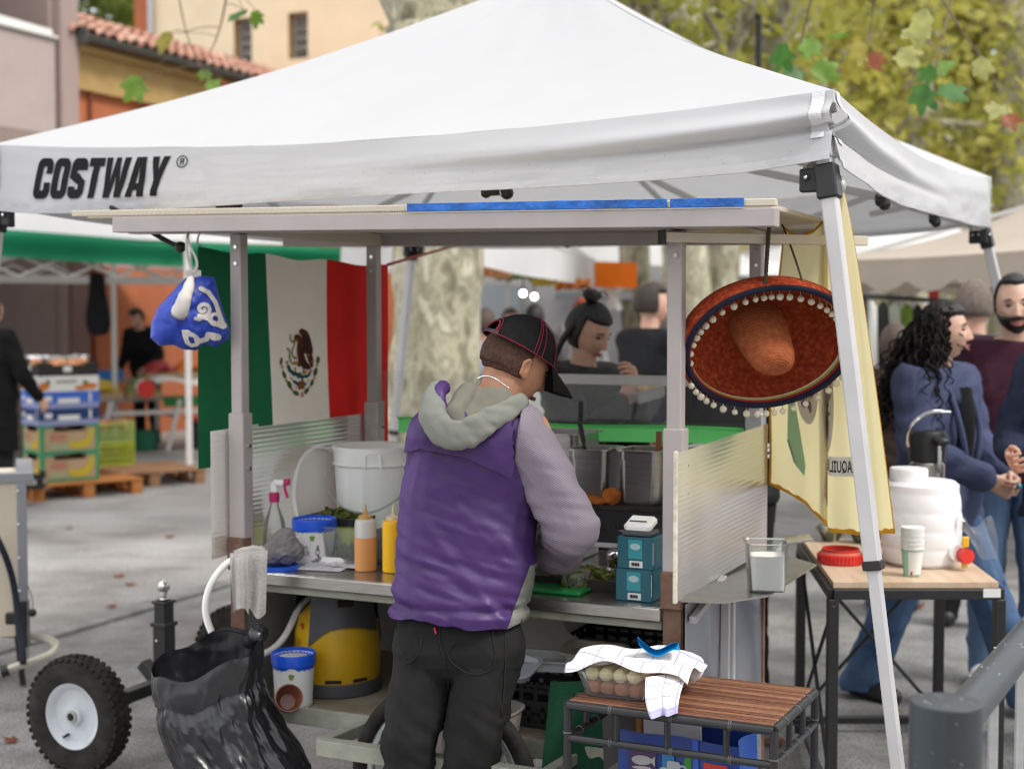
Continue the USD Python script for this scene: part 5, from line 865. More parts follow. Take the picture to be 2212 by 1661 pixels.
for k in range(2):
    t = thing('napkin_box', ('lower teal cardboard box of the two stacked by the right post', 'upper teal cardboard box carrying the card terminal')[k], 'box', pb_ + A(.004 * k, .04, .088 * k), ANG - .0)
    part(t, 'carton', box(.105, .085, .0875, .002, (0, 0, .0438)), teal_m); part(t, 'panel', box(.040, .001, .052, 0, (.0, -.0431, .055)), tealp); part(t, 'badge', decal(ell(.0, .062, .015, .009), .004, lambda q: np.stack([q[:, 0], np.full(len(q), -.0445), q[:, 1]], 1)), mk(f'badge_{k}', (.35, .5, .52), .4)); part(t, 'barcode_label', box(.038, .001, .018, 0, (.002, -.0432, .014)), label_w)
    part(t, 'barcode', cat([box(.0012 + .0006 * (i % 3), .001, .009, 0, (-.010 + .0026 * i, -.0442, .014)) for i in range(9)]), M['ink']); part(t, 'white_edge', box(.001, .001, .06, 0, (.051, -.0431, .045)), label_w)
pt = pb_ + A(.004, .04, .1765); t = thing('card_terminal', 'white card terminal in a dark cradle on top of the teal boxes', 'card terminal', pt, ANG)
part(t, 'cradle', box(.085, .075, .014, .004, (0, 0, .007)), dg); part(t, 'reader', xf(box(.078, .07, .026, .008), rot([1, 0, 0], .25), A(0, .0, .030)), M['white_plastic']); part(t, 'slot', xf(box(.05, .004, .003, .001), rot([1, 0, 0], .25), A(0, -.02, .0405)), dg)
t = thing('chrome_shaker', 'round chrome shaker lying beside the card terminal', 'shaker', G(1335, 1228, ZC + .04)); part(t, 'body', lathe([(.001, 0), (.026, .004), (.034, .02), (.034, .045), (.022, .06), (.001, .062)], 28), M['chrome'], smooth=True); part(t, 'cap', ball((0, -.02, .03), .019, 3), M['black_plastic'])
# powder tub on the side shelf
p = G(1655, 1272, SHZ + .001); t = thing('powder_tub', 'clear square tub half full of white powder on the side shelf', 'tub', p, ANG + .35)
part(t, 'tub', loft([np.c_[rrect(.105, .105, .02), np.full(20, z)] * A(k, k, 1) for z, k in ((0, .9), (.125, 1.05), (.128, 1.15), (.131, 1.15), (.128, 1.02), (.003, .88))]), clear_p)
part(t, 'powder', wob(sub(loft([np.c_[rrect(.1, .1, .02), np.full(20, z)] * A(k, k, 1) for z, k in ((.004, .87), (.095, .98))]), 2), .004, 25), mk('white_powder', (.88, .87, .86), .9), smooth=True)
part(t, 'powder_film', xf(grid(lambda u, v: np.stack([.0 + .045 * u, .047 + 0 * u, .05 + .07 * v * u], -1), 8, 8), None, A(0, -.0, 0)), mk('powder_film', (.78, .77, .75), .9)); part(t, 'lid_flap', xf(box(.07, .10, .004, .001), rot([0, 1, 0], -.15), A(.085, 0, .137)), clear_p)
# under the counter at right: crates, board, tub, dish, green cloth
crate_m = mk('black_crate', (.012, .012, .013), .5)
def crate(label, p, w, d, h, cat_='crate', m_=None, rz=ANG, name='produce_crate', holes=True, bars=True):
    t = thing(name, label, cat_, p, rz); m_ = m_ or crate_m; part(t, 'base', box(w - .006, d - .006, .008, .001, (0, 0, .006)), m_)
    for i, (L, R) in enumerate(((w, 0), (w, PI), (d, PI / 2), (d, -PI / 2))):
        o = (d if i < 2 else w) / 2; pg_ = sbox(-L / 2, 0, L / 2, h); n = max(3, int(L / .045))
        for k in range(n):
            x = -L / 2 + .02 + (L - .04) * (k + .5) / n; wv_ = (L - .04) / n * .36
            pg_ = pg_.difference(sbox(x - wv_, h * .62, x + wv_, h * .80)).difference(sbox(x - wv_, h * .88, x + wv_, h * .94))
            if holes: pg_ = pg_.difference(unary_union([Point(x + dx, h * z).buffer(.008) for dx, z in ((0, .18), (-.013, .31), (.013, .31), (0, .44))]))
            elif bars: pg_ = pg_.difference(sbox(x - wv_, h * .1, x + wv_, h * .3)).difference(sbox(x - wv_, h * .36, x + wv_, h * .56))
        part(t, 'side', xf(trimesh.creation.extrude_polygon(pg_, .006, engine='earcut'), rotz(R) @ rot([1, 0, 0], PI / 2), rotz(R) @ A(0, -o + .006, 0)), m_)
    return t
crate('black perforated crate on the deck behind the jeans', CL(.98, .22, DZ + .002), .44, .30, .125)
crate('second black crate standing deeper under the counter', CL(1.08, .60, DZ + .002), .42, .20, .17)
t = thing('chopping_board', 'grey white board with a hand hole leaning under the counter', 'board', CL(.80, .46, DZ + .02)); bp = unary_union([sbox(-.13, 0, .13, .16).buffer(-.03).buffer(.03), sbox(-.055, .1, .055, .262).buffer(-.03).buffer(.03), pl((-.1, .14), (-.05, .22), (.05, .22), (.11, .14))]).buffer(.012).buffer(-.012).difference(Point(0, .22).buffer(.02))
part(t, 'board', xf(trimesh.creation.extrude_polygon(bp, .012, engine='earcut'), rotz(ANG) @ rot([1, 0, 0], PI / 2 - .2)), mk('grey_board_plastic', (.42, .40, .37), .6))
for k, (a, b, z, rz_, w, d, lab) in enumerate(((.90, .22, DZ + .135, .2, .26, .16, 'white foam food tray lying across the black crate'), (.86, .12, DZ + .137, -.15, .18, .13, 'tilted white foam tray at the front of the crate'), (1.06, .27, DZ + .16, .1, .2, .15, 'beige foam tray on the top of the crate contents'))):
    t = thing('foam_tray', lab, 'tray', CL(a, b, z + .004), ANG + rz_); part(t, 'tray', xf(pan(w - .03, d - .03, .035, .012, .02), rot([1, .3, 0], (.0, .35, .1)[k])), (M['white_plastic'], mk('lilac_white', (.60, .60, .66), .5), mk('beige_foam', (.55, .49, .40), .6))[k])
t = thing('grey_tub', 'oval grey plastic tub on the frame behind the right knee', 'tub', CL(.83, -.06, DZ - .055), ANG); ov = lambda a, b, z: np.stack([a * np.sign(np.cos(th_)) * np.abs(np.cos(th_)) ** .6, b * np.sign(np.sin(th_)) * np.abs(np.sin(th_)) ** .6, np.full(40, z)], 1); th_ = np.linspace(0, 2 * PI, 41)[:-1]
part(t, 'tub', loft([ov(.105, .065, 0), ov(.115, .075, .03), ov(.130, .088, .135), ov(.136, .094, .137), ov(.136, .094, .142), ov(.126, .084, .139), ov(.108, .07, .02)]), mk('grey_tub_plastic', (.30, .275, .245), .45, vary=.08, vs=8), smooth=40); part(t, 'shelf', box(.30, .20, .012, .002, (0, 0, -.008)), M['old_paint'])
gc = mk('dark_green_cloth', (.010, .060, .030), .85, vary=.15, vs=9, bump=.2, bs=200, tl=.1)
def gcl(u, v): p0_, p1_ = CL(1.06, -.06, .60), CL(1.38, .08, .60); p = p0_ + np.multiply.outer(u, p1_ - p0_); return p + np.multiply.outer(-.56 * v, A(0, 0, 1)) + np.multiply.outer(-(.10 * v + .02 * np.sin(u * 15 + v * 2) * (.3 + v) + .03 * np.sin(u * 6 + 2) * v), V)
t = thing('green_cloth', 'dark green cloth hanging in folds behind the bamboo table', 'cloth', CL(1.1, -.1, .02)); part(t, 'cloth', grid(gcl, 60, 30), gc, world=True, smooth=True)
part(t, 'white_edge', grid(lambda u, v: gcl(.02 + .0 * u + .05 * v * u, .35 + .64 * u) + A(-.004, -.006, 0) - U * .02, 20, 6), M['white_fabric'], world=True, smooth=True)
t = thing('notice_board', 'white sheet with an orange edge standing behind the bamboo table', 'board', CL(1.38, -.05, .2), ANG); part(t, 'sheet', xf(box(.16, .006, .36, .001), rot([1, 0, 0], .1), A(.03, 0, .18)), mk('pale_blue_sheet', (.58, .60, .68), .5, c2=(.68, .68, .68), vs=8)); part(t, 'edge', xf(box(.016, .01, .36, .002), rot([1, 0, 0], .1), A(-.06, -.004, .18)), mk('orange_wood', (.36, .15, .05), .6)); part(t, 'dark_sheet', xf(box(.10, .006, .34, .001), rot([1, 0, 0], .1), A(-.12, .01, .17)), mk('dark_sheet', (.06, .05, .055), .5))
# ================================================================ around the cart
# black rubbish bag hanging from the front left leg
bagm = mk('black_bag', (.010, .010, .012), .26, bump=.7, bs=11, bd=.02, bt=RIDGE, extra={"coat_weight": .3, "coat_roughness": .2})
BG = 4.08
def BAG(u, v, o=0.0):                                  # u round, v down
    a = u * 2 * PI; px0 = np.interp(v, [0, .12, .3, .55, .8, 1], [440, 440, 455, 516, 560, 575]); hw = np.interp(v, [0, .12, .3, .6, .85, 1], [112, 106, 104, 122, 132, 112]); cx = (px0 - 1106) / F * BG; rx = hw / F * BG; ry = np.interp(v, [0, .15, .5, .85, 1], [.075, .085, .12, .16, .15])
    ztop = .612 + .050 * np.cos(a - .25) + .030 * np.sin(a) + .010 * np.sin(a * 5 + 1); zz = ztop * (1 - v) + .012 * v
    f = 1 + (.045 * np.sin(a * 9 + 3 * v + 1.5 * np.sin(v * 5)) + .05 * np.sin(a * 5 - 2.5 * v) ) * (.25 + v * .9)
    rg = lambda s1, s2, sd: 1 - 2 * np.abs(2 * meshkit.fbm(np.stack([np.cos(a) * s1 + 9, np.sin(a) * s1 + 9, v * s2 + 3 * np.sin(a)], -1), 2, sd) - 1)
    f = f + (.085 * rg(2.6, 2.2, 11) + .075 * rg(4.4, 5.5, 17) + .045 * rg(8., 9., 23)) * np.minimum(1, v * 4 + .15)
    f = f + .07 * (np.abs(wr(np.stack([np.cos(a) * 2.1, np.sin(a) * 2.1, v * 2.2], -1), 1.3, 3, 4)) * 2 - .35) * np.minimum(1, v * 5 + .2) - .12 * np.exp(-((v - .17) / .035) ** 2) * .5
    f = f + o
    return np.stack([cx + rx * f * np.cos(a), BG + ry * f * np.sin(a), zz], -1)
bag = thing('rubbish_bag', 'black plastic rubbish bag hooked on the front left cart leg', 'bag', BAG(np.array(.0), np.array(1.)) * A(0, 1, 0) + A((525 - 1106) / F * BG, 0, 0))
part(bag, 'bag', grid(lambda u, v: BAG(u, v), 220, 130), bagm, world=True, smooth=True)
part(bag, 'cuff', grid(lambda u, v: BAG(u, .165 * (1 - v) - .012 * np.sin(v * PI), .045 + .035 * np.sin(v * PI * .9) + .03 * np.sin(u * 31) * v), 150, 12), bagm, world=True, smooth=True)
part(bag, 'inner_lining', grid(lambda u, v: BAG(u, .02 + .3 * v, -.06 - .1 * v), 90, 10), bagm, world=True, smooth=True)
hk = W(548, 1376, 4.2); part(bag, 'hook_knot', wob(tube(spline([BAG(np.array(.02), np.array(.0)), W(540, 1385, 4.15), W(505, 1378, 4.26), W(490, 1392, 4.3)], 14), np.linspace(.03, .012, 14), 10), .006, 40), bagm, world=True, smooth=True)
tx = meshkit.text_mesh('110', .028, .0006, False); tv = np.array(tx.vertices); part(bag, 'lettering', TM(BAG(.905 + tv[:, 0] * .62, .66 - tv[:, 1] * 1.45, .022), tx.faces), mk('grey_ink', (.25, .27, .30), .6), world=True)

# trailer dolly: white hubbed wheels, axle bar, ball hitch
wc = A(-1.517, 4.88, .205); dl = thing('trailer_dolly', 'black trailer dolly with white hubbed tyres and a chrome ball hitch', 'trailer dolly', wc * A(1, 1, 0))
def dwheel(c, side):
    Rw = frame(V * side); aa = np.linspace(0, 2 * PI, 73)[:-1]
    prof = [(.115, -.030), (.118, -.038), (.150, -.048), (.182, -.044), (.200, -.028), (.205, 0), (.200, .028), (.182, .044), (.150, .048), (.118, .038), (.115, .030)]
    rings = [[((r + (.0045 if (r > .18 and (j + k) % 2) else 0)) * math.cos(a), (r + (.0045 if (r > .18 and (j + k) % 2) else 0)) * math.sin(a), z) for k, (r, z) in enumerate(prof)] for j, a in enumerate(aa)]
    w = part(dl, 'wheel', xf(loft(rings + rings[:1], caps=False, closed=False), Rw, c), M['black_rubber'], world=True, smooth=50)
    kn = []
    for j in range(44):
        for z in (-.034, -.011, .012, .035): a = 2 * PI * (j + (.5 if z in (-.011, .035) else 0)) / 44; kn.append(xf(box(.011, .017, .016, .002), rot([0, 0, 1], a), A(math.cos(a) * (.2045 if abs(z) < .02 else .197), math.sin(a) * (.2045 if abs(z) < .02 else .197), z)))
    part(w, 'tread', xf(cat(kn), Rw, c), M['black_rubber'], world=True)
    part(w, 'rim', xf(lathe([(.016, .030), (.030, .030), (.034, .012), (.060, .006), (.092, .010), (.106, .030), (.116, .036), (.118, .030), (.116, -.03), (.016, -.03)], 48), Rw, c), mk(f'rim_white_{side + 1}', (.62, .66, .70), .45, c2=(.50, .52, .53), vs=9), world=True, smooth=40)
    part(w, 'hub', xf(cat([cyl(A(0, 0, .0), A(0, 0, .040), .021, 20)]), Rw, c), M['zinc'], world=True); part(w, 'bore', xf(cyl(A(0, 0, .030), A(0, 0, .0415), .0135, 16), Rw, c), dark_void, world=True)
    part(w, 'valve', xf(cyl(A(-.035, -.072, .012), A(-.04, -.078, .034), .005, 8), Rw, c), M['black_plastic'], world=True)
dwheel(wc, -1); dwheel(wc + V * .95, 1)
part(dl, 'axle', beam(wc + V * .03, wc + V * .92, .045, .045), M['black_plastic'], world=True)
hp = wc + V * .47; kk = mk('black_paint', (.015, .015, .016), .3); hz = np.array([hp[0], hp[1], 0])
part(dl, 'post', cat([xf(box(.062, .062, .26, .004), RC, hz + A(0, 0, .30)), xf(box(.075, .075, .016, .003), RC, hz + A(0, 0, .43)), xf(box(.055, .055, .09, .004), RC, hz + A(0, 0, .475)), xf(box(.066, .066, .010, .002), RC, hz + A(0, 0, .515))]), kk, world=True)
part(dl, 'hitch_ball', cat([ball(hz + A(0, 0, .572), .0245, 4), cyl(hz + A(0, 0, .52), hz + A(0, 0, .555), .012, 16, .015), cyl(hz + A(0, 0, .52), hz + A(0, 0, .53), .02, 6)]), M['chrome'], world=True, smooth=True)
part(dl, 'bolt', cat([ball(hz - V * .034 - U * .008 + A(0, 0, .37), .006, 1)]), M['chrome'], world=True)
part(dl, 'handle_bar', cat([beam(hz + A(0, 0, .2), hz + U * .5 + A(0, 0, .13), .045, .045), beam(hz - U * .10 + A(0, 0, .27), hz + U * .02 + A(0, 0, .16), .05, .04), cyl(hz + U * .16 - V * .02 + A(0, 0, .012), hz + U * .16 - V * .02 + A(0, 0, .18), .02, 12)]), kk, world=True)

# bamboo side table
BZ = .64; c4 = [G(x, y, BZ - .012) for x, y in ((1226, 1522), (1672, 1578), (1760, 1496), (1502, 1466))]; c4[3] = c4[0] + (c4[2] - c4[1])
bt = thing('bamboo_table', 'low black framed table with a slatted brown bamboo top', 'table', (c4[0] + c4[2]) / 2 * A(1, 1, 0))
fr = mk('black_lacquer', (.016, .016, .017), .35, vary=.2, vs=20)
fr2 = mk('node_grey', (.10, .10, .10), .4)
dn = A(0, 0, 1)
for c in c4: part(bt, 'leg', tube([c * A(1, 1, 0) + A(0, 0, .005), c], .0105, 12), fr, world=True)
nodes = []
for zz, r_ in ((BZ - .012, .0115), (BZ - .012 - .082, .0095)):
    for i in range(4):
        a, b = c4[i].copy(), c4[(i + 1) % 4].copy(); a[2] = b[2] = zz; part(bt, 'rail', tube([a, b], r_, 12), fr, world=True)
        for f in (.22, .52, .80): p = a + (b - a) * f; d = unit(b - a); nodes += [cyl(p - d * .0035, p - d * .0015, r_ + .0014, 12), cyl(p + d * .0015, p + d * .0035, r_ + .0014, 12)]
for i in range(4):
    for f in ((.25, .5, .78) if i % 2 == 0 else (.36, .68)): p = c4[i] + (c4[(i + 1) % 4] - c4[i]) * f; part(bt, 'spindle', tube([p - dn * .082, p], .0078, 10), fr, world=True)
    for z_ in (.42, .30, .56): p = c4[i] * A(1, 1, 0) + A(0, 0, z_); nodes.append(cyl(p - dn * .002, p + dn * .002, .0118, 12))
part(bt, 'node_rings', cat(nodes), fr2, world=True)
sl = [mk(f'bamboo_{n}', c, .42, c2=c2, vs=3, stretch=(3, 40, 40), bump=.15, bs=60) for n, c, c2 in (('a', (.115, .044, .021), (.20, .085, .042)), ('b', (.075, .026, .014), (.17, .06, .03)), ('c', (.18, .075, .037), (.30, .14, .07)))]
n = 17; ex = unit(c4[1] - c4[0]); ey = (c4[3] - c4[0]); wid = np.linalg.norm(ey) / n
for k in range(n):
    a = c4[0] + ey * ((k + .5) / n) + ex * .004; L = np.linalg.norm(c4[1] - c4[0]) - .008; m = xf(box(L, wid - .0052, .008, .002), np.stack([ex, unit(ey - ex * np.dot(ey, ex)), dn], 1), a + ex * L / 2 + dn * (.010 + .0012 * math.sin(k * 2.3)))
    part(bt, 'slat', m, sl[(k * 7 + k // 3) % 3], world=True)
# bread box, tea towel and blue lid on it
TZ = BZ + .003; p = G(1345, 1508, TZ); ang2 = math.atan2(ex[1], ex[0])
t = thing('bread_box', 'clear box of pale cheese and pink ham slices under the checked towel', 'box', p + A(0, .05, 0), ang2)
part(t, 'box', loft([np.c_[rrect(.165, .115, .03), np.full(20, 0.)], np.c_[rrect(.20, .15, .03), np.full(20, .062)], np.c_[rrect(.212, .162, .03), np.full(20, .063)], np.c_[rrect(.212, .162, .03), np.full(20, .066)], np.c_[rrect(.196, .146, .03), np.full(20, .064)], np.c_[rrect(.162, .112, .03), np.full(20, .003)]]), clear_p)
hm, bm = mk('pink_ham', (.72, .33, .22), .5, vary=.12, vs=30), mk('pale_cheese', (.85, .75, .48), .55, vary=.06, vs=20)
for i in range(4): part(t, 'ham_roll', wob(xf(sub(box(.037, .10, .030, .008), 2), None, (-.058 + .038 * i, -.004, .0205)), .0022, 60, i), hm, smooth=60); part(t, 'cheese_roll', wob(xf(sub(box(.036, .10, .034, .011), 2), None, (-.062 + .037 * i, -.004, .0545)), .002, 50, i + 9), bm, smooth=60)
tea = usdkit.material(stage, '/World/Looks/checked_towel', {"uv": ("uvmap", {"attribute": "st"}), "s": ("separate_xyz", {}), "a": ("math", {"math_type": "fraction"}), "b": ("math", {"math_type": "fraction"}), "m1": ("math", {"math_type": "multiply", "value2": 6.5}), "m2": ("math", {"math_type": "multiply", "value2": 4.5}),
    "c1": ("math", {"math_type": "less_than", "value2": .055}), "c2": ("math", {"math_type": "less_than", "value2": .06}), "mx": ("math", {"math_type": "maximum"}), "e": ("math", {"math_type": "greater_than", "value2": .86}), "k": ("mix_color", {"a": (.70, .66, .62), "b": (.30, .30, .45)}), "k2": ("mix_color", {"b": (.38, .37, .62)}), "ef": ("math", {"math_type": "multiply", "value2": .75}),
    "p": ("principled_bsdf", {"roughness": .9}), "n": ("noise_texture", {"scale": 500.}), "bp": ("bump", {"strength": .4, "distance": .001})},
    [("uv.UV", "s.vector"), ("s.x", "m1.value1"), ("s.y", "m2.value1"), ("m1.value", "a.value1"), ("m2.value", "b.value1"), ("a.value", "c1.value1"), ("b.value", "c2.value1"), ("c1.value", "mx.value1"), ("c2.value", "mx.value2"), ("mx.value", "k.fac"),
     ("s.y", "e.value1"), ("e.value", "ef.value1"), ("ef.value", "k2.fac"), ("k.result", "k2.a"), ("k2.result", "p.base_color"), ("n.fac", "bp.height"), ("bp.normal", "p.normal")], surface="p.BSDF")
def clothpart(t, name, fn, nu, nv, mat, uvr=(0, 1, 0, 1)):
    u, v = np.meshgrid(np.linspace(0, 1, nu), np.linspace(0, 1, nv), indexing='ij'); P = fn(u, v); m = loft(P, closed=False, caps=False)
    m = xf(m, t.R.T, -t.R.T @ t.t); path = numbered(t.path, name); usdkit.mesh(stage, path, m, mat, smooth=True, uv=np.stack([uvr[0] + (uvr[1] - uvr[0]) * u, uvr[2] + (uvr[3] - uvr[2]) * v], -1).reshape(-1, 2))
tt = thing('tea_towel', 'white checked tea towel with blue border draped over the bread box', 'towel', G(1360, 1450, TZ + .07))
tbl = lambda px, py, z: G(px, py, z)
q00, q10 = G(1219, 1434, TZ + .086), G(1486, 1456, TZ + .086)
def tea_top(u, v):                                     # v from the back to the hanging front edge
    p = q00 + np.multiply.outer(u, q10 - q00); n_y = unit(np.cross(dn, ex)); k = np.clip((v - .45) / .55, 0, 1)
    p = p + np.multiply.outer(.165 - .165 * np.sin(v * PI / 2), n_y) + np.multiply.outer(-.016 * k ** 2 * (.55 + .45 * np.sin(u * 7 + 2)) * 1.0 + .008 * np.sin(u * 12 + v * 4) + .010 * np.sin(v * 9 + u * 3) * (1 - k) + .012 * np.sin(u * PI) , dn)
    return p - np.multiply.outer(.012 * (u > .93) * (u - .93) * 14, dn)
clothpart(tt, 'cloth', tea_top, 60, 36, tea, (0, 1, 0, .75))
def tea_hang(u, v):
    a = G(1395, 1462, TZ + .074); b = G(1490, 1448, TZ + .080); p = a + np.multiply.outer(u, b - a); n_y = unit(np.cross(dn, ex)); pinch = 1 - .42 * v
    p = p + np.multiply.outer((u - .6) * (pinch - 1), b - a) + np.multiply.outer(.018 * v, ex) - np.multiply.outer(.10 * np.sin(v * PI / 2) + .012 * np.sin(u * 11) * v, n_y) - np.multiply.outer(.078 * v ** 1.3, dn)
    return p
clothpart(tt, 'corner', tea_hang, 30, 30, tea, (.3, .65, .25, 1.0))
part(tt, 'roll', wob(tube(spline([G(1440, 1420, TZ + .07), G(1470, 1418, TZ + .08), G(1492, 1425, TZ + .07), G(1494, 1455, TZ + .05)], 18), np.linspace(.014, .022, 18), 14), .006, 35), mk('towel_white', (.66, .63, .60), .9), world=True, smooth=True)
bl = mk('sky_blue_plastic', (.01, .25, .56), .35); bp_ = G(1424, 1418, TZ + .10)
single('blue_scoop', wob(grid(lambda u, v: bp_ + np.stack([.055 * (u - .5) * 1.9, .03 * np.sin(v * PI), .018 * np.cos(u * PI * 1.1) ** 2 + .018 * (1 - v) + .014 * np.exp(-u * 9)], -1), 30, 14), .001, 30), bl, 'curved sky blue plastic lid on top of the tea towel', 'lid', smooth=True)
# blue shopping bag under the table
bb = thing('shopping_bag', 'blue woven shopping bag with food pictures under the bamboo table', 'bag', G(1465, 1660, .02) * A(1, 1, 0) + A(0, 0, .02), 0)
pA, pB = W(1338, 1572, 3.66), W(1596, 1612, 3.50); bu = pB - pA; bh = .40; bw = A(.12, .22, 0) * .55
bagblue = mk('bag_blue', (.012, .055, .32), .42, c2=(.006, .03, .20), vs=7, bump=.2, bs=12)
fb_ = lambda u, v, o=0.0: pA + np.multiply.outer(u * (1 + .09 * v) - .045 * v, bu) - np.multiply.outer(bh * v, dn) - np.multiply.outer(.05 * np.sin(v * 2) + .010 * np.sin(u * 9 + v * 4) + o, unit(A(.1, 1, 0)))
part(bb, 'front', grid(lambda u, v: fb_(u, v), 30, 20), bagblue, world=True, smooth=True)
part(bb, 'side', grid(lambda u, v: pB + np.multiply.outer(u, bw) + np.multiply.outer(.045 * v, bu) - np.multiply.outer(bh * v, dn) - np.multiply.outer(.05 * np.sin(v * 2) * (1 - u), unit(A(.1, 1, 0))) - np.multiply.outer(.02 * np.sin(u * PI), unit(bu)), 12, 14), mk('bag_side_blue', (.015, .10, .48), .4), world=True, smooth=True)
part(bb, 'back', grid(lambda u, v: pA + bw + np.multiply.outer(u, bu) - np.multiply.outer(bh * v + 0 * u - .015, dn), 12, 8), bagblue, world=True, smooth=True)
part(bb, 'seam', grid(lambda u, v: fb_(.62 + .05 * v + 0 * u, u, .004), 20, 3), mk('bag_seam_blue', (.02, .10, .55), .4), world=True, smooth=True)
bpr = lambda sh, m_, o=.005: part(bb, 'picture', decal(sh, .03, lambda q: fb_(q[:, 0], q[:, 1] * .85 - .035, o)), m_, world=True, smooth=True)
bpr(sbox(.10, .14, .32, .40), mk('pic_plum', (.07, .03, .10), .5)); bpr(unary_union([ell(.20, .235, .085, .035), pl((.265, .235), (.31, .20), (.31, .275)), ell(.2, .29, .08, .012)]), mk('pic_grey', (.40, .40, .40), .5), .007)
bpr(sbox(.37, .16, .47, .40), mk('pic_cyan', (.02, .20, .45), .5)); bpr(unary_union([sbox(.41, .22, .52, .36).buffer(-.02).buffer(.02), Point(.54, .28).buffer(.045).difference(Point(.54, .28).buffer(.03)), ell(.385, .32, .05, .05)]), mk('pic_silver', (.42, .45, .48), .5), .007)
bpr(ell(.60, .22, .05, .06).intersection(sbox(0, 0, .612, 1)), mk('pic_green', (.03, .25, .02), .5)); bpr(pl((.545, .26), (.62, .28), (.62, .38), (.58, .38)), mk('pic_red', (.38, .03, .02), .5), .007)
bpr(sbox(.71, .18, .90, .42), mk('pic_bright_red', (.55, .03, .02), .5)); bpr(ell(.80, .33, .085, .10), mk('pic_pink', (.60, .40, .36), .5), .007); bpr(ell(.81, .34, .05, .07), mk('pic_meat', (.30, .10, .04), .5), .009)
t = thing('wooden_handle', 'pale wooden stick leaning behind the blue shopping bag', 'stick', W(1560, 1600, 3.72) - A(0, 0, .2)); part(t, 'stick', tube([W(1545, 1610, 3.72) - A(.06, 0, .12), W(1600, 1575, 3.74)], [.018, .012], 8), mk('pale_wood', (.5, .33, .17), .6), world=True)

# wooden topped table with drinks
tA, tB, tC, tD = A(1.021, 4.455, 0), A(1.551, 4.455, 0), A(1.632, 5.345, 0), A(1.102, 5.345, 0); TT = .75
tb = thing('drinks_table', 'desk with pale wood top and thin black steel frame at right', 'table', (tA + tC) / 2)
woodtop = mk('pale_wood_top', (.48, .34, .22), .5, c2=(.60, .46, .33), vs=2.2, stretch=(14, 1.4, 6), bump=.05)
def quad(o, z0, z1): pts = np.array([tA, tB, tC, tD])[:, :2]; return xf(trimesh.creation.extrude_polygon(Polygon(pts).buffer(o, join_style=2), z1 - z0, engine='earcut'), None, (0, 0, z0))
part(tb, 'top', xf(quad(-.002, TT - .018, TT), None, None), woodtop, world=True)
part(tb, 'top_edge', cat([beam(a + A(0, 0, TT - .036), b + A(0, 0, TT - .036), .034, .032) for a, b in ((tA, tB), (tB, tC), (tC, tD), (tD, tA))]), M['black_plastic'], world=True)
for c in (tA, tB, tC, tD): i = unit((tA + tC) / 2 - c) * .0; part(tb, 'leg', beam(c + i + A(0, 0, .004), c + i + A(0, 0, TT - .052), .034, .034), M['black_plastic'], world=True)
part(tb, 'stretcher', cat([beam(tD + A(0, 0, .05), tC + A(0, 0, .05), .026, .026), beam(tA + A(0, 0, .05), tD + A(0, 0, .05), .022, .022), beam(tB + A(0, 0, .05), tC + A(0, 0, .05), .022, .022)]), M['black_plastic'], world=True)
for a, b in ((tA, tD), (tD, tC)): part(tb, 'cross_brace', tube([a + A(0, 0, .08), b + A(0, 0, TT - .07)], .007, 8), M['black_plastic'], world=True); part(tb, 'cross_brace', tube([b + A(.0, -.004, .08), a + A(.0, -.016, TT - .07)], .007, 8), M['black_plastic'], world=True)
part(tb, 'tape_label', box(.055, .002, .028, .0, tB + A(-.03, -.0185, TT - .03)), label_w, world=True)
TY = TT + .001
p = G(1999, 1230, TY) + A(.02, .125, 0); t = thing('drink_dispenser', 'white ribbed drink barrel with red tap on the wood topped table', 'dispenser', p)
hs = mk('barrel_white', (.80, .79, .80), .3, vary=.02, extra={"subsurface_weight": .2})
part(t, 'barrel', lathe([(.001, 0), (.112, 0), (.118, .008)] + [(.120 + .012 * math.sin(PI * z / .27) + .0035 * (abs(math.sin(z * PI / .062)) ** .5), z) for z in np.linspace(.012, .262, 46)] + [(.124, .272), (.110, .285), (.001, .287)], 56), hs, smooth=40)
part(t, 'lid', lathe([(.001, .286), (.062, .286), (.064, .29), (.064, .322), (.060, .328), (.001, .328)], 40, (-.045, 0, 0)), hs, smooth=40)
ta = A(.085, -.105, .055); part(t, 'tap_ring', cyl(ta + A(-.006, .02, 0), ta + A(.004, -.022, 0), .030, 24), hs); part(t, 'tap_knob', cyl(ta + A(.018, -.022, -.006), ta + A(.026, -.052, -.006), .025, 20), M['red']); part(t, 'tap_lever', box(.022, .012, .036, .003, ta + A(.022, -.036, .040)), mk('yellow_plastic', (.75, .42, .01), .4)); part(t, 'spout', cyl(ta + A(.02, -.035, -.03), ta + A(.02, -.035, -.048), .010, 10), mk('yellow_spout', (.7, .4, .08), .4))
part(t, 'plastic_film', wob(grid(lambda u, v: A(.07, -.09, .16) + np.stack([.13 * u + .03 * v, -.03 * u - .02 * np.sin(v * 4), -.11 * v * (.4 + u) + .02 * np.sin(u * 8)], -1), 20, 14), .008, 30), pane('film', (.97, .97, .97), .9, .1, haze=(.7, .7, .7)), smooth=True)
p = G(2018, 1185, TY) + A(.02, .17, 0); t = thing('pump_thermos', 'steel pump thermos with black head and chrome handle behind the drink barrel', 'thermos', p)
part(t, 'flask', lathe([(.001, 0), (.062, 0), (.066, .01), (.066, .29), (.05, .31), (.001, .31)], 36), M['steel'], smooth=40); part(t, 'head', cat([lathe([(.001, .305), (.068, .305), (.070, .33), (.070, .40), (.062, .415), (.001, .418)], 36), box(.05, .10, .03, .01, (.02, -.08, .385))]), M['black_plastic'], smooth=40)
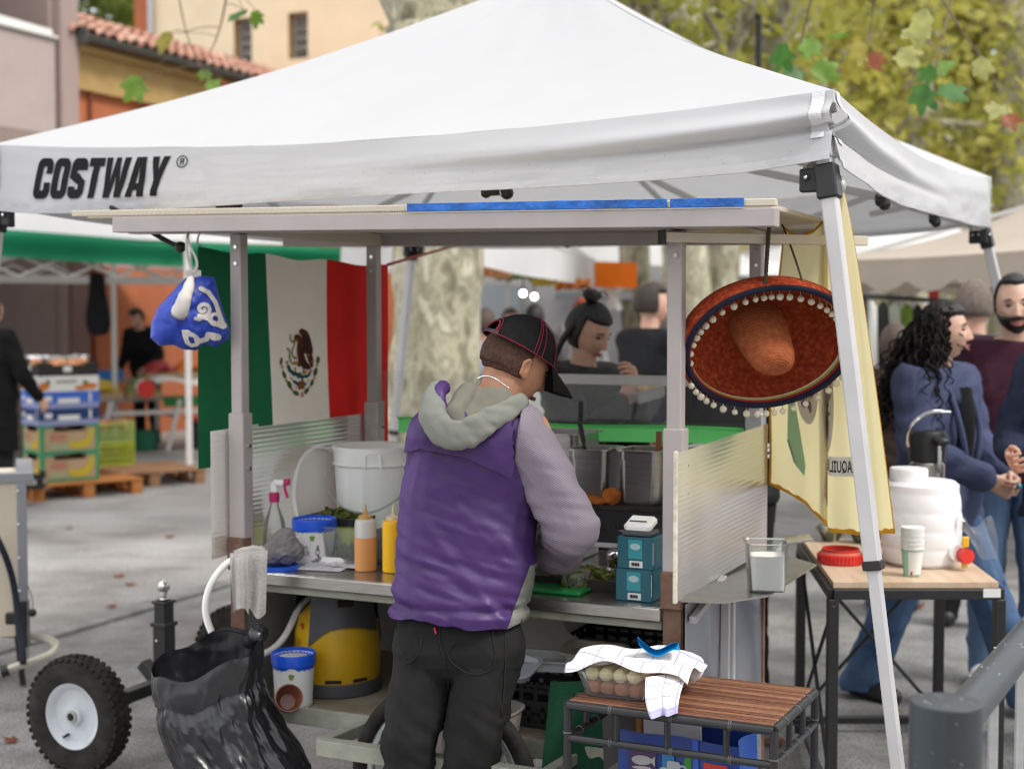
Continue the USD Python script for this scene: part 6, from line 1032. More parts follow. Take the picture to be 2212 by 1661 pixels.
part(t, 'handle', cat([tube(spline([A(-.075, -.02, .36), A(-.07, -.04, .44), A(-.02, -.06, .485), A(.04, -.06, .49)], 14), .008, 8), box(.045, .022, .010, .004, (.045, -.06, .49)), box(.016, .016, .13, .003, (.022, -.072, .33))]), M['chrome'])
p = G(1970, 1243, TY); cup_w, cup_g = mk('paper_white', (.72, .72, .68), .6), mk('mint_paper', (.30, .50, .38), .6)
for k in range(11):
    cc = A(.0008 * math.sin(k * 2.1), .0008 * math.cos(k * 3), .0072 * k); t = thing('paper_cup', ('mint green paper cup with a red and blue mark at the bottom of the stack' if k == 0 else 'white paper cup in the stack on the table front'), 'cup', p + cc, .0, 'stacked paper cups' if k else None)
    part(t, 'cup', lathe([(.001, .003), (.0245, .003), (.0252, 0), (.0262, 0), (.0345, .083), (.0365, .083), (.0365, .087), (.0335, .087), (.001, .006)], 28), cup_g if k == 0 else cup_w, smooth=40)
    if k == 0:
        wr_ = lambda q: np.stack([(.0268 + q[:, 1] * .1) * np.sin(q[:, 0]), -(.0268 + q[:, 1] * .1) * np.cos(q[:, 0]), q[:, 1]], 1); ex_ = lambda x: ell(x, .010, .26, .008)
        part(t, 'mark', decal(ell(-.22, .0115, .25, .0075), .004, wr_), mk('cup_red', (.5, .05, .06), .5)); part(t, 'mark', decal(ell(.36, .010, .26, .0075), .004, wr_), mk('cup_blue', (.03, .2, .5), .5))
    if k: part(t, 'sleeve_band', lathe([(.0352, .081), (.0368, .0815), (.0368, .0875), (.034, .0878)], 28), cup_w)
p = G(1827, 1223, TY) + A(0, .075, 0); t = thing('red_lid', 'red screw lid with a cardboard ring lying on the drinks table', 'lid', p)
part(t, 'rim', lathe([(.062, .004), (.064, .034), (.070, .036), (.077, .032), (.078, .002), (.074, 0), (.001, 0), (.001, .004)], 48), M['red'], smooth=40); part(t, 'ridges', cat([xf(box(.003, .003, .026, .001), rotz(a), A(.0785 * math.cos(a), .0785 * math.sin(a), .017)) for a in np.linspace(0, 2 * PI, 41)[:-1]]), M['red']); part(t, 'cardboard_ring', lathe([(.058, .033), (.067, .040), (.069, .036), (.060, .031)], 40), mk('cardboard', (.48, .26, .16), .8)); part(t, 'inner_wall', lathe([(.060, .034), (.060, .050), (.064, .050), (.064, .034)], 40), M['red'])
for i, (px, py, s, lab) in enumerate(((1801, 1172, 1.0, 'clear lidded bowl of green salsa at the back left of the table'), (1868, 1176, .9, 'second lidded bowl of green salsa behind the canopy leg'))):
    p = G(px, py, TY) + A(0, .05, 0); t = thing('salsa_bowl', lab, 'bowl', p); part(t, 'bowl', lathe([(.001, .002), (.03 * s, .002), (.05 * s, .04), (.055 * s, .045), (.052 * s, .045), (.028 * s, 0), (.001, 0)], 28), clear_p); part(t, 'salsa', wob(lathe([(.001, .003), (.028 * s, .004), (.046 * s, .034), (.03 * s, .042), (.001, .044)], 24), .003, 60), greens, smooth=True); part(t, 'lid', lathe([(.058 * s, .046), (.05 * s, .06), (.025 * s, .075), (.001, .077)], 28), clear_p)
p = G(1905, 1182, TY) + A(0, .05, 0); t = thing('bean_bowl', 'small bowl of dark beans beside the drink barrel', 'bowl', p); part(t, 'bowl', tub((0, 0, 0), .03, .045, .04, .002, 20), clear_p); part(t, 'beans', cat([ball((.025 * math.cos(k * 2.4) * (k / 20) ** .5, .025 * math.sin(k * 2.4) * (k / 20) ** .5, .03 + .008 * (k % 3)), .009, 1, (1, .7, .7)) for k in range(20)]), mk('beans', (.10, .02, .015), .4))

# dark grey steel barrier at the right front
bc = W(2044, 1514, 2.25); bc = A(bc[0], bc[1] + .0, 0); bz = G(2044, 1514, 1.0)[2]
br = thing('steel_barrier', 'dark grey steel barrier post with a sloping round handrail', 'barrier', A(*W(2044, 1514, 2.25)[:2], 0)); bo = W(2044, 1514, 2.25)
grey_p = mk('anthracite_paint', (.026, .032, .036), .42, vary=.08, vs=5, bump=.06, bs=120)
part(br, 'post', lathe([(.001, 0), (.0575, 0), (.0575, bo[2] - .003), (.0545, bo[2]), (.001, bo[2])], 56, (bo[0], bo[1], 0)), grey_p, world=True, smooth=50)
d_ = unit(A(.21, .38, .0)); part(br, 'handrail', tube([bo + A(0, 0, -.058) + d_ * .03, bo + A(0, 0, -.058) + d_ * 3.2], .034, 28), grey_p, world=True, smooth=50)
part(br, 'lower_rail', tube([bo + A(0, 0, -.80) + d_ * .03, bo + A(0, 0, -.80) + d_ * 3.2], .02, 16), grey_p, world=True)
for k in range(9): q = bo + d_ * (.42 + .30 * k); part(br, 'baluster', box(.016, .016, .74, .002, (q[0], q[1], bo[2] - .06 - .37)), M['zinc'], world=True)
part(br, 'rain_drops', cat([ball((bo[0] + .0575 * math.sin(a), bo[1] - .0575 * math.cos(a), z), r_, 1, (1, 1, 1.2)) for a, z, r_ in zip(rng.uniform(-1.3, 1.3, 26), rng.uniform(.7, bo[2] - .02, 60), rng.uniform(.0008, .0019, 60))] + [ball((bo[0] + r_ * math.cos(a), bo[1] + r_ * math.sin(a), bo[2]), s_, 1, (1, 1, .35)) for r_, a, s_ in zip(.05 * np.sqrt(rng.random(40)), rng.uniform(0, 6.3, 16), rng.uniform(.001, .0035, 40))] + [ball(bo + A(0, 0, -.058) + d_ * (.1 + 1.0 * k_) + A(x_ * d_[1], -x_ * d_[0], .034 * math.cos(x_ / .034)), s_, 1, (1, 1, .5)) for k_, x_, s_ in zip(rng.random(22), rng.uniform(-.025, .025, 60), rng.uniform(.001, .003, 60))]), WATER, world=True, kind='stuff', smooth=True)

# cream panelled cart at the left edge
lo_ = G(38, 1494, 0.); Dl = 6.0; xr = W(58, 1100, Dl)[0]; zt, zb = W(40, 1020, Dl)[2], W(40, 1372, Dl)[2]
lc = thing('display_cart', 'cream panelled display cart with grey aluminium edges at the left edge', 'cart', A(xr - .5, Dl + .3, 0)); ag = mk('grey_aluminium', (.33, .34, .36), .4, metal=.5)
def lpart(t, n_, m, mat, **k): return part(t, n_, xf(m, rotz(.34), A(xr, Dl, 0) - rotz(.34) @ A(xr, Dl, 0)), mat, **k)
lpart(lc, 'panel', boxb([xr - 1.0, Dl + .01, zb], [xr - .035, Dl + .6, zt - .04]), mk('cream_laminate', (.66, .58, .46), .5, vary=.03), world=True)
lpart(lc, 'corner_profile', cat([boxb([xr - .042, Dl, zb - .1], [xr, Dl + .04, zt - .04], .004), boxb([xr - 1.0, Dl, zt - .045], [xr + .03, Dl + .03, zt], .004), boxb([xr - .04, Dl + .03, zt - .045], [xr + .03, Dl + .62, zt], .004)]), ag, world=True)
for z in np.linspace(zb + .05, zt - .08, 5): lpart(lc, 'rivet', ball((xr - .035, Dl - .001, z), .008, 1), M['chrome'], world=True)
part(lc, 'prop_leg', cat([tube([A(lo_[0], Dl, .01), A(xr - .05, Dl, zb)], .014, 8), box(.05, .045, .2, .003, (xr - .03, Dl + .01, zb + .05))]), M['black_plastic'], world=True)
part(lc, 'rail_loop', tube(spline([A(xr - 1.0, Dl + .1, .215), A(xr - .3, Dl + .1, .222), W(60, 1373, Dl + .1), W(108, 1381, Dl + .02), W(120, 1398, Dl - .12), W(98, 1418, Dl - .25), W(50, 1434, Dl - .32), W(10, 1448, Dl - .36), W(-60, 1470, Dl - .4)], 60), .0165, 14), mk('cream_tube', (.58, .55, .46), .3, metal=.3), world=True, smooth=True)
part(lc, 'tube_end', cat([cyl(W(18, 1446, Dl - .37), W(2, 1452, Dl - .38), .024, 14)]), M['black_plastic'], world=True)
part(lc, 'strap', cat([tube(spline([W(-8, 1160, Dl - .1), W(20, 1225, Dl - .1), W(34, 1290, Dl - .1), W(38, 1335, Dl - .15), W(48, 1400, Dl - .3), W(50, 1432, Dl - .35)], 24), .014, 6)]), mk('navy_strap', (.015, .018, .03), .7), world=True)
part(lc, 'buckle', cat([xf(box(.06, .03, .05, .006), None, W(28, 1335, Dl - .13)), ball(W(70, 1323, Dl - .02), .018, 2), tube(spline([W(56, 1260, Dl), W(68, 1285, Dl), W(70, 1320, Dl)], 8), .002, 4)]), M['black_plastic'], world=True)
for i, (z, c) in enumerate(((.02, (.50, .10, .12)), (.075, (.42, .06, .08)))):
    lpart(lc, 'goods_tray', xf(box(.8, .35, .02, .003), rot([0, 1, 0], .10), A(xr - .60, Dl + .16 + .26 * i, zt + .026 + z * .5)), mk(f'pink_goods_{i}', c, .4, vary=.4, vs=30), world=True); lpart(lc, 'tray_rim', xf(box(.82, .02, .05, .003), rot([0, 1, 0], .10), A(xr - .60, Dl - .02 + .26 * i, zt + .022 + z * .5)), M['black_plastic'], world=True)
# ================================================================ the stalls behind
def ngrid(t, name, fn, nu, nv, m_): part(t, name, grid(fn, nu, nv), m_, world=True, smooth=True)
frame_w = mk('stall_frame', (.55, .54, .52), .45, metal=.2)
greenc = mk('green_canvas', (.012, .22, .10), .6, tl=.25, vary=.06, vs=3)
gL, gR = A(-4.95, 12.9, 0), A(-1.68, 14.75, 0); gd = unit(gR - gL); gb = A(-gd[1], gd[0], 0)
gs = thing('green_stall_canopy', 'green fronted market canopy over the fruit stall at left', 'canopy', (gL + gR) / 2)
ngrid(gs, 'valance', lambda u, v: gL + np.multiply.outer(u, gR - gL) + np.multiply.outer(2.40 - .10 * u - .03 * np.sin(u * PI) - .25 * v, dn) - np.multiply.outer(.035 * np.sin(v * 6) + .03 * np.sin(u * 11 + v * 2), gb), 60, 14, greenc)
ngrid(gs, 'roof', lambda u, v: gL + np.multiply.outer(u * 1.5 - .5, gR - gL) + np.multiply.outer(2.41 - .10 * u - .03 * np.sin(u * PI) + .75 * v - .12 * np.sin(PI * v), dn) + np.multiply.outer(1.7 * v, gb), 30, 8, M['stall_white'])
ngrid(gs, 'roof', lambda u, v: gL + np.multiply.outer(u * 1.5 - .5, gR - gL) + np.multiply.outer(3.14 - .10 * u - .85 * v, dn) + np.multiply.outer(1.7 + 3.0 * v, gb), 20, 6, M['white_fabric'])
pf = G(410, 1035, 0)
for i, p in enumerate((pf, gL + gd * .1, pf + gb * 2.9, gL + gb * 2.9, gR + gb * 2.9)): part(gs, 'pole', beam(p + A(0, 0, .01), p + A(0, 0, 2.42), .05, .05), M['white_plastic'] if i == 0 else frame_w, world=True)
part(gs, 'pole_cap', box(.06, .06, .12, .004, pf + A(0, 0, 2.47)), M['black_plastic'], world=True); part(gs, 'foot', box(.14, .14, .01, .001, pf + A(0, 0, .006)), M['zinc'], world=True)
tr = [];
for o in (0, 2.9):
    for k in range(8): a, b = gL + gd * 3.7 * k / 8 + gb * o, gL + gd * 3.7 * (k + 1) / 8 + gb * o; z1, z2 = (2.02, 2.22) if k % 2 else (2.22, 2.02); a, b = a + gb * .15 - dn * .06, b + gb * .15 - dn * .06; tr += [beam(a + dn * z1, b + dn * z2, .014, .022), beam(a + dn * z2 + gb * .03, b + dn * z1 + gb * .03, .014, .022)]
tr += [beam(gL + gb * 2.9 + dn * 2.0, gL + gd * 3.7 + gb * 2.9 + dn * 2.0, .03, .09)]
part(gs, 'truss', cat(tr), frame_w, world=True)
# fruit table
ft = G(335, 978, 0); fa, fbv = unit(A(.86, .5, 0)), unit(A(-.5, .86, 0))
t = thing('fruit_table', 'trestle table of the fruit stall with a green skirt', 'table', ft)
part(t, 'top', xf(box(2.4, .42, .03, .004), np.stack([fa, fbv, dn], 1), ft + fa * .25 + fbv * .21 + dn * .62), mk('grey_table', (.25, .24, .22), .6), world=True); part(t, 'shelf', xf(box(2.4, .46, .03, .004), np.stack([fa, fbv, dn], 1), ft + fa * .25 + fbv * .66 + dn * .82), mk('grey_shelf', (.22, .21, .19), .6), world=True)
ngrid(t, 'skirt', lambda u, v: ft + fa * .1 + np.multiply.outer(u * 1.3, fa) - fbv * .01 + np.multiply.outer(.64 - .11 * v, dn) + np.multiply.outer(.01 * np.sin(u * 30) * v, fbv), 30, 4, mk('stall_green_skirt', (.03, .17, .04), .8))
for s in (-.55, .25, 1.1): p = ft + fa * s; part(t, 'trestle', cat([beam(p - fa * .10 + A(0, 0, .01), p + dn * .61 + fa * .05, .035, .05), beam(p + fbv * .8 + A(0, 0, .01), p + fbv * .75 + dn * .79, .035, .05), beam(p + dn * .42, p + fbv * .8 + dn * .42, .03, .04)]), frame_w, world=True)
part(t, 'cross_rail', beam(ft - fa * .5 + dn * .47 + fbv * .02, ft + fa * 1.1 + dn * .47 + fbv * .02, .035, .05), frame_w, world=True)
fruit_c = {k: mk('fruit_' + k, c, .4, isl=.2) for k, c in dict(yellow=(.62, .44, .03), orange=(.62, .17, .01), red=(.40, .03, .03), green=(.16, .24, .03), peach=(.80, .36, .15), leaf=(.08, .17, .03)).items()}
kraft, card_w = mk('kraft_card', (.40, .28, .17), .85, vary=.08, vs=6), mk('white_card', (.66, .65, .62), .7)
def open_box(name, label, p, rz, w, d, h, wallm, fruit=None, fr_r=.035, nf=24, prints=(), cat_='box', hole=False, heap=0.0):
    t = thing(name, label, cat_, p, rz); th = .008
    part(t, 'base', box(w - .004, d - .004, .008, .001, (0, 0, .005)), wallm)
    for (L, o, R) in ((w, d, 0), (w, d, PI), (d, w, PI / 2), (d, w, -PI / 2)):
        pg_ = sbox(-L / 2, 0, L / 2, h); pg_ = pg_.difference(sbox(-L * .28, h * .78, L * .28, h * 1.2).buffer(-.01).buffer(.01)) if hole else pg_
        part(t, 'side', xf(trimesh.creation.extrude_polygon(pg_, th, engine='earcut'), rotz(R) @ rot([1, 0, 0], PI / 2), rotz(R) @ A(0, -o / 2 + th, 0)), wallm)
        for j, (sh, m_) in enumerate(prints): part(t, 'print', xf(decal(affinity.scale(sh, L, h, origin=(0, 0)).intersection(pg_), .05, lambda q: np.stack([q[:, 0], np.full(len(q), -.0015 * (j + 1)), q[:, 1]], 1)), rotz(R), rotz(R) @ A(0, -o / 2, 0)), m_)
    if fruit:
        g = np.random.default_rng(int(abs(p[0] * 900) + nf))
        for k in range(nf): a, b = g.uniform(-.5, .5, 2) * A(w - fr_r * 2.4, d - fr_r * 2.4); part(t, 'fruit', ball((a, b, h - fr_r * .6 + g.uniform(-.02, .025) + heap * (1 - min(1, (a / w * 2.2) ** 2 + (b / d * 2.2) ** 2))), fr_r * g.uniform(.85, 1.1), 2, (1, 1, .92)), fruit_c[fruit], smooth=True)
    return t
for i, (s, o, fr_, lab) in enumerate(((-.55, .32, 'yellow', 'open box of yellow fruit at the left end of the fruit table'), (-.10, .30, 'green', 'box of green apples beside the paper roll on the fruit table'), (.25, .62, 'red', 'kraft box of red peppers at the back of the fruit table'), (.62, .55, 'orange', 'box of orange fruit behind the stall pole'), (1.0, .30, 'leaf', 'box of leafy greens near the edge of the flag'))):
    open_box('fruit_box', lab, ft + fa * s + fbv * (.20 if o < .5 else .66) + dn * (.637 if o < .5 else .837), math.atan2(fa[1], fa[0]), .42, .34, .07, kraft, fr_, .052, 54, heap=.13)
p = ft - fa * .12 - fbv * .02 + dn * .755; t = thing('paper_roll', 'thick white paper roll with a red end on the fruit table', 'roll', p - dn * .11); part(t, 'roll', xf(lathe([(.03, -.16), (.10, -.16), (.10, .16), (.03, .16)], 28), frame(A(.35, -.9, 0)), p), card_w, world=True); part(t, 'red_end', xf(lathe([(.04, .155), (.102, .155), (.103, .165), (.04, .165)], 28), frame(A(.35, -.9, 0)), p), M['red'], world=True)
ngrid(thing('white_sheet', 'white paper sheet spread over the front of the fruit table', 'sheet', ft + fa * .25 + dn * .66), 'sheet', lambda u, v: ft + fa * .05 + np.multiply.outer(.7 * u, fa) + np.multiply.outer(.04 + .3 * v, fbv) + np.multiply.outer(.80 + .05 * v + .03 * np.sin(u * 7), dn), 14, 8, card_w)
t = thing('blue_tray', 'bright blue plastic tray at the back left of the fruit table', 'tray', ft - fa * .35 + fbv * .72 + dn * .837, .5); part(t, 'tray', pan(.34, .26, .10, .012), mk('tray_blue', (.02, .17, .5), .4))
for lab, p, c, s_ in (('dark grey plastic bin under the fruit table beside the flag', ft + fa * .75 + fbv * .25 + A(0, 0, .004), (.03, .03, .035), (.50, .40, .34)), ('grey plastic bin deep under the fruit table', ft - fa * .45 + fbv * .55 + A(0, 0, .004), (.16, .155, .15), (.46, .36, .30))):
    t = thing('storage_bin', lab, 'bin', p, math.atan2(fa[1], fa[0])); part(t, 'bin', xf(pan(s_[0], s_[1], s_[2], .02, .04), None), mk('bin_' + str(int(c[0] * 1000)), c, .5)); part(t, 'lid', box(s_[0] + .03, s_[1] + .03, .03, .008, (0, 0, s_[2] + .016)), M['red'] if c[0] < .1 else mk('bin_lid', (.2, .19, .18), .5))
t = thing('green_bucket', 'green plastic bucket under the fruit table', 'bucket', ft - fa * .02 + fbv * .30 + A(0, 0, .004)); part(t, 'bucket', tub((0, 0, 0), .13, .16, .24, .004), mk('bucket_green', (.01, .12, .06), .5))
# pallets and stacked boxes
pal_o, pal_b = mk('orange_pallet_wood', (.36, .13, .035), .8, c2=(.46, .19, .06), vs=5), mk('brown_pallet_wood', (.22, .11, .055), .85, c2=(.32, .18, .10), vs=5)
def pallet(label, p, rz, m_):
    t = thing('pallet', label, 'pallet', p, rz)
    for k in range(7): part(t, 'board', box(1.0, .10, .02, .002, (0, -.36 + .12 * k, .134)), m_)
    for x in (-.45, 0, .45):
        part(t, 'runner', box(.10, .80, .02, .002, (x, 0, .011)), m_); part(t, 'stringer', box(.10, .80, .02, .002, (x, 0, .113)), m_)
        for y in (-.35, 0, .35): part(t, 'block', box(.10, .10, .08, .003, (x, y, .062)), m_)
RZ = .70; cx0 = G(90, 1044, .146); e1, e2 = A(math.cos(RZ), math.sin(RZ), 0), A(-math.sin(RZ), math.cos(RZ), 0)
pallet('orange painted pallet under the stacked fruit boxes', cx0 + e1 * .38 + e2 * .28 - A(0, 0, .146) - e1 * .0, RZ, pal_o)
bo_ = cx0 + e1 * .26 + e2 * .20
bg, by, bgc = mk('print_green_card', (.05, .26, .13), .7), mk('print_yellow_card', (.50, .38, .03), .7), mk('print_pale_green', (.28, .36, .22), .7)
ban_pr = ((unary_union([sbox(-.5, 0, .5, .10), sbox(-.5, .9, .5, 1), sbox(-.5, 0, -.44, 1), sbox(.44, 0, .5, 1)]), bg), (sbox(-.36, .16, -.02, .30), bgc), (pl((-.05, .30), (.10, .14), (.28, .18), (.38, .40), (.42, .86), (.36, .88), (.28, .52), (.14, .36), (.0, .44)), by), (unary_union([sbox(-.34, .5, -.08, .7)]), mk('print_rust', (.42, .18, .12), .8)))
z = 0.0
for k in range(2): open_box('banana_box', ('lower', 'upper')[k] + ' kraft banana box with green and yellow print on the orange pallet', bo_ + dn * z, RZ, .52, .40, .245, kraft, prints=ban_pr, hole=True); z += .247
blu, nav, lil = mk('card_blue', (.05, .13, .50), .6), mk('card_navy', (.02, .045, .13), .6), mk('card_lilac', (.25, .28, .46), .6)
for k, m_ in enumerate((nav, blu)): open_box('blue_fruit_box', ('navy printed fruit carton above the banana boxes', 'bright blue fruit carton with white print in the box stack')[k], bo_ + dn * z, RZ, .54, .42, .145, lil if k == 0 else lil, prints=((sbox(-.5, .32, .5, 1), m_), (unary_union([sbox(-.2, .30, .16, .60), sbox(-.42, .45, -.30, .75), sbox(.32, .36, .36, .9)]), card_w))); z += .147
open_box('citrus_box', 'white carton printed with oranges near the top of the stack', bo_ + dn * z, RZ, .54, .42, .135, card_w, 'orange', .04, 26, prints=((unary_union([ell(-.42, .36, .09, .26), ell(.34, .3, .13, .2), ell(.18, .2, .1, .16)]), fruit_c['orange']), (unary_union([ell(-.36, .62, .04, .16), ell(.26, .55, .05, .14)]), fruit_c['leaf']), (unary_union([sbox(-.22 + .05 * i, .55, -.19 + .05 * i, .72) for i in range(7)]), mk('citrus_ink', (.08, .08, .08), .6)))); z += .137
open_box('peach_box', 'black topped open box of peaches on top of the stack', bo_ + dn * z, RZ, .53, .41, .115, mk('black_card', (.03, .028, .026), .7), 'peach', .042, 30, prints=((sbox(-.10, .28, .04, .72), card_w),), hole=True); z += .117
ngrid(thing('plastic_sheet', 'crumpled clear plastic sheet on top of the box stack', 'sheet', bo_ + dn * z), 'sheet', lambda u, v: bo_ + np.multiply.outer((u - .5) * .5, e1) + np.multiply.outer((v - .2) * .42, e2) + np.multiply.outer(z + .02 + .07 * np.abs(wr(np.stack([u * 5, v * 5, 0 * u], -1), 1., 3, 2)) * 2, dn), 26, 20, pane('crumpled_film', (.97, .97, .97), .75, .1, haze=(.6, .58, .56)))
p = G(66, 1052, .146) - A(0, .05, 0); open_box('lemon_box', 'small black box of lemons at the front of the orange pallet', p, RZ - .5, .26, .22, .13, mk('lemon_box_black', (.03, .03, .03), .6), 'yellow', .035, 14, prints=((unary_union([sbox(-.32 + .09 * i, .3, -.26 + .09 * i, .6) for i in range(7)]), card_w),))
p2 = G(268, 1018, .146); RZ2 = .62; pallet('brown wooden pallet beside the trestle table', p2 + A(.05, .35, -.146), RZ2, pal_b)
limec, limed = mk('lime_crate', (.36, .42, .02), .45), mk('pale_lime_crate', (.30, .40, .10), .45)
p3 = G(204, 1008, .146) + A(.09, .24, 0)
crate('lower lime green plastic crate on the brown pallet', p3, .38, .30, .22, m_=limec, rz=RZ2, name='plastic_crate', holes=False); tc_ = crate('upper pale lime plastic crate holding red fruit', p3 + dn * .222, .38, .30, .20, m_=limed, rz=RZ2, name='plastic_crate', holes=False)
g = np.random.default_rng(4)
for k in range(18): part(tc_, 'fruit', ball((g.uniform(-.14, .14), g.uniform(-.1, .1), .15 + g.uniform(-.02, .02)), .04, 2), fruit_c['red' if k % 3 else 'peach'])
p = W(212, 720, 14.2); t = thing('hanging_jacket', 'dark jacket hanging from the green canopy frame', 'jacket', p - dn * .3)
part(t, 'jacket', wob(loft([[(p[0] + rx * math.cos(a), p[1] + .08 * math.sin(a), 1.6 + z_) for a in np.linspace(0, 2 * PI, 25)[:-1]] for rx, z_ in ((.02, .42), (.07, .40), (.09, .2), (.12, .0), (.125, -.1), (.09, -.19), (.02, -.2))]), .02, 8), M['black_fabric'], world=True, smooth=True); part(t, 'hanger', tube([A(p[0], p[1], 2.01), A(p[0], p[1], 2.06)], .006, 6), M['zinc'], world=True)

# the white canopied stall beyond the cart
w0, w1, w2 = A(-.25, 10.15, 0), A(.94, 16.4, 0), A(-.05, 16.6, 0); w3 = w0 + (w2 - w1)
ws_ = thing('white_stall_canopy', 'white market canopy with a hanging orange cloth beyond the cart', 'canopy', (w0 + w2) / 2); pk = (w0 + w2) / 2 + dn * 3.1
for i, (a, b) in enumerate(((w0, w1), (w1, w2), (w2, w3), (w3, w0))):
    nrm = unit(np.cross(b - a, dn)); ngrid(ws_, 'valance', lambda u, v: a + np.multiply.outer(u, b - a) + np.multiply.outer(2.25 - .30 * v - .02 * np.sin(u * PI), dn) + np.multiply.outer(.02 * np.sin(u * 13 + v) * v, nrm), 40, 6, M['stall_white'])
    ngrid(ws_, 'roof', lambda u, v: (a + dn * 2.25 + np.multiply.outer(u, b - a)) * (1 - v)[..., None] + pk * v[..., None] - np.multiply.outer(.12 * np.sin(v * PI), dn), 16, 10, M['stall_white'])
    if i != 3: part(ws_, 'pole', beam(a + A(0, 0, .01), a + dn * 2.25, .045, .045), frame_w, world=True)
q = w1 - A(0, .06, 0); qd = unit(w2 - w1); t = thing('orange_cloth_sign', 'plain orange cloth hanging at the corner of the white canopy', 'cloth', q + dn * 1.9); oc2 = mk('orange_banner', (.75, .16, .01), .7, tl=.3)
ngrid(t, 'cloth', lambda u, v: A(*W(1284, 565, 15.7)) + np.multiply.outer(u, W(1376, 568, 16.0) - W(1284, 565, 15.7)) - np.multiply.outer(.285 * v + 0 * u, dn) + np.multiply.outer(.02 * np.sin(u * 9), A(0, 1, 0)), 20, 8, oc2)
t = thing('hanging_apron', 'white apron hanging from the corner pole of the white canopy', 'apron', W(1312, 670, 16)); ngrid(t, 'apron', lambda u, v: W(1298, 612, 16) + np.multiply.outer(.16 * u + .10 * v, A(1, .2, 0)) - np.multiply.outer(.30 * v + 0 * u, dn) + np.multiply.outer(.02 * np.sin(u * 9), A(0, 1, 0)), 12, 8, card_w)
t = thing('stall_counter', 'white display counter with goods under the white canopy', 'counter', A(.9, 13.2, 0)); cw = mk('counter_grey', (.42, .41, .40), .6)
part(t, 'front', boxb([.0, 12.9, 0], [1.25, 13.5, .92]), cw, world=True); part(t, 'back_wall', boxb([-.6, 17.3, .8], [2.0, 17.36, 2.2]), mk('back_sheet', (.56, .56, .58), .7, vary=.08, vs=2), world=True); part(t, 'hood', cat([boxb([.5, 16.4, 1.78], [1.4, 17.2, 1.86]), boxb([-.5, 17.2, 1.2], [.1, 17.28, 2.0])]), mk('hood_blue_grey', (.40, .44, .48), .4), world=True)
g = np.random.default_rng(12)
for i in range(16):
    c = ('red', 'green', 'leaf', 'orange', 'yellow')[i % 5]; p = A(.08 + .075 * i, 12.95 + .12 * (i % 3), .925); t = thing('goods_jar', f'{c} packed goods jar on the white stall counter, number {i + 1} from the left' if False else f'{("dark", "bright", "small", "wide")[i % 4]} {c} goods tub in the row on the white stall counter', 'jar', p, group='goods on the white stall counter'); part(t, 'jar', lathe([(.001, 0), (.034, 0), (.036, .08 + .04 * (i % 4)), (.02, .10 + .04 * (i % 4)), (.001, .10 + .04 * (i % 4))], 12), fruit_c[c])
for i, (x0, x1, y, c) in enumerate(((1026, 1105, 585, 'peach'), (1075, 1160, 592, 'green'), (1150, 1205, 603, 'yellow'), (1200, 1275, 612, 'orange'))):
    D_ = 12.2 + i * 1.0; t = thing('garland', f'{("pink", "green", "yellow", "orange")[i]} flower garland under the edge of the white canopy', 'garland', W((x0 + x1) / 2, y, D_))
    part(t, 'flowers', cat([ball(W(g.uniform(x0, x1), y + g.uniform(-7, 9), D_ + g.uniform(-.1, .1)), g.uniform(.02, .04), 1) for _ in range(60)]), fruit_c[c], world=True, kind='stuff', smooth=True); part(t, 'string', tube([W(x0, y - 6, D_), W(x1, y - 3, D_)], .008, 5), frame_w, world=True)
bulb = glow('lamp_glow', (1.0, .96, .88), 9.0)
for i, (x, y) in enumerate(((1130, 634), (1154, 641))):
    p = W(x, y, 15.0); t = thing('stall_lamp', ('left', 'right')[i] + ' of the two bright bulbs lit under the white canopy', 'lamp', p); part(t, 'bulb', ball((0, 0, 0), .030, 3), bulb, smooth=True); part(t, 'cord', tube([A(0, 0, .04), A(0, 0, .35)], .008, 6), M['black_plastic'])
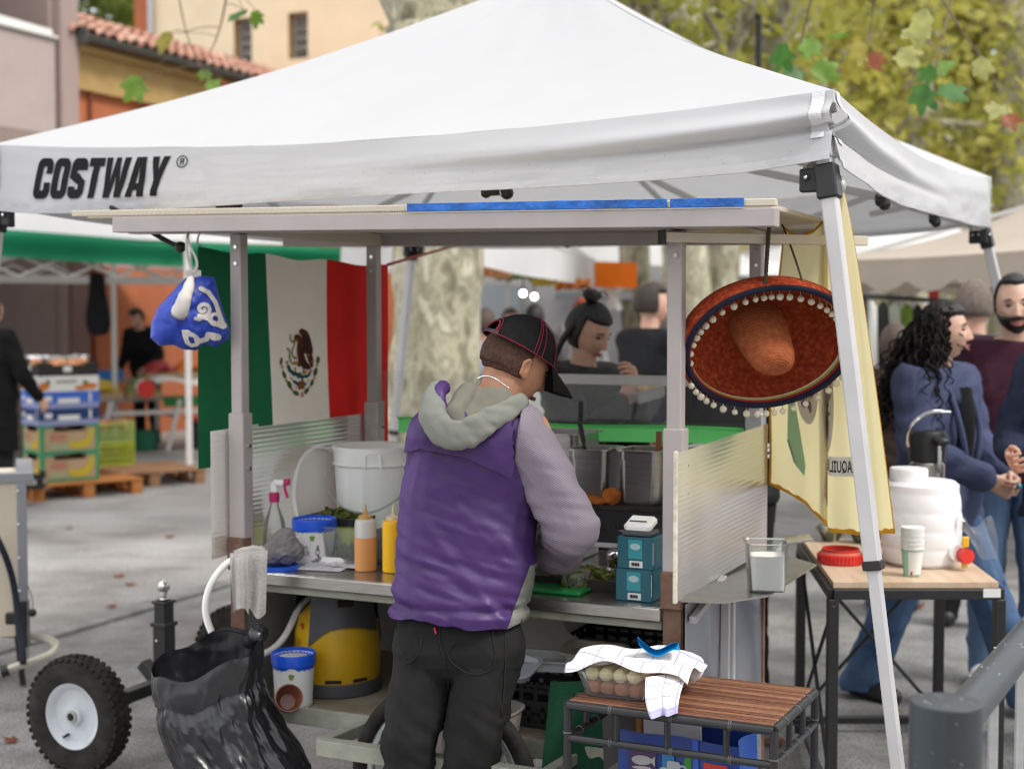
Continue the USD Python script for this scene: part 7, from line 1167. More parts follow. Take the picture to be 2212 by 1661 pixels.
# vans
van_w, van_g = mk('van_white', (.74, .74, .74), .3), mk('van_glass', (.10, .115, .105), .12)
def van(label, c, yaw, glassm):
    t = thing('delivery_van', label, 'van', c, yaw); pr = [(-2.6, .35), (2.35, .35), (2.5, .6), (2.45, 1.0), (1.95, 1.15), (1.25, 2.12), (1.0, 2.22), (-2.5, 2.26), (-2.6, 2.1)]
    rings = []
    for x_, s_ in ((-.97, .93), (-.93, .99), (-.86, 1.0), (.86, 1.0), (.93, .99), (.97, .93)): rings.append([(y * s_, x_, .35 + (z_ - .35) * (s_ if z_ > 1.3 else 1)) for y, z_ in pr])
    part(t, 'body', loft(rings), van_w, smooth=35)
    ws2 = lambda o: loft([[(1.93 + o, s * .80, 1.20), (1.30 + o, s * .72, 2.02)] for s in (-1, 1)], closed=False, caps=False)
    w_ = part(t, 'windscreen', xf(ws2(.02), None, A(.0, 0, .02)), glassm)
    for s in (-1, 1):
        part(t, 'side_window', xf(decal(pl((.45, 1.25), (1.72, 1.25), (1.15, 1.98), (.45, 1.98)).buffer(-.05).buffer(.05), .3, lambda q: np.c_[q[:, 0], np.full(len(q), s * .975), q[:, 1]]), None), glassm); part(t, 'mirror', box(.12, .2, .26, .04, (1.45, s * 1.1, 1.3)), M['black_plastic']); part(t, 'headlight', box(.05, .3, .2, .03, (2.45, s * .7, .82)), clear_p)
        for x_ in (-1.6, 1.6): w2_ = part(t, 'wheel', xf(lathe([(.001, -.1), (.2, -.1), (.32, -.1), (.33, -.06), (.33, .06), (.32, .1), (.001, .1)], 28), rot([1, 0, 0], PI / 2), A(x_, s * .86, .331)), M['black_rubber']); part(w2_, 'hub_cap', xf(lathe([(.001, .0), (.19, 0), (.19, .02), (.001, .03)], 20), rot([1, 0, 0], PI / 2 * s), A(x_, s * .965, .331)), M['zinc'])
    part(t, 'bumper', box(.12, 1.8, .25, .05, (2.48, 0, .48)), M['black_plastic']); part(t, 'grille', box(.03, .9, .16, .02, (2.47, 0, .8)), M['black_plastic'])
van('white delivery van facing us behind the man in the dark sweater', A(2.75, 24.5, 0), -PI / 2 - .10, mk('van_glass_green', (.22, .25, .19), .15)); van('second white delivery van with a black windscreen behind the sombrero', A(3.05, 17.2, 0), -PI / 2 - .16, van_g)

# beige parasol canopies and clothes at right
beige, och = mk('beige_canvas', (.50, .43, .36), .75, tl=.22, vary=.04, vs=3), mk('ochre_canvas', (.36, .20, .05), .8, tl=.35, vary=.1, vs=3)
def parasol(label, c, R, ze, zp, rz=.3):
    t = thing('market_parasol', label, 'parasol', c, rz); cs = [A(R * math.cos(a), R * math.sin(a), ze) for a in (np.arange(4) * PI / 2 + PI / 4)]; top_ = A(0, 0, zp)
    for i in range(4):
        a, b = cs[i], cs[(i + 1) % 4]; part(t, 'canvas', grid(lambda u, v: (a + np.multiply.outer(u, b - a)) * (1 - v)[..., None] + top_ * v[..., None] - np.multiply.outer(.16 * np.sin(v * PI) + .03 * np.sin(u * PI) * (1 - v), dn), 20, 12), beige, smooth=True)
        part(t, 'scalloped_edge', grid(lambda u, v: a + np.multiply.outer(u, b - a) - np.multiply.outer(.03 * np.sin(u * PI) + v * (.15 + .07 * np.abs(np.sin(u * PI * 7))), dn) + np.multiply.outer(.03 * v, unit((a + b) / 2 * A(1, 1, 0))), 90, 5), beige, smooth=True)
        part(t, 'lining', grid(lambda u, v: ((a + np.multiply.outer(u, b - a)) * (1 - v)[..., None] + top_ * v[..., None]) * .985 - np.multiply.outer(.16 * np.sin(v * PI) + .035 + .03 * np.sin(u * PI), dn), 12, 8), och, smooth=True)
        part(t, 'rib', beam(a * .97 - dn * .03, top_ - dn * .12, .02, .03), frame_w); part(t, 'strut', beam(a * .55 + top_ * .38 - dn * .28, A(0, 0, zp - .95), .018, .025), frame_w)
    part(t, 'pole', tube([A(0, 0, .02), A(0, 0, zp + .06)], .03, 12), frame_w); part(t, 'base', box(.6, .6, .05, .01, (0, 0, .026)), M['zinc'])
parasol('beige market parasol with scalloped edge and ochre lining at the right edge', A(4.15, 9.7, 0), 2.25, 2.0, 2.64, .42)
parasol('second beige parasol farther down the market at right', A(6.6, 15.5, 0), 2.4, 2.1, 2.8, .3)
ck = thing('clothes_rail', 'black steel clothes rail behind the curly haired woman', 'rail', A(2.9, 9.3, 0)); r0_, r1_ = W(1868, 640, 9.2), W(2110, 655, 10.2)
part(ck, 'rail', cat([tube([r0_, r1_], .016, 8)] + [tube([p * A(1, 1, 0) + A(0, 0, .01), p], .018, 8) for p in (r0_, r1_)]), M['black_plastic'], world=True)
cl_c = [(.55, .55, .52), (.03, .03, .03), (.42, .44, .36), (.20, .32, .06), (.05, .045, .045), (.40, .36, .26), (.60, .58, .55), (.10, .14, .08), (.45, .42, .33)]
for i, c in enumerate(cl_c):
    p = r0_ + (r1_ - r0_) * (.05 + .1 * i); t = thing('hanging_garment', f'{("off white", "black", "sage", "lime green", "charcoal", "sand", "pale grey", "olive", "stone")[i]} garment on the clothes rail', 'garment', p - dn * .85)
    part(t, 'garment', wob(loft([[(p[0] + rx * math.cos(a), p[1] + .16 * math.sin(a) * min(1, rx * 12), p[2] + z_) for a in np.linspace(0, 2 * PI, 21)[:-1]] for rx, z_ in ((.01, -.03), (.035, -.07), (.045, -.3), (.055, -.75), (.05, -.85), (.005, -.855))]), .012, 7, i), mk(f'garment_{i}', c, .85), world=True, smooth=True); part(t, 'hanger', tube([p - dn * .04, p + dn * .018], .004, 5), M['zinc'], world=True)
for i, (x, D_) in enumerate(((1900, 18), (2010, 20), (1700, 24), (1360, 19.5))):
    p = W(x, 640, D_) * A(1, 1, 0); t = thing('far_canopy', ('white far canopy with a red stripe behind the clothes rail', 'pale far canopy under the golden planes', 'white far canopy behind the vans', 'white far canopy behind the plain orange cloth')[i], 'canopy', p)
    part(t, 'roof', xf(loft([[(-1.5, -1.5, 2.2), (1.5, -1.5, 2.2), (1.5, 1.5, 2.2), (-1.5, 1.5, 2.2)], [(-.05, -.05, 2.9), (.05, -.05, 2.9), (.05, .05, 2.9), (-.05, .05, 2.9)]]), rotz(.4)), M['stall_white']); part(t, 'valance', xf(cat([box(3, .01, .25, 0, (0, s * 1.5, 2.08)) for s in (-1, 1)] + [box(.01, 3, .25, 0, (s * 1.5, 0, 2.08)) for s in (-1, 1)]), rotz(.4)), M['stall_white'])
    for sx in (-1, 1):
        for sy in (-1, 1): part(t, 'pole', xf(tube([A(sx * 1.45, sy * 1.45, .01), A(sx * 1.45, sy * 1.45, 2.2)], .025, 8), rotz(.4)), frame_w)
    if i == 0: part(t, 'stripe', xf(box(.16, .012, .5, 0, (-.4, -1.52, 1.95)), rotz(.4)), M['red'])
# ================================================================ people
def sph(p, r, n=16): return Manifold.sphere(r, n).translate(tuple(map(float, p)))
def hull(*pr): return Manifold.batch_hull([sph(p, r) for p, r in pr])
def chain(*pr): return [hull(pr[i], pr[i + 1]) for i in range(len(pr) - 1)]
def fuse(ms, ref=.02, it=12, trim=()):
    m = ms[0]
    for o in ms[1:]: m = m + o
    m = m.refine_to_length(ref); t_ = tm(m)
    if it: t_ = trimesh.Trimesh(t_.vertices, t_.faces, process=True); trimesh.smoothing.filter_taubin(t_, .5, .53, it)
    if trim:
        m = mf(t_)
        for n_, o in trim: m = m.trim_by_plane(tuple(map(float, n_)), float(o))
        t_ = tm(m)
    return t_
G1 = lambda x, c, s: np.exp(-((x - c) / s) ** 2)
def head_pts(d, grow=0.0, female=False, smile=0.0):
    x, y, z = d[:, 0], d[:, 1], d[:, 2]; p = np.stack([x * .0745, y * .094, z * .116], 1); f = np.clip(y, 0, 1)
    low = np.clip(-z, 0, 1); p[:, 0] *= 1 - (.34 if female else .26) * low ** 1.6; p[:, 1] = np.where(y > 0, p[:, 1] * (1 - .10 * low), p[:, 1] * (1 - .32 * low ** 1.2)); p[:, 1] += .010 * low * f
    p[:, 1] += np.where((y < 0) & (z > -.2), -.010 * (1 - z ** 2) * np.abs(y), 0)
    X, Z = p[:, 0], p[:, 2]; ax_ = np.abs(X); front = np.clip((y - .15) / .4, 0, 1)
    nose = G1(X, 0, .0125 - .0035 * np.clip((Z + .03) / .04, 0, 1)) * np.clip((.022 - Z) / .056, 0, 1) * np.clip((Z + .046) / .008, 0, 1) * .026
    eye = -.010 * G1(ax_, .031, .015) * G1(Z, .004, .011); brow = .006 * G1(ax_, .028, .022) * G1(Z, .024, .008)
    lips = (.006 * G1(X, 0, .020) * (G1(Z, -.061, .0045) + 1.1 * G1(Z, -.073, .0055)) - .005 * G1(X, 0, .024) * G1(Z, -.0668, .0022)); chin = .009 * G1(X, 0, .020) * G1(Z, -.103, .013) - .004 * G1(X, 0, .03) * G1(Z, -.084, .006)
    cheek = (.005 + .004 * smile) * G1(ax_, .043, .016) * G1(Z, -.028, .018); wing = .007 * G1(ax_, .011, .006) * G1(Z, -.040, .007)
    p[:, 1] += front * (nose + eye + brow + lips + chin + cheek + wing)
    return p + d * grow if np.ndim(grow) == 0 else p + d * grow[:, None]
ICO = trimesh.creation.icosphere(5); ICO4 = trimesh.creation.icosphere(4)
def ear(s): return xf(cat([xf(lathe([(.001, -.006), (.010, -.005), (.014, .002), (.016, .006), (.013, .007), (.009, .001), (.001, .0)], 18), np.diag([1.0, 1.75, 1.0]))]), rot([0, 0, 1], s * .35) @ rot([0, 1, 0], s * PI / 2) @ rot([0, 0, 1], s * PI / 2), A(s * .072, -.008, -.012))
def ear_m(s): h = [sph((s * .070, -.004, -.028), .007), sph((s * .076, -.012, .012), .008), sph((s * .077, -.022, .004), .006), sph((s * .074, -.018, -.022), .006)]; return Manifold.batch_hull(h).refine_to_length(.004) - Manifold.sphere(1, 24).scale((.010, .013, .021)).translate((s * .0865, -.012, -.004))
def hair_shell(kind, female=False, seed=1):
    d = ICO.vertices; x, y, z = d[:, 0], d[:, 1], d[:, 2]; n_ = meshkit.fbm(d * 3 + 9, 3, seed) - .5
    line = {'short': .60, 'receding': .70, 'bun': .46, 'curly': .50, 'fade': .40, 'long': .50}[kind]
    m1 = np.clip((z - line + .10 * n_) / .10, 0, 1); side = .10 if kind in ('short', 'receding', 'fade', 'curly') else .22
    m2 = np.clip((side - y + .10 * n_) / .12, 0, 1) * np.clip((z + (.42 if kind in ('short', 'receding', 'fade') else .7) + .08 * n_) / .12, 0, 1)
    m = np.maximum(m1, m2); th = {'short': .016, 'receding': .010, 'bun': .010, 'curly': .014, 'fade': .005, 'long': .018}[kind]
    fine = meshkit.fbm(d * A(26, 26, 9) + 3, 2, seed + 4) - .5
    v = head_pts(d, m * (th + (.012 if kind == 'short' else .006) * np.clip(z, 0, 1) + .006 * fine) - .014 * (1 - m), female); return TM(v, ICO.faces)
def hand_m(R, w, s=1.0, curl=.35, side=1, spread=.08, thumb=.5):   # R columns: across the palm towards the thumb, along the fingers, out of the back of the hand
    P = lambda q: w + R @ (A(*q) * s * A(side, 1, 1)) if False else w + R @ (A(q[0], q[1], q[2]) * s)
    ms = [Manifold.batch_hull([sph(P(q), r * s) for q, r in (((.020, .0, 0), .017), ((-.018, .0, 0), .016), ((-.034, .082, 0), .011), ((.034, .085, 0), .012), ((0, .09, .003), .012))])]
    for i, (bx, L) in enumerate(((.031, .072), (.011, .082), (-.010, .076), (-.029, .060))):
        a = curl * (1 + .12 * i); p = A(bx, .084, 0); th_ = (1.5 - i) * spread; seg = [(p, .0088)]; ang = 0
        for l, r in ((.44, .0082), (.31, .0075), (.25, .0065)): ang += a; p = p + L * l * A(math.sin(th_) * math.cos(ang), math.cos(th_) * math.cos(ang), -math.sin(ang)); seg.append((p, r))
        ms += [Manifold.batch_hull([sph(P(seg[k][0]), seg[k][1] * s, 12), sph(P(seg[k + 1][0]), seg[k + 1][1] * s, 12)]) for k in range(3)]
    tp = [(A(.022, .022, -.004), .012), (A(.046, .048, -.014 - .01 * thumb), .0105), (A(.054 - .012 * thumb, .076, -.022 - .02 * thumb), .009), (A(.050 - .022 * thumb, .098, -.026 - .03 * thumb), .0075)]
    ms += [Manifold.batch_hull([sph(P(tp[k][0]), tp[k][1] * s, 12), sph(P(tp[k + 1][0]), tp[k + 1][1] * s, 12)]) for k in range(3)]
    return ms
def skinm(name, c): return mk('skin_' + name, c, .5, vary=.07, vs=40, extra={"subsurface_weight": .2, "subsurface_scale": .006, "subsurface_radius": (1., .35, .2)}, bump=.06, bs=500, bd=.001)
def cloth(name, c, **k): return mk('cloth_' + name, c, k.pop('rough', .85), vary=k.pop('vary', .12), vs=k.pop('vs', 14), bump=k.pop('bump', .25), bs=k.pop('bs', 350), bd=k.pop('bdist', .0015), **k)
hair_dk, hair_br = mk('hair_dark', (.007, .0055, .005), .45, vary=.4, vs=60, bump=.5, bs=250, stretch=(1, 1, .25)), mk('hair_brown', (.055, .032, .02), .5, vary=.35, vs=60, bump=.5, bs=250, stretch=(1, 1, .25))
shoe_b = mk('shoe_black', (.016, .016, .017), .5)
def person(label, loc, yaw, h, top, bottom, skin, hair=('short', hair_dk), pose=None, female=False, hem=.90, flare=0.0, shoes=shoe_b, head=(0, 0, 0), lean=0.0, face=True, sleeve=True, beard=None, smile=0., legs=True, topr=.022, lod=.024, arms_curl=.4, build=1.0):
    k = h / 1.72; t = thing('person', label, 'person', loc, yaw); pose = pose or {}; B = build
    J = dict(hipL=(-.088, 0, .90), hipR=(.088, 0, .90), kneeL=(-.10, .02, .49), kneeR=(.10, .02, .49), ankL=(-.105, -.02, .085), ankR=(.105, -.02, .085), shL=(-.165, -.01, 1.385), shR=(.165, -.01, 1.385), elL=(-.225, -.03, 1.10), elR=(.225, -.03, 1.10), wrL=(-.235, .06, .86), wrR=(.235, .06, .86), neck=(0, -.012, 1.425), head=(0, .022, 1.588))
    J = {a: A(*b) * k for a, b in {**J, **pose}.items() if a in J}
    if lean:
        for a in ('shL', 'shR', 'neck', 'head'): v = J[a] - A(0, 0, .95 * k); J[a] = rot([1, 0, 0], -lean) @ v + A(0, 0, .95 * k)
    ch = (J['shL'] + J['shR']) / 2; sd = unit(J['shR'] - J['shL']); pel = (J['hipL'] + J['hipR']) / 2; hd = unit(J['hipR'] - J['hipL']); mid = pel * .62 + ch * .38
    if female: B = B * .94
    def torso(g): return [hull((J['shL'] * .8 + ch * .2, (.062 + g) * k), (J['shR'] * .8 + ch * .2, (.062 + g) * k), (ch - sd * .085 * B * k - A(0, 0, .17 * k), (.095 * B + g) * k), (ch + sd * .085 * B * k - A(0, 0, .17 * k), (.095 * B + g) * k), (ch + A(0, 0, .03), (.06 + g) * k)),
                          hull((ch - sd * .085 * B * k - A(0, 0, .17 * k), (.095 * B + g) * k), (ch + sd * .085 * B * k - A(0, 0, .17 * k), (.095 * B + g) * k), (mid - hd * .07 * B * k, (.092 * B + g) * k), (mid + hd * .07 * B * k, (.092 * B + g) * k)),
                          hull((mid - hd * .07 * B * k, (.092 * B + g) * k), (mid + hd * .07 * B * k, (.092 * B + g) * k), (pel - hd * .075 * B * k + A(0, 0, .02), (.105 * B + g) * k), (pel + hd * .075 * B * k + A(0, 0, .02), (.105 * B + g) * k))]
    Rh = rotz(head[0]) @ rot([1, 0, 0], -head[1]) @ rot([0, 1, 0], head[2]); hp_ = J['head']
    sm = torso(-.006) + chain((J['neck'] - A(0, 0, .02), .060 * k), (J['neck'] + (hp_ - J['neck']) * .5, .053 * k), (hp_ - Rh @ A(0, .02, .04) * k, .052 * k))
    for s in 'LR':
        sm += chain((J['sh' + s], .052 * k), (J['el' + s], .040 * k), (J['wr' + s], .028 * k))
        if legs: sm += chain((J['hip' + s], .085 * k), (J['knee' + s], .056 * k), (J['ank' + s], .038 * k)) + [hull((J['ank' + s] - A(0, 0, .04 * k), .035 * k), (J['ank' + s] + A(0, .12, -.05) * k, .028 * k))]
        d = unit(J['wr' + s] - J['el' + s]); hx = pose.get('th' + s, (0, 1, .3)); x = unit(A(*hx) - d * np.dot(A(*hx), d)); Rr = np.stack([x, d, np.cross(x, d)], 1); 
        if (s == 'L') != (not True): pass
        nb = pose.get('nb' + s); Rr[:, 2] = Rr[:, 2] * 1.0
        cu = pose.get('cu' + s, arms_curl); hm_ = hand_m(np.stack([x, d, np.cross(x, d) * (1 if s == 'L' else -1) * pose.get('fl' + s, 1)], 1), J['wr' + s] + d * .012, k * .95, cu); sm.append(('hand', hm_))
    hands = [m for e in sm if isinstance(e, tuple) for m in e[1]]; sm = [e for e in sm if not isinstance(e, tuple)]
    body = fuse(sm, lod, 8); hm = fuse(hands, .008, 4) if hands else None
    bm_ = mf(body); hd_m = TM(head_pts(ICO4.vertices if not face else ICO.vertices, 0, female, smile) * k @ Rh.T + hp_, (ICO4 if not face else ICO).faces); bm_ = bm_ + mf(hd_m)
    for s in (-1, 1): e = tm(ear_m(s).refine_to_length(.006)); bm_ = bm_ + mf(TM(np.array(e.vertices) * k @ Rh.T + hp_, e.faces))
    if hm is not None: bm_ = bm_ + mf(hm)
    part(t, 'body', tm(bm_), skin, smooth=50)
    onh = lambda m: xf(TM(np.array(m.vertices) * k, m.faces), Rh, hp_)
    if face:
        for s in (-1, 1):
            part(t, 'eye', onh(ball((s * .031, .0775, .004), .0105, 3, (1.25, .8, .62 if not smile else .42))), mk(f'eye_{numbered("x", "e")[2:]}', (.05, .035, .03), .2), smooth=True)
            part(t, 'eyebrow', onh(tube(spline([A(s * .014, .0905, .023), A(s * .030, .0895, .0285), A(s * .048, .076, .021)], 8), np.array([.003, .0034, .0037, .0037, .0035, .003, .0024, .0016]), 8)), hair[1], smooth=True)
        lm = mk(f'lips_{numbered("x", "l")[2:]}', tuple(np.array((.30, .09, .075))), .45)
        w = .021 + .008 * smile; up_l = [A(-w, .079 - .004 * smile, -.0655 + .006 * smile), A(-w * .5, .0915, -.0635), A(0, .0955, -.0640), A(w * .5, .0915, -.0635), A(w, .079 - .004 * smile, -.0655 + .006 * smile)]; op = .009 * smile
        part(t, 'lips', onh(cat([tube(spline(up_l, 12), np.sin(np.linspace(.25, PI - .25, 12)) * .0042, 8), tube(spline([q - A(0, .0015, .0065 + op * (1 - (i - 2) ** 2 / 4)) * (i not in (0, 4)) for i, q in enumerate(up_l)], 12), np.sin(np.linspace(.25, PI - .25, 12)) * .0050, 8)])), lm, smooth=True)
        if smile: part(t, 'teeth', onh(ball((0, .084, -.0695), .012, 2, (1.5 * smile, .7, .42))), mk(f'teeth_{numbered("x", "t")[2:]}', (.75, .72, .66), .3), smooth=True)
    if beard:
        d = ICO.vertices; x, y, z = d.T; m = np.clip((-.30 - z + .25 * np.clip(-y + .35, 0, 1)) / .12, 0, 1) * np.clip((y + .18) / .15, 0, 1); P0 = head_pts(d); m = m * (1 - .95 * G1(P0[:, 0], 0, .019) * G1(P0[:, 2], -.068, .010) * (y > 0)); ms_ = G1(np.abs(P0[:, 0]), .012, .020) * G1(P0[:, 2], -.0545, .0055) * (y > 0); m = np.maximum(m, np.clip(ms_ * 1.6, 0, 1))
        part(t, 'beard', onh(TM(head_pts(d, m * (.009 + .004 * (meshkit.fbm(d * 30, 2) - .5)) - .010 * (1 - m)), ICO.faces)), beard, smooth=True)
    if hair: 
        part(t, 'hair', onh(hair_shell(hair[0], female)), hair[1], smooth=True)
    g_ = topr; tms = torso(g_)
    if sleeve:
        for s in 'LR': tms += chain((J['sh' + s], (.058 + g_) * k), (J['el' + s], (.044 + g_) * k), (J['el' + s] * .08 + J['wr' + s] * .92, (.030 + g_ * .8) * k))
    if hem < .86:                                       # a coat: skirts below the hips
        tms += [hull((pel - hd * .08 * k, (.11 + g_) * k), (pel + hd * .08 * k, (.11 + g_) * k), (pel * A(1, 1, 0) - hd * .10 * k + A(0, 0, hem * k), (.10 + g_) * k), (pel * A(1, 1, 0) + hd * .10 * k + A(0, 0, hem * k), (.10 + g_) * k))]
    nk = unit(J['head'] - J['neck']); tp_ = fuse(tms + chain((J['neck'] - A(0, 0, .03), .066 * k), (J['neck'] + nk * .02, .060 * k)), lod * .8, 10, [((0, 0, 1), hem * k), (-nk, -np.dot(nk, J['neck'] + nk * .028 * k))])
    v = np.array(tp_.vertices); fold = (meshkit.fbm(np.c_[v[:, 0] * 9, v[:, 1] * 9, v[:, 2] * 17 + v[:, 0] * 6] + 20 + h * 10, 3) - .5) * .022 + .006 * np.sin(v[:, 2] * 70 + v[:, 0] * 40 + 4 * meshkit.noise(v * 8)) * meshkit.noise(v * 5 + 7)
    n_ = trimesh.Trimesh(tp_.vertices, tp_.faces, process=False).vertex_normals; part(t, 'top', TM(v + n_ * fold[:, None], tp_.faces), top, smooth=60)
    if legs and bottom is not None:
        lm_ = [hull((pel - hd * .072 * B * k, .112 * B * k), (pel + hd * .072 * B * k, .112 * B * k), (pel - hd * .07 * k + A(0, 0, .10 * k), .10 * B * k), (pel + hd * .07 * k + A(0, 0, .10 * k), .10 * B * k))]
        for s in 'LR': lm_ += chain((J['hip' + s], .100 * B * k), (J['knee' + s], (.074 + flare * .3) * k), (J['ank' + s] - A(0, 0, .03) * k, (.056 + flare) * k))
        lg = fuse(lm_, lod * .8, 8, [((0, 0, 1), .035 * k), ((0, 0, -1), -1.02 * k)]); v = np.array(lg.vertices); n_ = trimesh.Trimesh(lg.vertices, lg.faces, process=False).vertex_normals
        fold = (meshkit.fbm(np.c_[v[:, 0] * 9, v[:, 1] * 9, v[:, 2] * 16] + 5, 3) - .5) * .026 * np.clip(1.15 - v[:, 2] / k, .3, 1); part(t, 'trousers', TM(v + n_ * fold[:, None], lg.faces), bottom, smooth=60)
        for s in 'LR': a = J['ank' + s]; part(t, 'shoe', fuse([hull((a * A(1, 1, 0) + A(0, -.03, .045) * k, .046 * k), (a * A(1, 1, 0) + A(0, .05, .045) * k, .046 * k), (a * A(1, 1, 0) + A(0 + (-.01 if s == 'L' else .01), .17, .03) * k, .040 * k))], .02, 4, [((0, 0, 1), .003)]), shoes, smooth=50)
    return t, J, onh, k
tan, fair, pale = skinm('tan', (.36, .17, .095)), skinm('fair', (.52, .30, .215)), skinm('pale', (.55, .34, .25))
jean, jean2, jeanb = cloth('jeans', (.035, .075, .16), c2=(.09, .15, .26), vs=6), cloth('light_jeans', (.10, .16, .26), vs=6), cloth('black_jeans', (.008, .008, .0085), c2=(.018, .0175, .017), vs=5, bump=.4, bs=8, bt=RIDGE, bdist=.014)

# ---- the cook in the purple jacket, seen from behind
purple = cloth('purple_nylon', (.047, .0145, .102), rough=.5, vary=.08, vs=4, bump=.55, bs=8.5, bt=RIDGE, bdist=.016)
lilac = usdkit.material(stage, '/World/Looks/striped_lilac', {"t": ("texture_coordinate", {}), "r": ("vector_rotate", {"rotate_type": "y_axis", "angle": .5}), "w": ("wave_texture", {"bands_direction": "z", "scale": 62.0, "distortion": .3}), "m": ("mix_color", {"a": (.135, .108, .145), "b": (.215, .185, .212)}), "p": ("principled_bsdf", {"roughness": .75})},
    [("t.object", "r.vector"), ("r.vector", "w.vector"), ("w.fac", "m.fac"), ("m.result", "p.base_color")], surface="p.BSDF")
sage, sage_d = cloth('sage_lining', (.15, .145, .115), vary=.1, vs=9), cloth('sage_light', (.185, .19, .165), vary=.08, vs=9)
DMn = 3.78; mp = W(990, 1400, DMn); man = thing('person', 'person in a purple jacket and black cap cooking with his back to us', 'person', mp * A(1, 1, 0))
q = lambda x, y, D: W(x, y, D)
jt = dict(hL=q(925, 1395, 3.78), hR=q(1058, 1395, 3.74), kL=q(886, 1600, 3.72), kR=q(1022, 1600, 3.69), aL=A(*q(866, 1990, 3.74)[:2], .085), aR=A(*q(992, 1990, 3.72)[:2], .085), shL=q(938, 932, 3.76), shR=q(1148, 928, 3.70), eR=q(1230, 1135, 3.70), wR=q(1195, 1196, 3.95), eL=q(925, 1130, 3.92), wL=q(1050, 1180, 4.06), nk=q(1066, 868, 3.80), hd=q(1114, 786, 3.84))
Rhd = rotz(-1.0) @ rot([1, 0, 0], -.40) @ rot([0, 1, 0], .10)
def mtorso(g): return [hull((jt['shL'] + A(.02, 0, -.02), .050 + g), (jt['shR'] + A(-.035, 0, -.02), .058 + g), (q(1060, 905, 3.80), .06 + g), (q(955, 1060, 3.80), .088 + g), (q(1085, 1060, 3.78), .088 + g)), hull((q(955, 1060, 3.80), .088 + g), (q(1085, 1060, 3.78), .088 + g), (q(952, 1200, 3.80), .092 + g), (q(1062, 1200, 3.77), .092 + g)), hull((q(952, 1200, 3.80), .092 + g), (q(1062, 1200, 3.77), .092 + g), (q(938, 1330, 3.78), .096 + g), (q(1042, 1330, 3.75), .096 + g)), hull((q(938, 1330, 3.78), .096 + g), (q(1042, 1330, 3.75), .096 + g), (jt['hL'], .085 + g), (jt['hR'], .085 + g))]
sm = mtorso(-.008) + chain((jt['nk'] - A(0, 0, .03), .062), (jt['nk'] * .5 + jt['hd'] * .5, .060), (jt['hd'] - Rhd @ A(0, .02, .045), .058))
for s in 'LR': sm += chain((jt['sh' + s], .05), (jt['e' + s], .04), (jt['w' + s], .029)) + chain((jt['h' + s], .085), (jt['k' + s], .055), (jt['a' + s], .04)) + [hull((jt['a' + s] - A(0, 0, .045), .034), (jt['a' + s] + A(0, .13, -.05), .028))]
bmn = mf(fuse(sm, .018, 8)) + mf(TM(head_pts(ICO.vertices) @ Rhd.T + jt['hd'], ICO.faces))
for s in (-1, 1): e = tm(ear_m(s).refine_to_length(.004)); bmn = bmn + mf(TM(np.array(e.vertices) * 1.05 @ Rhd.T + jt['hd'], e.faces))
hnd = []
for s, x in (('L', A(.3, 0, 1)), ('R', A(-.3, .1, 1))): d = unit(jt['w' + s] - jt['e' + s]); x = unit(x - d * np.dot(x, d)); hnd += hand_m(np.stack([x, d, np.cross(x, d)], 1) if s == 'R' else np.stack([x, d, -np.cross(x, d)], 1), jt['w' + s] + d * .01, .98, .5)
bmn = bmn + mf(fuse(hnd, .008, 4)); part(man, 'body', tm(bmn), tan, world=True, smooth=50)
onm = lambda m: xf(m, Rhd, jt['hd'])
for s in (-1, 1): part(man, 'eye', onm(ball((s * .031, .0775, .004), .0105, 3, (1.25, .8, .5))), mk(f'cook_eye_{s + 1}', (.05, .035, .03), .2), world=True, smooth=True); part(man, 'eyebrow', onm(tube(spline([A(s * .014, .0905, .023), A(s * .030, .0895, .0285), A(s * .048, .076, .021)], 8), .003, 8)), hair_dk, world=True, smooth=True)
part(man, 'lips', onm(tube(spline([A(-.02, .08, -.0665), A(0, .0955, -.066), A(.02, .08, -.0665)], 10), np.sin(np.linspace(.25, PI - .25, 10)) * .0062, 8)), mk('cook_lips', (.25, .08, .06), .5), world=True, smooth=True)
part(man, 'hair', onm(hair_shell('fade')), mk('cropped_hair', (.075, .040, .028), .8, vary=.3, vs=120, bump=.4, bs=600), world=True, smooth=True)
# cap: crown with a rear opening, strap, piping, peak
capm = mk('cap_black', (.008, .0075, .008), .85, bump=.5, bs=380, vary=.3, vs=40); pip = mk('cap_piping', (.14, .012, .03), .7)
Rc = rot([1, 0, 0], -.10); d = ICO.vertices.copy(); keep = d[:, 2] > .20; cp = head_pts(d, .016) * A(1.03, 1.02, 1.0) + A(0, -.004, .006); fmask = keep[ICO.faces].all(1)
bh = lambda dd: (((dd[:, 0]) / .30) ** 2 + ((dd[:, 2] - .24) / .30) ** 2 < 1) & (dd[:, 1] < 0); op_ = bh(d)[ICO.faces].all(1)
cm = TM(cp, ICO.faces[fmask & ~op_]); cm.remove_unreferenced_vertices(); part(man, 'cap', onm(xf(cm, Rc)), capm, world=True, smooth=True)
def onc(az, el, o=.019): az, el = np.broadcast_arrays(az, el); dd = np.stack([np.sin(az) * np.cos(el), np.cos(az) * np.cos(el), np.sin(el)], -1); return (head_pts(dd.reshape(-1, 3), o).reshape(dd.shape) * A(1.03, 1.02, 1.0) + A(0, -.004, .006))
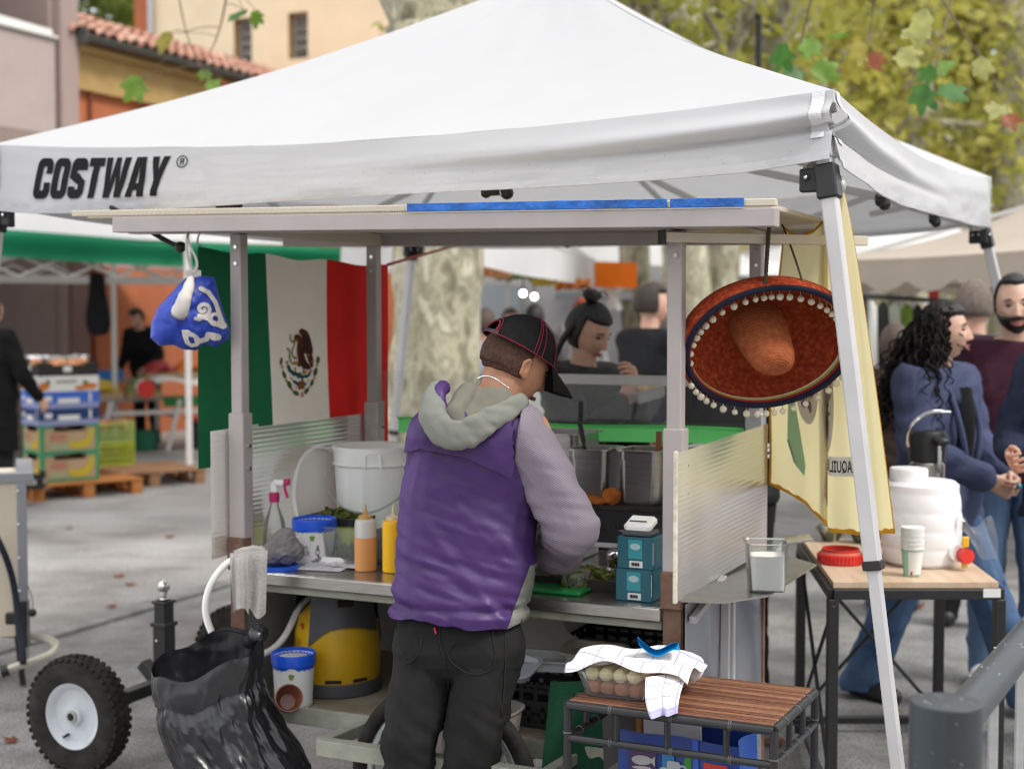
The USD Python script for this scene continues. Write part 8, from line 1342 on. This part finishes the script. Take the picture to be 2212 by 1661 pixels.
t_ = np.linspace(0, PI, 24); azo = PI - .36 * np.cos(t_) * -1; part(man, 'cap_piping', onm(xf(cat([tube(onc(PI + .31 * np.cos(t_), .24 + .31 * np.sin(t_)), .0028, 6), tube(onc(PI + .38 * np.cos(t_), .24 + .38 * np.sin(t_)), .0016, 5)] + [tube(onc(np.full(20, a), np.linspace(.22, 1.5, 20)), .0016, 5) for a in (PI * .5 + .14, PI * .5 + .06, PI * .5 - .10, PI * 1.5, .9, -.9)] + [tube(onc(np.linspace(0, 2 * PI, 60), np.full(60, .215)), .002, 5)]), Rc)), pip, world=True, smooth=True)
part(man, 'cap_strap', onm(xf(grid(lambda u, v: onc(PI - .42 + .84 * u, .20 + .085 * v, .020), 20, 4), Rc)), mk('cap_strap', (.02, .022, .028), .45), world=True, smooth=True)
def peak(u, v): a = -1.0 + 2.0 * u; r = 1 + .80 * v * np.cos(a * .80); b = onc(a, np.full_like(a, .20)); return b * np.stack([r ** .35, r, np.ones_like(r)], -1) + np.multiply.outer(-.020 * v - .012 * v ** 2 - .022 * np.abs(a) ** 2 * v, A(0, 0, 1))
part(man, 'cap_peak', onm(xf(cat([grid(peak, 30, 10), xf(grid(peak, 30, 10), None, A(0, 0, -.004))]), Rc)), capm, world=True, smooth=True)
part(man, 'neck_chain', cat([ball(q(x, y, 3.735), .0028, 1) for x, y in spline([(1032, 818, 0), (1055, 813, 0), (1080, 825, 0), (1098, 838, 0)], 26)[:, :2]]), M['chrome'], world=True)
# jacket
jk = fuse(mtorso(.014) + chain((jt['shL'] + A(.01, 0, 0), .074), (jt['eL'], .066), (jt['wL'] * .9 + jt['eL'] * .1, .045)) , .0095, 16, [((0, 0, 1), q(0, 1322, 3.78)[2]), ((-.22, -.15, -.96), -np.dot(unit(A(.22, .15, .96)), q(1060, 862, 3.80)))])
def jfold(v, am=1.0):
    x, z = (v[:, 0] - mp[0]), v[:, 2]; zc = np.clip((1.45 - z) / .65, 0, 1)
    wq = np.c_[x * 4 + z * 3.2, v[:, 1] * 3, z * 7 + x * 8.5]; f1 = np.abs(meshkit.fbm(wq + 31, 2, 3) - .5) * -2 + .5
    wq2 = np.c_[x * 4 - z * 2, v[:, 1] * 3, z * 17 + x * 7]; f2 = np.abs(meshkit.fbm(wq2 + 77, 2, 8) - .5) * -2 + .5
    pull = np.sin(z * 46 + x * 22 + 5 * meshkit.noise(v * 4)) * meshkit.noise(v * 6 + 3)
    f3 = np.abs(meshkit.fbm(np.c_[x * 9 + z * 4, v[:, 1] * 6, z * 34 + x * 9] + 55, 2, 5) - .5) * -2 + .5
    return am * (.013 * f3 * zc ** 1.2 + .020 * f1 * (.4 + zc) + .017 * f2 * zc ** 1.5 + .002 * pull * zc + .010 * (meshkit.fbm(v * 5, 2, 2) - .5) - .012 * np.exp(-((z - q(0, 1300, 3.78)[2]) / .007) ** 2))
def puff(m, am=1.0): v = np.array(m.vertices); n_ = trimesh.Trimesh(v, m.faces, process=False).vertex_normals; return TM(v + n_ * jfold(v, am)[:, None], m.faces)
jk = mf(puff(jk)); pa, pb2 = q(1096, 1352, 3.68), q(1150, 1212, 3.68); n_p = unit(A(-(pb2 - pa)[2], 0, (pb2 - pa)[0])); n_p = n_p if n_p[0] > 0 else -n_p; zs = float(q(0, 1222, 3.7)[2])
hi, lo = jk.split_by_plane(tuple(map(float, n_p)), float(np.dot(n_p, pa)))
def pick(m, mask): o = TM(m.vertices, m.faces[mask]); o.remove_unreferenced_vertices(); return o
part(man, 'jacket', cat([tm(lo), tm(hi.trim_by_plane((0., 0., 1.), zs))]), purple, world=True, smooth=40); part(man, 'side_panel', tm(hi.trim_by_plane((0., 0., -1.), -zs)), sage_d, world=True, smooth=60)
yk = fuse(mtorso(.028)[:1] + chain((jt['shL'] + A(.008, 0, -.01), .080), (jt['shL'] * .62 + jt['eL'] * .38, .078)), .010, 16, [((-.22, -.15, -.96), -np.dot(unit(A(.22, .15, .96)), q(1060, 866, 3.80)))])
v = np.array(yk.vertices); cut = np.interp(v[:, 0], [q(870, 0, 3.7)[0], q(905, 0, 3.7)[0], q(1010, 0, 3.7)[0], q(1140, 0, 3.7)[0]], [q(0, 985, 3.68)[2], q(0, 970, 3.68)[2], q(0, 988, 3.68)[2], q(0, 1046, 3.68)[2]]); km = (v[:, 2] > cut)[yk.faces].any(1) & ((v[:, 1] < 3.83) & (v[:, 0] < q(1112, 0, 3.68)[0]))[yk.faces].all(1); yk = puff(yk, .55); v = np.array(yk.vertices); v[:, 2] = np.maximum(v[:, 2], cut); yk.vertices = v
part(man, 'back_yoke', pick(yk, km), purple, world=True, smooth=60)
sl_ = fuse(chain((jt['shR'] + A(-.035, .0, -.005), .080), (jt['shR'] * .55 + jt['eR'] * .45, .066), (jt['eR'], .060), (jt['wR'] * .86 + jt['eR'] * .14, .047)), .009, 14, [((1, .05, -.12), np.dot(unit(A(1, .05, -.12)), q(1118, 930, 3.7)))]); part(man, 'sleeve', puff(sl_, 1.5), lilac, world=True, smooth=60)
part(man, 'cuff', tube([jt['wR'] * .86 + jt['eR'] * .14, jt['wR'] * .96 + jt['eR'] * .04], [.046, .044], 20), lilac, world=True, smooth=True)
# hood bunched behind the neck
hood = fuse(chain((q(1010, 852, 3.73), .036), (q(985, 895, 3.67), .030), (q(1000, 930, 3.645), .022)) + [hull((q(1000, 860, 3.74), .03), (q(1085, 868, 3.73), .036), (q(1000, 905, 3.67), .022), (q(1075, 895, 3.68), .026))], .009, 10); part(man, 'hood', wob(hood, .007, 22, 4, 2), sage, world=True, smooth=60)
hr = spline([q(946, 835, 3.76), q(934, 868, 3.70), q(938, 905, 3.645), q(962, 934, 3.625), q(1000, 940, 3.62), q(1045, 916, 3.625), q(1090, 888, 3.64), q(1128, 868, 3.68)], 60)
hm_ = tube(hr, .019 + .020 * np.sin(np.linspace(.25, PI - .15, 60)) ** 1.2, 22); hv = np.array(hm_.vertices); hcn = np.vstack([np.repeat(hr, 22, 0), hr[:1], hr[-1:]]); hm_.vertices = hcn + (hv - hcn) * A(1, .42, 1)
part(man, 'hood_rim', wob(wob(hm_, .007, 30, 2, 2), .004, 70, 8, 2), sage_d, world=True, smooth=60)
part(man, 'hood_fold', wob(tube(spline([q(958, 838, 3.75), q(950, 868, 3.69), q(968, 902, 3.66), q(1010, 900, 3.66)], 24), np.linspace(.020, .016, 24), 14), .005, 24), purple, world=True, smooth=60)
# jeans, belt tab and shoes
jm = fuse([hull((q(935, 1330, 3.78), .088), (q(1040, 1330, 3.75), .088), (jt['hL'] + A(0, -.01, .0), .098), (jt['hR'] + A(0, -.01, 0), .098))] + chain((jt['hL'], .092), (jt['kL'], .068), (jt['kL'] * .5 + jt['aL'] * .5, .064), (jt['aL'] - A(0, 0, .03), .072)) + chain((jt['hR'], .095), (jt['kR'], .070), (jt['kR'] * .5 + jt['aR'] * .5, .066), (jt['aR'] - A(0, 0, .03), .072)), .011, 12, [((0, 0, 1), .03), ((0, 0, -1), -q(0, 1300, 3.7)[2])])
v = np.array(jm.vertices); n_ = trimesh.Trimesh(v, jm.faces, process=False).vertex_normals; zz = v[:, 2]; kf = np.exp(-((zz - .47) / .13) ** 2) + .6 * np.exp(-((zz - .15) / .14) ** 2) + .25
ff = (np.abs(meshkit.fbm(np.c_[v[:, 0] * 5, v[:, 1] * 4, zz * 15 + v[:, 0] * 9] + 12, 2, 6) - .5) * -2 + .5) * .020 * kf + .008 * (meshkit.fbm(v * 6, 2, 1) - .5); part(man, 'jeans', TM(v + n_ * ff[:, None], jm.faces), jeanb, world=True, smooth=60)
def seat(p2): # nearest seat surface towards the viewer
    return None
from scipy.spatial import cKDTree
jv = v + n_ * ff[:, None]; scr = np.c_[jv[:, 0] / jv[:, 1], (jv[:, 2] - H) / jv[:, 1]]; fr_ok = n_[:, 1] < .1; kd = cKDTree(scr[fr_ok]); jf = jv[fr_ok]
def stitch(pts, r=.0016, off=.003): P = spline([(*p, 0) for p in pts], 40)[:, :2]; w = np.array([q(x, y, 1.) - A(0, 0, H) for x, y in P]); i = kd.query(np.c_[w[:, 0] / w[:, 1], w[:, 2] / w[:, 1]], k=4)[1]; D_ = jf[i].mean(1)[:, 1]; D_ = np.convolve(np.pad(D_, 4, mode='edge'), np.ones(9) / 9, 'valid'); return tube(A(0, 0, H) + w * (D_ - off)[:, None], r, 5)
stm = mk('jean_stitch', (.022, .021, .020), .8)
for pts in (((985, 1388), (968, 1415), (1000, 1448), (1022, 1456), (1065, 1440), (1068, 1400), (1066, 1360)), ((858, 1350), (862, 1395), (885, 1430), (900, 1415), (905, 1370)), ((950, 1352), (953, 1400), (965, 1450), (968, 1490)), ((1090, 1350), (1092, 1420), (1088, 1500), (1078, 1600))): part(man, 'seam', stitch(pts), stm, world=True, smooth=True)
part(man, 'red_tab', stitch(((938, 1355), (942, 1368)), .003, .006), mk('red_tab', (.5, .03, .06), .6), world=True)
for s in 'LR': a = jt['a' + s]; part(man, 'shoe', fuse([hull((a * A(1, 1, 0) + A(0, -.03, .045), .048), (a * A(1, 1, 0) + A(0, .06, .045), .048), (a * A(1, 1, 0) + A(.01, .18, .03), .042))], .02, 4, [((0, 0, 1), .003)]), shoe_b, world=True, smooth=50)

# ---- the others
def yaw_to(dx, dy): return math.atan2(-dx, dy)          # local +y turned towards (dx, dy)
def at_(px, D): p = W(px, 680, D); return A(p[0], p[1], 0)
# customer with a bun
tc1, J, onh, k = person('person with dark hair in a bun and charcoal jacket looking down behind the screen', at_(1262, 5.75), yaw_to(.80, -.62), 1.66, cloth('charcoal_jacket', (.016, .017, .018), rough=.6), cloth('dark_trousers', (.02, .02, .024)), fair, ('bun', hair_dk), dict(elL=(-.21, .12, 1.12), elR=(.20, .10, 1.10), wrL=(-.05, .22, 1.345), wrR=(.08, .24, 1.30), thL=(.3, .1, 1), thR=(-.3, .1, 1)), True, .74, head=(.0, .42, 0), topr=.032, arms_curl=.55)
part(tc1, 'hair_bun', cat([wob(onh(ball((-.02, -.05, .142), .030, 4, (1.1, .9, .9))), .007, 40), wob(onh(ball((.03, -.035, .148), .034, 4, (1.1, .9, .85))), .007, 40, 3)] + [onh(tube(spline([A(.02 * math.cos(a), -.045 + .02 * math.sin(a), .14), A(.055 * math.cos(a), -.045 + .05 * math.sin(a), .165 + .01 * math.sin(3 * a)), A(.075 * math.cos(a), -.045 + .07 * math.sin(a), .15)], 8), .0016, 4)) for a in np.linspace(0, 6, 14)]), hair_dk, smooth=True)
part(tc1, 'hair_strand', cat([onh(wob(tube(spline([A(s * .07, -.03, .03), A(s * .085, -.05, -.06), A(s * .075, -.06, -.15), A(s * .07, -.05, -.20)], 14), np.linspace(.018, .008, 14), 10), .004, 40)) for s in (-1, 1)]), hair_dk, smooth=True)
pw = tc1.t + tc1.R @ ((J['wrL'] + J['wrR']) / 2 + A(0, .10, -.01)); bx = thing('food_box', 'grey food box held in the hands of the person with the bun', 'box', pw, .2); part(bx, 'box', xf(pan(.13, .09, .045, .006, .015), rot([0, 1, 0], -.25)), mk('grey_box', (.36, .36, .36), .6)); part(bx, 'food', wob(sub(box(.10, .07, .03, .008, (0, 0, .045)), 2), .008, 50), mk('taco_food', (.55, .40, .18), .7, vary=.3, vs=50))
# dark sweater
person('person in a plain dark grey sweater with cropped hair turned to the right', at_(1404, 8.6), yaw_to(.75, .62), 1.79, cloth('dark_sweater', (.014, .0145, .017)), cloth('dark_jeans', (.02, .022, .03)), fair, ('short', mk('hair_ash', (.05, .042, .038), .6, vary=.3, vs=60, bump=.4, bs=250)), dict(elL=(-.22, .10, 1.12), elR=(.22, .10, 1.12), wrL=(-.02, .26, 1.10), wrR=(.06, .26, 1.12)), head=(-.35, .05, 0), hem=.88)
# striped sleeves behind the hat
ts, J, onh, k = person('person in a black track jacket with white sleeve stripes half hidden by the sombrero', at_(1588, 5.5), yaw_to(-.75, -.66), 1.68, cloth('black_track', (.014, .014, .016), rough=.6), jeanb, fair, ('short', hair_br), dict(elR=(.25, .06, 1.13), wrR=(.10, .33, 1.16), elL=(-.24, .06, 1.10), wrL=(-.03, .33, 1.12), thR=(-.2, .1, 1)), head=(0, .2, 0), arms_curl=1.0)
wst = mk('white_stripe', (.75, .75, .74), .7)
for j in range(3):
    for s, sg in (('R', 1), ('L', -1)):
        a, b, c = J['sh' + s], J['el' + s], J['wr' + s]; o = A(sg * .9, -.1, .2); d = unit(c - b); n1 = unit(o - d * np.dot(o, d)); n1 = rot(d, (j - 1) * .42) @ n1; d0 = unit(b - a); n0 = unit(A(sg, -.25, .1) - d0 * np.dot(A(sg, -.25, .1), d0)); n0 = rot(d0, (j - 1) * .30) @ n0
        part(ts, 'sleeve_stripe', tube(spline([a + n0 * .084 * k, (a + b) / 2 + n0 * .077 * k, b * .9 + a * .1 + unit(n0 + n1) * .074 * k, b * .5 + c * .5 + n1 * .061 * k, c + n1 * .048 * k], 20), .0065, 6), wst, smooth=True)
# curly haired woman
navyw = cloth('blue_wool', (.058, .070, .130), vary=.1, vs=10, rough=.9, bump=.5, bs=6, bt=RIDGE, bdist=.02)
tcw, J, onh, k = person('person with long dark curls in a navy wool coat laughing beside the drinks table', at_(2030, 5.72), yaw_to(.65, -.75), 1.66, navyw, jean, pale, ('curly', hair_dk), dict(elL=(-.22, .03, 1.12), elR=(.23, .05, 1.11), wrL=(-.06, .28, 1.0), wrR=(.06, .27, .99), kneeL=(-.12, .18, .49), ankL=(-.17, .34, .085), kneeR=(.08, -.12, .49), ankR=(.10, -.30, .085), thL=(.2, .3, 1), thR=(-.2, .3, 1)), True, .72, .035, head=(.50, -.06, 0), smile=1.0, topr=.036, arms_curl=.8)
g = np.random.default_rng(21); cur = []
for i in range(540):
    a = g.uniform(PI * .62, PI * 2.38) ; el = g.uniform(-.1, 1.35); d0 = A(math.cos(a) * math.cos(el), math.sin(a) * math.cos(el), math.sin(el))
    if d0[1] > -.02 and d0[2] < .70: continue
    root = head_pts(d0[None], .016)[0]; L = g.uniform(.26, .46) * (1 if d0[1] < .2 else .55); out = A(d0[0], min(d0[1], .1), 0); n = 30; s = np.linspace(0, 1, n)
    ctr = root + np.outer(.085 * np.sin(s * PI * .6) + .02 * s, out) + np.outer(-(s ** 1.1) * L + .018 * np.sin(s * 3) * (1 - s), dn) + np.outer(s * g.normal(0, .025), A(1, 0, 0)) + np.outer(s * g.normal(-.055, .03), A(0, 1, 0)); ph = g.uniform(0, 6.3); w = g.uniform(4, 7) * 2 * PI; am = .004 + .013 * s * g.uniform(.6, 1.2)
    if (ctr[:, 1] > .045).any() and d0[2] < .8: continue
    cur.append(tube(ctr + np.stack([am * np.cos(w * s + ph), am * np.sin(w * s + ph), 0 * s], 1), np.linspace(.0048, .0028, n), 5))
part(tcw, 'curls', onh(cat(cur)), mk('curly_hair', (.012, .0075, .007), .62, isl=.6, vary=.3, vs=30), smooth=True)
part(tcw, 'hair_mass', onh(wob(cat([ball((0, -.05, -.05), .09, 4, (.95, .7, 1.5)), ball((0, -.07, -.18), .10, 4, (1.2, .6, 1.2))]), .02, 18, 3)), hair_dk, smooth=True)
part(tcw, 'lapel', cat([tube(spline([J['neck'] + A(s * .05, .05, .0), A(s * .075, .135, 1.25) * k, A(s * .03, .155, 1.02) * k], 12), np.linspace(.010, .014, 12), 6) for s in (-1, 1)]), navyw, smooth=True)
part(tcw, 'black_shirt', grid(lambda u, v: (A(-.045, .125, 1.36) + np.multiply.outer(u * .09, A(1, 0, 0)) - np.multiply.outer(.32 * v, dn) + np.multiply.outer(.02 * np.sin(u * PI) + .022 * np.sin(v * PI), A(0, 1, 0))) * k, 10, 12), M['black_fabric'], smooth=True)
d = unit(J['wrL'] - J['elL']); part(tcw, 'ring', cat([ball(J['wrL'] + d * .11 + A(.0, .0, .012), .011, 2)]), mk('blue_stone', (.03, .25, .35), .1), smooth=True); part(tcw, 'bracelet', cat([lathe([(.033, -.008), (.037, 0), (.033, .008)], 20)]).apply_transform(trimesh.transformations.concatenate_matrices(trimesh.transformations.translation_matrix(J['wrL'] - d * .01), np.vstack([np.c_[frame(d), [0, 0, 0]], [0, 0, 0, 1]]))), mk('red_beads', (.4, .03, .03), .4))
nails = mk('red_nails', (.5, .01, .02), .2)
# bearded man
person('person with a dark beard and a burgundy sweater smiling behind the canopy leg', at_(2192, 6.05), yaw_to(-.30, -.95), 1.78, cloth('burgundy_knit', (.050, .014, .026), bs=200), jean2, pale, ('receding', hair_dk), dict(), shoes=mk('white_sneaker', (.7, .7, .69), .5), head=(.05, .08, .06), beard=hair_dk, smile=.8, hem=.86, build=1.1)
person('person with grey brown hair seen from behind between the laughing couple', at_(2104, 7.2), yaw_to(.35, .93), 1.77, cloth('grey_coat', (.10, .095, .09)), jeanb, fair, ('short', mk('hair_grey_brown', (.16, .125, .105), .7, vary=.3, vs=50, bump=.4, bs=200)), face=False, hem=.7)
person('person with long brown hair and a brown jacket turned away behind the banner', at_(1935, 7.6), yaw_to(.2, .97), 1.55, cloth('brown_jacket', (.06, .038, .03)), jean, fair, ('long', hair_br), face=False, female=True, hem=.8)
person('person in a navy jacket and blue jeans cut off by the right edge', at_(2345, 5.15), yaw_to(-.5, -.8), 1.74, cloth('navy_jacket', (.016, .022, .045)), jean, fair, ('short', hair_dk), dict(elR=(.25, .02, 1.12), wrR=(.20, .22, 1.08)), face=False, hem=.84)
person('person in black bending over the fruit stall in the shade', at_(316, 17.4), yaw_to(-.3, -.9), 1.72, cloth('stall_black', (.006, .006, .007)), jeanb, fair, ('short', hair_dk), dict(elL=(-.24, .1, 1.1), wrL=(-.2, .3, .95), elR=(.24, .1, 1.1), wrR=(.2, .3, .95)), face=False, lean=.30, head=(0, .5, 0), build=1.15, lod=.035)
person('person in a black coat standing at the left edge by the box stack', at_(-22, 11.4), yaw_to(.3, .9), 1.76, cloth('left_black_coat', (.005, .005, .006)), jeanb, fair, ('short', hair_dk), dict(elR=(.27, .03, 1.1), wrR=(.30, .2, .9)), face=False, hem=.5, lod=.035, build=1.15)
tp2, J, onh, k = person('person in a pale blue shirt with a black strap standing by the plane trunk', at_(1046, 10.4), yaw_to(.3, .95), 1.64, cloth('pale_blue_shirt', (.34, .38, .48)), jeanb, fair, ('short', hair_br), face=False, hem=.86, lod=.03)
part(tp2, 'strap', tube(spline([J['shL'] + A(.03, -.02, .07), A(-.03, -.125, 1.25) * k, A(.12, -.13, 1.02) * k], 14), .016, 6), M['black_fabric'], smooth=True); 
for i, (x, D_, h_, hm_, lab) in enumerate(((1102, 13.6, 1.66, hair_br, 'far person with short brown hair under the white canopy'), (1155, 13.2, 1.70, hair_dk, 'far person with long dark hair under the white canopy lamps'), (1256, 14.6, 1.76, mk('hair_ginger', (.32, .06, .025), .6), 'far person with ginger hair beside the canopy pole'))):
    person(lab, at_(x, D_), yaw_to(.2, -.95) if i != 1 else yaw_to(0, 1), h_, cloth(f'far_top_{i}', ((.30, .25, .26), (.05, .045, .05), (.25, .24, .24))[i]), jeanb, fair, ('long' if i == 1 else 'short', hm_), face=False, lod=.04, female=i == 1)
